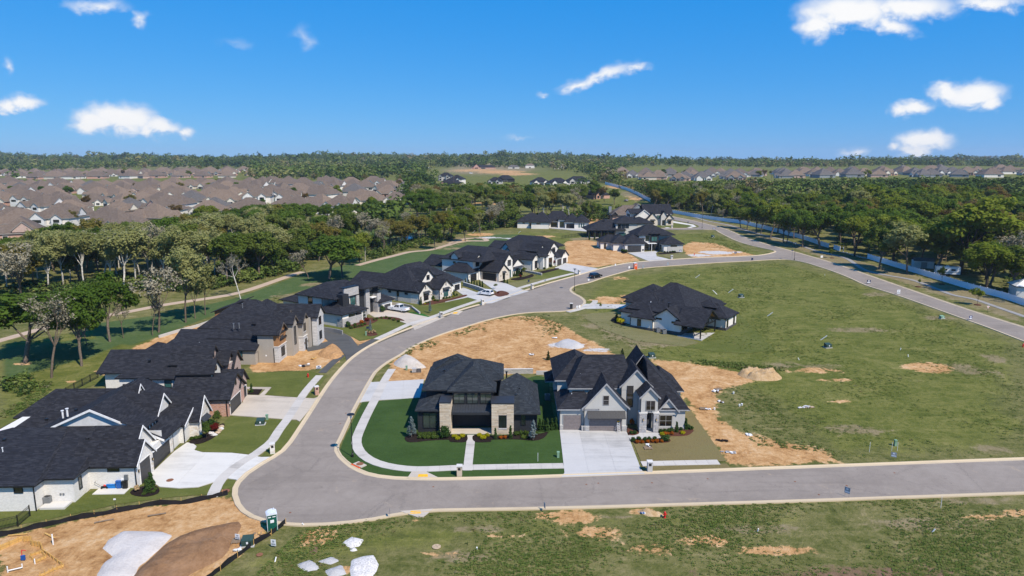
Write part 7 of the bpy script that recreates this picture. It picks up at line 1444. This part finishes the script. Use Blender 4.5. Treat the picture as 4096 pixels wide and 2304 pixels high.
def bin_(dx,dy,m,label):
 e=empty('wheelie_bin',at(dx,dy)+Vector((0,0,.06)),R(5));tag(e,label,'bin');V=[(-.25,-.27,.05),(.25,-.27,.05),(.25,.27,.05),(-.25,.27,.05),(-.31,-.36,1.0),(.31,-.36,1.0),(.31,.36,1.0),(-.31,.36,1.0)];MB().add(V,[(3,2,1,0),(4,5,6,7),(0,1,5,4),(1,2,6,5),(2,3,7,6),(3,0,4,7)]).build('tub',m,e);MB().box(-.33,.33,-.4,.38,1.0,1.08).build('lid',m,e);MB().tube((-.25,.33,.12),(.25,.33,.12),.12).build('wheels','rubber',e)
bin_(302,1228,'plastic_blue','blue wheelie bin by the white house');bin_(317,1228.6,'plastic_black','black wheelie bin next to the blue one')
stack('tarp_box','low bright blue covered box beside the bins','box',284,1226.5,2,[('box','tarp_blue',(-.55,.5,-.35,.35,.02,.55)),('lid','tarp_blue',(-.6,.55,-.4,.4,.55,.62))])
mw=empty('lawn_mower',at(265,1228)+Vector((0,0,.05)),R(10));tag(mw,'red lawn mower parked by the white house wall','lawn mower');MB().box(-.4,.4,-.25,.25,.12,.3).build('deck','plastic_black',mw);MB().lathe([(.2,.3),(.2,.42),(.12,.5)],n=8).build('engine','red_paint',mw);MB().tube((-.35,-.2,.3),(-1.1,-.2,.95),.02,n=5).tube((-.35,.2,.3),(-1.1,.2,.95),.02,n=5).tube((-1.1,-.2,.95),(-1.1,.2,.95),.02,n=5).build('handle','metal_black',mw)
for sx in(-.32,.32):
 for sy in(-.28,.28):MB().tube((sx,sy-.04,.12),(sx,sy+.04,.12),.12,n=10).build('wheel','rubber',mw)
st=empty('spotlight_stake',at(292,1285));tag(st,'thin black post with white heads on the lower lawn','post');MB().tube((0,0,-.1),(0,0,1.5),.02,n=5).build('stake','metal_black',st);MB().box(-.15,.1,-.06,.06,1.45,1.58).build('head','plastic_white',st)
ld=empty('step_ladder',at(1554.5,1087),R(20));tag(ld,'aluminium step ladder with orange top by the garage door','ladder')
for sx in(-.22,.22):MB().tube((sx,-.35,0),(sx*.7,0,1.7),.025,n=4).build('rail','metal_white',ld);MB().tube((sx,.45,0),(sx*.7,.02,1.7),.02,n=4).build('rear_leg','metal_white',ld)
for i in range(5):z=.3+.28*i;MB().box(-.2,.2,-.36+z*.2,-.26+z*.2,z,z+.03).build('tread','metal_white',ld)
MB().box(-.18,.18,-.1,.1,1.68,1.8).build('top','yellow_paint',ld)
def pallet(dx,dy,ang,label):
 e=empty('pallet',at(dx,dy),R(ang));tag(e,label,'pallet')
 for i in range(7):MB().box(-.6,.6,-.5+i*.155,-.4+i*.155,.12,.145).build('slat','lumber_old',e)
 for x in(-.55,0,.5):MB().box(x,x+.08,-.5,.53,0,.118).build('runner','lumber_old',e)
pallet(1808,980,15,'wooden pallet beside white debris on the soil');pallet(1770,1029,-10,'wooden pallet low on the bare soil by the buckets');pallet(590-5+12,1362,10,'small pallet by the dark utility box on the plot');pallet(1630,1128,5,'slatted frame lying on the tan sod')
def bucket(dx,dy,label):
 e=empty('white_bucket',at(dx,dy));tag(e,label,'bucket');MB().lathe([(.13,0),(.16,.36),(.14,.37)],n=10).build('tub','plastic_white',e);MB().tube((-.16,0,.3),(.16,0,.3),.012,n=4).build('handle','metal_grey',e)
for a in((1845,991,'white bucket alone near the pallet'),(1860,1022,'left bucket of the pair in the weeds'),(1866,1020,'right bucket of the pair in the weeds'),(1797,1031,'white bucket by the lower pallet'),(1225,733.5-.5,'white bucket at the end of the block wall')):bucket(*a)
def debris(label,dx,dy,w,m,seed,n=7,hh=.25):
 r=random.Random(seed);e=empty('debris_heap',at(dx,dy));tag(e,label,'debris')
 for i in range(n):
  a,b,c=r.uniform(.1,.4)*w,r.uniform(.1,.3)*w,r.uniform(.05,hh);x,y=r.gauss(0,.35)*w,r.gauss(0,.2)*w
  mb=MB().box(-a,a,-b,b,0,c);mb.v=[(v[0]*r.uniform(.7,1.1),v[1]*r.uniform(.7,1.1),v[2]*r.uniform(.6,1.2))for v in mb.v];mb.build('scrap',m[i%len(m)],e,(x,y,.02+.01*i),r.random()*6)
PW=('paper_white','plastic_white','metal_white','lumber_old')
for a in(('white wrapping and scraps beside the upper pallet',1798,985,1.2,PW,1),('white scraps beside the lower pallet',1778,1030,.8,PW,2),('scattered white scraps lower on the soil strip',1885,1135-40,.8,PW,3),('dark mulch remnant on the soil strip',1822,1108,1.0,('mulch_dark',),4,9,.15),('grey building scraps below the soil strip',1838,1139,.9,('rock_grey','paper_white'),5),('tools and hoses on the tan sod',1632,1124,.8,('metal_white','plastic_black','lumber_old'),6),('building scraps before the unfinished house',765,920,1.4,('lumber','plastic_black','paper_white','lumber_old'),7,12),('timber scraps beside the new walk',790,902,1.2,('lumber','lumber_old'),8),('scrap and pipes by the orange soil heap',812,893,1.0,('metal_grey','lumber','paper_white'),9),('orange clay pipes in the weedy corner',1483,665,1.6,('rust_brown','orange_soil'),10),('broken boards on the bare lot behind the black house',1340,893,1.2,('paper_white','lumber_old'),11),('boards and bricks at the edge of the bare lot',1395,855-5,1.3,('lumber','brick_pink','paper_white'),12),('blue and white bags by the silt fence',602,1385,.8,('paper_white','plastic_blue'),13),('lumber pieces under the toilet fence',655,1345,.9,('lumber','lumber_old'),14),('white block by the hydrant soil',1618,1293,.4,('plastic_blue','paper_white'),15),('pale rocks in the weedy meadow',2028,1026,1.2,('rock_white','rock_tan'),16),('small boards on the lower soil',1812,1012,.8,('paper_white','lumber_old'),17)):debris(*a)
for i,(dx,dy,l)in enumerate(((1750,699,'white pipe leaning in the upper meadow'),(1803,740,'left one of two crossed white pipes in the meadow'),(1833,736,'right one of two crossed white pipes in the meadow'),(1931,795,'white pipe lying tilted right of the patio house'),(2065,855,'white pipe near the meadow utility box'),(1304,587,'white pipe on the far green lot'),(1189,586,'white pipe at the wood edge of the far green'))):pipe('white_marker_pipe',l,dx,dy,1.6,.09,tilt=48 if i!=1 else-48,az=70)
for dx,dy,h_,l in((2187,1137,1.5,'white stake standing alone in the meadow'),(2243,1134,1.3,'left stake of the pair by the pale pedestal'),(2257,1134,1.3,'right stake of the pair by the pale pedestal'),(2366.6,1277,1.5,'white stake below the road at the right'),(1353,1161,1.3,'thin wooden stake on the black house lawn')):pipe('marker_stake',l,dx,dy,h_,.025,'paper_white',cat='stake')
for i,(dx,dy)in enumerate(((1200,1382),(1905,1338),(2346,1338),(2265,880),(692,1412),(2285,897),(2010,905),(2075,693),(765,1246+76))):pipe('clean_out_pipe',('white pipe stub in the front grass beside the dirt track','white pipe stub right of the roadside hydrant','leaning white pipe stub low in the right grass','dark-capped stub in the middle of the meadow','white pipe stub near the left washout','small white stub beyond the dark-capped one','white-headed stub at the soil edge','white stub high in the meadow','white stub by the silt fence')[i],dx,dy,.45,.07,tilt=15 if i%2 else 30,az=40*i)
def yard_sign(dx,dy,label,m,w=.6,hh=.45,ang=0,z=.35,band=None):
 e=empty('yard_sign',at(dx,dy),R(ang));tag(e,label,'sign');MB().box(-w/2,w/2,-.012,.012,z,z+hh).build('board',m,e)
 for s_ in(-1,1):MB().tube((s_*w*.35,0,-.2),(s_*w*.35,0,z+.1),.012,n=4).build('leg','metal_grey',e)
 if band:MB().box(-w*.42,w*.42,-.018,-.012,z+hh*.12,z+hh*.38).build('print_band',band,e);MB().box(-w*.2,w*.2,-.018,-.012,z+hh*.55,z+hh*.85).build('print_mark',band,e)
for a in((688.5,1377,'white yard sign right of the silt fence','paper_white',.6,.75,-10,.2,'sign_grey'),(598,1362,'white framed sign on the plot side of the silt fence','paper_white',.6,.6,-15,.3,'sign_grey'),(2247,1158,'blue-grey lot sign above the road on the right','sign_grey',.7,.7,-35,.5,'paper_white'),(2130,1250,'blue-grey lot sign below the road on the right','sign_grey',.7,.8,-50,.5,'paper_white'),(1370,1287,'thin grey sign seen edge-on below the road','sign_grey',.6,.7,-75,.5,None),(981,1302,'dark small sign by the kerb ramp','sign_navy',.5,.5,-80,.6,None),(2185,714,'navy and white sign on the road verge','sign_navy',1.2,1.0,5,.2,'paper_white'),(2260,741,'plain white sign on the road verge','paper_white',.9,1.2,5,.2,'sign_grey'),(2441,806,'blue sign on the road verge near the right edge','sign_blue',1.0,.9,20,.3,'paper_white'),(802,929,'blue and white builder sign tilted by the unfinished house','paper_white',.95,.6,15,.15,'sign_blue'),(1480.7,708,'white sign at the meadow corner','paper_white',.5,.6,0,.2,None),(1452,777.5,'left one of two white signs at the cul-de-sac','paper_white',.5,.7,20,.2,'sign_grey'),(1458,776,'right one of two white signs at the cul-de-sac','paper_white',.5,.7,35,.2,None),(1711,640,'agent sign on a post before the modern house','sign_blue',.8,.9,10,.9,'paper_white'),(1330,711+.5,'black sign on the pale lawn','sign_navy',.6,.7,30,.3,None),(1372,707.5,'pale sign on the verge by the sidewalk','sign_grey',.6,.5,30,.2,None),(2067,649,'white box sign across the road','paper_white',.9,.8,10,.1,None),(1850,639.5,'dark lot sign on the orange soil','sign_navy',.8,.8,-30,.2,'paper_white'),(1892,655.5,'small dark sign at the meadow kerb','sign_navy',.7,.8,0,.2,None),(1680,669,'grey lot sign at the far kerb','sign_grey',.6,1.0,0,.3,None),(1618,676,'grey lot sign beside the orange toilet','sign_grey',.6,1.0,0,.3,None),(927,838-11,'dark sign board lying on the modern house lawn','sign_navy',1.0,.5,10,.05,None),(1796,577,'small blue and white sign at the side street mouth','sign_blue',1.2,.6,0,.1,'paper_white'),(1583,676,'white board leaning on the verge left of the toilet','paper_white',.6,.8,20,.1,None),(1548,668+.5,'white lidded can on the lot corner','paper_white',.5,.7,20,.0,None)):yard_sign(*a)
def street_sign(dx,dy,label):
 e=empty('street_sign',at(dx,dy));tag(e,label,'street sign');MB().tube((0,0,-.3),(0,0,2.9),.04,n=6).build('pole','metal_grey',e);MB().box(-.45,.45,-.012,.012,2.9,3.1).build('name_plate','sign_blue',e);MB().box(-.012,.012,-.45,.45,3.12,3.32).build('name_plate','sign_blue',e)
street_sign(1992,650.5,'blue street name sign at the junction');street_sign(1730,574.5,'blue street name sign on the far corner lot')
ts=empty('warning_sign',at(2484,786),R(15));tag(ts,'triangular sign on a post beside the road','sign');MB().tube((0,0,-.2),(0,0,1.1),.03,n=5).build('post','metal_black',ts);mb=MB().prism([(-.45,1.7),(.45,1.7),(0,1.0)],-.015,.015);mb.v=[(v[0],v[2],v[1])for v in mb.v];bm_fix(mb.build('board','paper_white',ts));MB().box(-.2,.2,-.03,-.015,1.35,1.55).build('print_band','red_paint',ts)
def cover(dx,dy,r_,label,m='iron_rust',off=.12):
 p=at(dx,dy);tag(MB().lathe([(r_,0),(r_,.03),(r_*.9,.04)],n=16).build('manhole_cover',m,None,p+Vector((0,0,off))),label,'manhole cover')
cover(427.6,1209,.45,'rusty manhole cover in the white driveway',off=.06);cover(567,1237,.55,'rusty manhole cover at the bend island',off=.1);cover(905.5,1169,.5,'brown manhole cover by the corner drain',off=.13);cover(653,1378+18,.35,'small rusty lid in the foreground grass',off=.04);cover(1098,1376,.5,'tan manhole lid on the dirt track','rock_tan',.04)
for i,(dx,dy)in enumerate(((1505,1216),(1475,1219),(2130,1222),(2060,1245),(2250,1190),(1640,1215),(1780,1205),(870,1040),(856,1066),(893,1033),(1090,1225),(730,1290),(2000,1212))):tag(MB().lathe([(.14,0),(.13,.012)],n=10).build('road_patch','rust_brown',None,at(dx,dy)+Vector((0,0,.034))),'small dark spot of dried mud on the asphalt','mud spot','mud spots on the street')
mb=MB().box(-.9,.9,-.5,.5,0,.13);o=mb.build('storm_drain','concrete_warm',None,at(905,1170),R(-40));tag(o,'concrete storm drain hood at the corner kerb','storm drain');MB().box(-.85,.85,-.62,-.5,.0,.12).build('inlet_slot','metal_black',o);MB().tube((-.9,-.72,.12),(.95,-.72,.12),.1,n=8).build('filter_sock','toilet_orange',o)
# yards behind the white fence
sh=empty('garden_shed',at(2320,672),R(-18));tag(sh,'pale garden shed behind the white fence','shed');MB().box(-3,3,-2,2,-.2,2.4).build('wall','siding_white',sh);MB().add([(-3.3,-2.4,2.35),(3.3,-2.4,2.35),(3.3,0,3.3),(-3.3,0,3.3),(3.3,2.4,2.35),(-3.3,2.4,2.35)],[(0,1,2,3),(3,2,4,5)]).build('roof','shingle_grey',sh);MB().box(-.9,.9,-2.04,-2.0,0,2).build('door','trim_grey',sh)
rv=empty('camper_trailer',at(2382,692),R(-20));tag(rv,'white camper trailer behind the white fence','trailer');MB().box(-3.4,3.4,-1.2,1.2,.5,2.9).build('body','car_white',rv);MB().box(-3.3,3.3,-1.22,-1.2,1.0,1.3).build('stripe','sign_grey',rv);MB().box(-1.6,-.4,-1.23,-1.2,1.6,2.2).build('window','glass_dark',rv);MB().box(.8,2.0,-1.23,-1.2,1.6,2.2).build('window','glass_dark',rv);MB().box(-.5,.3,-.4,.4,2.9,3.15).build('roof_unit','plastic_white',rv);MB().tube((.3,-1.2,.35),(.3,1.2,.35),.35,n=10).build('wheels','rubber',rv)
tp=empty('trampoline',at(2117,612));tag(tp,'netted trampoline in the yard behind the fence gap','trampoline');MB().lathe([(2.0,.78),(2.0,.86),(.1,.86)],n=18).build('mat','plastic_black',tp)
for i in range(8):a=i*math.pi/4;MB().tube((1.95*math.cos(a),1.95*math.sin(a),0),(1.95*math.cos(a),1.95*math.sin(a),2.4),.035,n=5).build('pole','metal_black',tp)
ps=empty('playset',at(2368,660),R(20));tag(ps,'small playset with green slide under the big trees','playset');MB().box(-1,1,-1,1,1.4,1.55).box(-1,-.85,-1,-.85,0,3).box(.85,1,-1,-.85,0,3).box(-1,-.85,.85,1,0,3).box(.85,1,.85,1,0,3).build('tower','lumber_old',ps);MB().add([(1,-.4,1.5),(1,.4,1.5),(3.2,.4,.1),(3.2,-.4,.1)],[(0,1,2,3)]).build('slide','utility_green',ps)
dark_house('yard_house','brown-roofed house half hidden behind the big right trees',2560,640,-15,18,12,False,'brick_tan',gab=0,roofm='shingle_brown');dark_house('yard_house','purple-brown roofed house among the right trees',2150,580,10,20,12,False,'brick_red',gab=1,roofm='shingle_brown');dark_house('yard_house','white outbuilding behind the fence at the right edge',2555,748,-18,13,6,False,'siding_white',gab=0,roofm='trim_white')
# garden plants
def row(kind,name,h_,label,cat,group,*flat,wide=1.0,lift=.08):
 for i in range(0,len(flat),2):
  p=at(flat[i],flat[i+1]);e=plant(kind,name,p,h_*prng.uniform(.88,1.12),label,cat,group,wide=wide*prng.uniform(.92,1.08));e.location.z+=lift
def z8(*f):return[v for i in range(0,len(f),2)for v in(1031.5+.1736*f[i],880.5+.1736*f[i+1])]
def z9(*f):return[v for i in range(0,len(f),2)for v in(1371+.1823*f[i],867.9+.1823*f[i+1])]
def z1(*f):return[v for i in range(0,len(f),2)for v in(352.2+.2431*f[i],968.5+.2431*f[i+1])]
def z4(*f):return[v for i in range(0,len(f),2)for v in(742+.1215*f[i],666.6+.1215*f[i+1])]
def z5(*f):return[v for i in range(0,len(f),2)for v in(893+.1215*f[i],641.5+.1215*f[i+1])]
def z6(*f):return[v for i in range(0,len(f),2)for v in(1094.3+.13672*f[i],578.6+.13672*f[i+1])]
def z2(*f):return[v for i in range(0,len(f),2)for v in(1283+.17578*f[i],503+.17578*f[i+1])]
row('boxwood','boxwood_shrub',.72,'round boxwood in the double row left of the black porch','shrub','boxwoods left of the black porch',*z8(140,1248,215,1244,280,1244,345,1242,410,1240,143,1288,207,1288,270,1288,338,1288,405,1286,80,1215))
row('yellow_shrub','yellow_shrub',.6,'bright yellow shrub beside the black house walk','shrub','yellow shrubs by the walk',*z8(645,1275,690,1302,755,1270,1005,1258,1060,1292,1120,1258),wide=1.15);row('boxwood','boxwood_shrub',.75,'round boxwood right of the stone tower','shrub','boxwoods right of the black porch',*z8(1540,1240,1615,1236,1685,1232,1815,1236))
row('dark_shrub','holly_bush',1.9,'tall dark holly at the foot of the left stone tower','shrub',None,*z8(505,1280),wide=.75);row('arborvitae','juniper',2.0,'slim juniper at the right stone tower','shrub','junipers flanking the right tower',*z8(1237,1290,1455,1285),wide=.8);row('orange_shrub','orange_shrub',.5,'small orange shrub between the two junipers','shrub','orange shrubs between the junipers',*z8(1315,1292,1375,1286));row('wide_bush','juniper_mat',.45,'low grey-green juniper mat','shrub',None,*z8(1655,1280),wide=1.5)
row('blue_spruce','blue_spruce',3.3,'silvery blue spruce left of the black house','tree',None,*z8(25,1272));row('blue_spruce','blue_spruce',3.5,'silvery blue spruce right of the black house front','tree',None,*z8(1783,1312),wide=.85);row('arborvitae','arborvitae',2.1,'slim green arborvitae between the black and grey houses','shrub','arborvitae between the two front houses',*z8(1880,1172,1930,1172,1990,1182),*z9(20,1192,95,1172,150,1168),wide=.9)
row('dark_shrub','boxwood_shrub',.65,'dark round shrub below the grey house window','shrub','dark shrubs under the grey house window',*z9(1600,1215,1655,1210,1705,1205,1750,1205));row('orange_shrub','orange_shrub',.55,'orange-red shrub in the grey house beds','shrub','orange shrubs of the grey house',*z9(1655,1248,1695,1244,1748,1242,1270,1358,1340,1358,1415,1354,1485,1348,1540,1352,1608,1348));row('yellow_shrub','yellow_shrub',.5,'yellow-green shrub in the grey house bed','shrub','yellow shrubs of the grey house',*z9(1620,1252,1900,1232),wide=1.2)
row('arborvitae','cypress',1.7,'slim dark cypress at the grey house corner','shrub','cypresses at the grey house corner',*z9(1815,1205,1890,1150,1940,1165));row('dark_shrub','topiary_shrub',.6,'blue-green shrub along the grey house walk','shrub','shrubs along the grey house walk',*z9(1295,1312,1510,1312,1220,1332,1375,1326,1435,1322,1980,1150,2015,1170,1880,1180,1190,1230,1240,1232));row('dark_shrub','pine_shrub',.9,'broad dark pine shrub at the walk end','shrub',None,*z9(1655,1325),wide=1.4);row('orange_shrub','copper_shrub',1.1,'copper shrub in the grey house nook','shrub',None,*z9(1200,1100),wide=.7)
row('garden_tree','garden_tree',2.6,'small leafy tree before the white stone bay','tree','small trees before the white stone bay',*z1(690,560,797,418),wide=.85);row('dark_shrub','garden_shrub',1.5,'green shrub between the two small trees','shrub',None,*z1(745,445));row('red_maple','red_maple',1.3,'dark red maple among white boulders','tree',None,*z1(772,492),wide=1.1);row('boxwood','boxwood_shrub',.6,'round boxwood at the white porch corner','shrub','boxwoods at the white porch corner',*z1(540,568,580,562,625,556))
for i,(x,y)in enumerate(((842,462),(805,500),(770,524),(845,440),(735,505),(820,480))):q=z1(x,y);mb=MB().lathe([(.3,-.1),(.45,.15),(.3,.32),(.05,.36)],n=7);mb.v=[(v[0]*rng.uniform(.8,1.3),v[1]*rng.uniform(.8,1.2),v[2])for v in mb.v];tag(mb.build('boulder',('rock_white','rock_tan')[i%2],None,at(*q)),'pale boulder beside the red maple','boulder','boulders round the red maple')
row('arborvitae','yew_shrub',1.9,'dark conical shrub at the white garage corner','shrub','conical shrubs at the white garage corner',371,1240,381,1226,wide=1.3);row('straw_grass','straw_grass',1.2,'dry straw-coloured ornamental grass','shrub',None,345,1238);row('boxwood','boxwood_shrub',.45,'small green shrub in the round bed','shrub','small shrubs of the round bed',362,1246,386,1240,392,1234);row('arborvitae','arborvitae',1.7,'single slim evergreen in the square bed','shrub',None,633,988,wide=.9)
row('dark_shrub','topiary_shrub',1.7,'cloud-pruned shrub at the modern stone wall','shrub',None,*z4(1110,1290),wide=.7);row('boxwood','boxwood_shrub',.7,'round shrub in the modern house bed','shrub','round shrubs at the modern stone wall',*z4(1245,1258,1325,1282,1445,1242,1390,1267,1255,1302,1170,1322));row('orange_shrub','orange_shrub',.9,'orange shrub in the modern house bed','shrub',None,*z4(1385,1215));row('red_shrub','red_shrub',1.1,'dark red shrub at the modern house corner window','shrub',None,*z4(1490,1168),wide=1.2);row('boxwood','boxwood_shrub',.6,'round shrub along the tan drive edge','shrub','round shrubs along the tan drive',*z4(1640,1150,1700,1130,1795,1110,1890,1105,1965,1125,2050,1155,2145,1185));row('blue_spruce','blue_spruce',3.2,'thin blue spruce on the modern house lawn','tree',None,*z4(1565,1385),wide=.6);row('straw_grass','straw_grass',.7,'tan grass tuft round the thin spruce','shrub','grass tufts round the thin spruce',*z4(1490,1410,1540,1425,1600,1425,1660,1410,1620,1390));row('dark_shrub','topiary_shrub',1.9,'cloud-pruned shrub beside the modern garage','shrub',None,*z4(1820,975),wide=.6)
row('arborvitae','cypress',2.1,'slim cypress at a cream gable','shrub','cypresses at the cream gables',*z5(1365,1028,2050,858),wide=.8);row('blue_spruce','spruce',3.4,'thin spruce in the stone bed','tree',None,*z5(1555,1205),wide=.6);row('boxwood','garden_shrub',.6,'low shrub in the cream gable bed','shrub','low shrubs of the cream gables',*z5(1480,1010,1540,1000,1660,960,1720,965,1840,910,1900,900,1960,890,2110,840));row('yellow_shrub','yellow_shrub',.45,'yellow shrub in the cream gable bed','shrub','yellow shrubs of the cream gables',*z5(1450,1025,1640,950,1735,900,2035,870));row('dark_shrub','topiary_shrub',1.2,'ball-topped topiary between the cream gables','shrub',None,*z5(1610,930),wide=.8)
row('arborvitae','cypress',1.75,'slim cypress in the row on the block wall','shrub','cypress row on the block wall',*z6(560,1000,625,1010,672,1018,722,1025,772,1033,825,1040,873,1050),wide=.85);row('arborvitae','cypress',1.7,'slim evergreen along the white porch','shrub','evergreens along the white porch',*z6(1425,852,1460,850,1500,848,1530,842,1560,815,1590,826));row('young_tree','young_tree',2.6,'small pale-leaved tree beside the low wall','tree',None,*z6(1655,838),wide=1.1);row('arborvitae','juniper',1.4,'conical shrub before the tan brick gable','shrub','conical shrubs at the tan gable',*z6(1275,975,1330,985),wide=1.2);row('red_maple','red_maple',1.2,'small red maple by the low wall','tree',None,*z6(1565,880));row('red_maple','red_maple',2.0,'dark red small tree at the farthest house','tree','red trees of the farthest house',*z6(1865,700,2190,655),wide=.8);row('dark_shrub','garden_shrub',.8,'shrub in the entry bed of the farthest house','shrub','shrubs at the farthest entry',*z6(1890,730,2010,725,2140,680));row('straw_grass','straw_grass',.8,'tan shrub in the pebble bed','shrub','tan shrubs in the pebble bed',*z6(1090,1180,1120,1170));row('red_shrub','red_shrub',.6,'red shrub in the pebble bed','shrub',None,*z6(1165,1168));row('young_tree','young_tree',1.6,'thin ornamental tree in the pebble bed','tree',None,*z6(1105,1085))
row('arborvitae','cypress',3.0,'dark slim evergreen before the veranda','shrub','evergreens before the dark veranda',*z2(1135,572,1208,572,1280,574,1345,565),wide=.75);row('boxwood','garden_shrub',1.3,'tan-green shrub at the modern garage corner','shrub','shrubs at the modern garage',*z2(1615,748,1650,752));row('dark_shrub','hedge_shrub',.7,'low hedge shrub before the modern side wing','shrub','hedge before the modern side wing',*z2(2215,755,2250,755,2290,754,2330,752,2360,750),wide=1.2);row('blue_spruce','blue_spruce',2.6,'grey-blue evergreen at the modern house entry','tree',None,*z2(2165,755));row('arborvitae','cypress',1.9,'slim evergreen at the modern house corner','shrub','evergreens at the modern house corner',*z2(2385,745,2420,740,2440,735));row('dark_shrub','garden_shrub',1.2,'shrub before the long ranch house','shrub','shrubs before the long ranch house',*z2(870,395,915,392,1000,385,1035,380));row('arborvitae','yew_shrub',1.9,'dark conical shrub in the patio house bed','shrub',None,1551,806,wide=1.2);row('yellow_shrub','lime_shrub',1.2,'lime green round shrub in the patio house bed','shrub',None,1561,813,wide=1.1);row('dark_shrub','garden_shrub',1.1,'shrub at the timbered corner house','shrub','shrubs at the timbered corner house',*z2(1985,355,2030,352,2190,345,2240,348,2300,345))
row('cedar','cedar_tree',1.8,'small dark evergreen on the bare lot','tree',None,1379,905);row('cedar','cedar_tree',2.2,'small dark evergreen behind the grey house','tree',None,1565,905-3)
def tufts():
 r=random.Random(91);P=[];V=[];g=np.random.default_rng(4);T_=[]
 zones=(((640,1449,760,1330,1000,1300,1300,1288,1700,1276,2576,1248,2576,1460,640,1460),6500,.08,.2),((1470,800,1700,680,1960,660,2300,770,2576,870,2576,1150,2110,1160,1980,1090,1900,990,1960,930,1700,895,1560,880),8000,.08,.22),((1650,895,1980,925,1960,945,1830,925,1660,905),500,.2,.4),((1200,830,1290,800,1390,800,1420,820,1390,850,1280,845),260,.12,.3),((1000,885,1100,850,1240,805,1380,790,1390,797,1250,815,1110,862,1020,898),420,.15,.35),((1800,985,1900,960,2000,1080,2100,1140,1900,1120),500,.1,.25),((0,1010,60,980,130,960,120,1000,0,1060),300,.15,.4),((560,790,720,735,860,720,900,715,760,745,620,790),500,.12,.3),((1690,592,1790,588,1900,635,1820,632,1700,605),500,.12,.3))
 for flat,n,h0,h1 in zones:
  poly=[(p.x,p.y)for p in(at(*q)for q in dpoly(*flat))];xs=[p[0]for p in poly];ys=[p[1]for p in poly];k=0
  for _ in range(n*6):
   x,y=r.uniform(min(xs),max(xs)),r.uniform(min(ys),max(ys))
   if math.sin(x*.21+1.7*math.sin(y*.13))*math.sin(y*.17+x*.05)<r.uniform(-.9,.45)and inside(poly,x,y):P.append((x,y,r.uniform(h0,h1)));k+=1
   if k>=n:break
 base=[leaf_quads(g.normal(size=(4,3))*np.array([.5,.5,.1])+np.array([0,0,.35]),[.55]*4,4,.34,60+i,up=1.6,flat=.45)for i in range(6)];m=len(base[0])
 V=np.empty((len(P)*m,3),np.float32);T_=np.empty(len(P)*m,np.float32)
 for i,(x,y,s_)in enumerate(P):V[i*m:(i+1)*m]=base[i%6]*s_*np.array([1.3,1.3,1])+np.array([x,y,tz(x,y)]);T_[i*m:(i+1)*m]=min(1,max(.1,r.gauss(.5,.16)))
 tag(link('grass_tufts',quads_mesh('grass_tufts',V,'leaf_wood',T_)),'clumps of weeds and long grass over the rough ground','grass',kind='stuff')
tufts()
def power_line():
 pos=[(-40,470),(205,468),(470,466),(745,464),(1142,471),(1535,452),(1940,455),(2340,448)];tops=[]
 for i,(dx,dy)in enumerate(pos):
  p=at(dx,dy);e=empty('utility_pole',p);tag(e,'wooden utility pole in the line across the far suburbs','utility pole','utility poles across the suburbs');MB().tube((0,0,-.5),(0,0,11),.2,.14,n=6).build('pole','bark_grey',e);MB().box(-1.4,1.4,-.08,.08,10.2,10.4).build('crossarm','bark_grey',e);tops.append(p+Vector((0,0,10.4)))
 for i,(a,b)in enumerate(zip(tops[:-1],tops[1:])):
  mb=MB();prev=a
  for k in range(1,13):t=k/12;q=a.lerp(b,t)-Vector((0,0,5.5*t*(1-t)));mb.tube(prev,q,.035,n=3,cap=False);prev=q
  tag(mb.build('power_cable','metal_grey'),'thin cable sagging between utility poles','cable','cables of the far power line')
power_line()
# thin air haze over the whole land
def haze():
 mb=MB().box(-4700,4700,-400,4700,-60,110);m=bpy.data.materials.new('haze_air');m.use_nodes=True;MATS['haze_air']=m;t=NT(m.node_tree);t.n.clear()
 out=t('OutputMaterial');v=t('VolumePrincipled');v.inputs['Color'].default_value=(.80,.88,1.0,1);v.inputs['Density'].default_value=.00008;v.inputs['Anisotropy'].default_value=.2
 t.l.new(v.outputs[0],out.inputs['Volume']);tag(mb.build('haze','haze_air'),'faint blue haze in the distance','haze',kind='stuff')
haze()
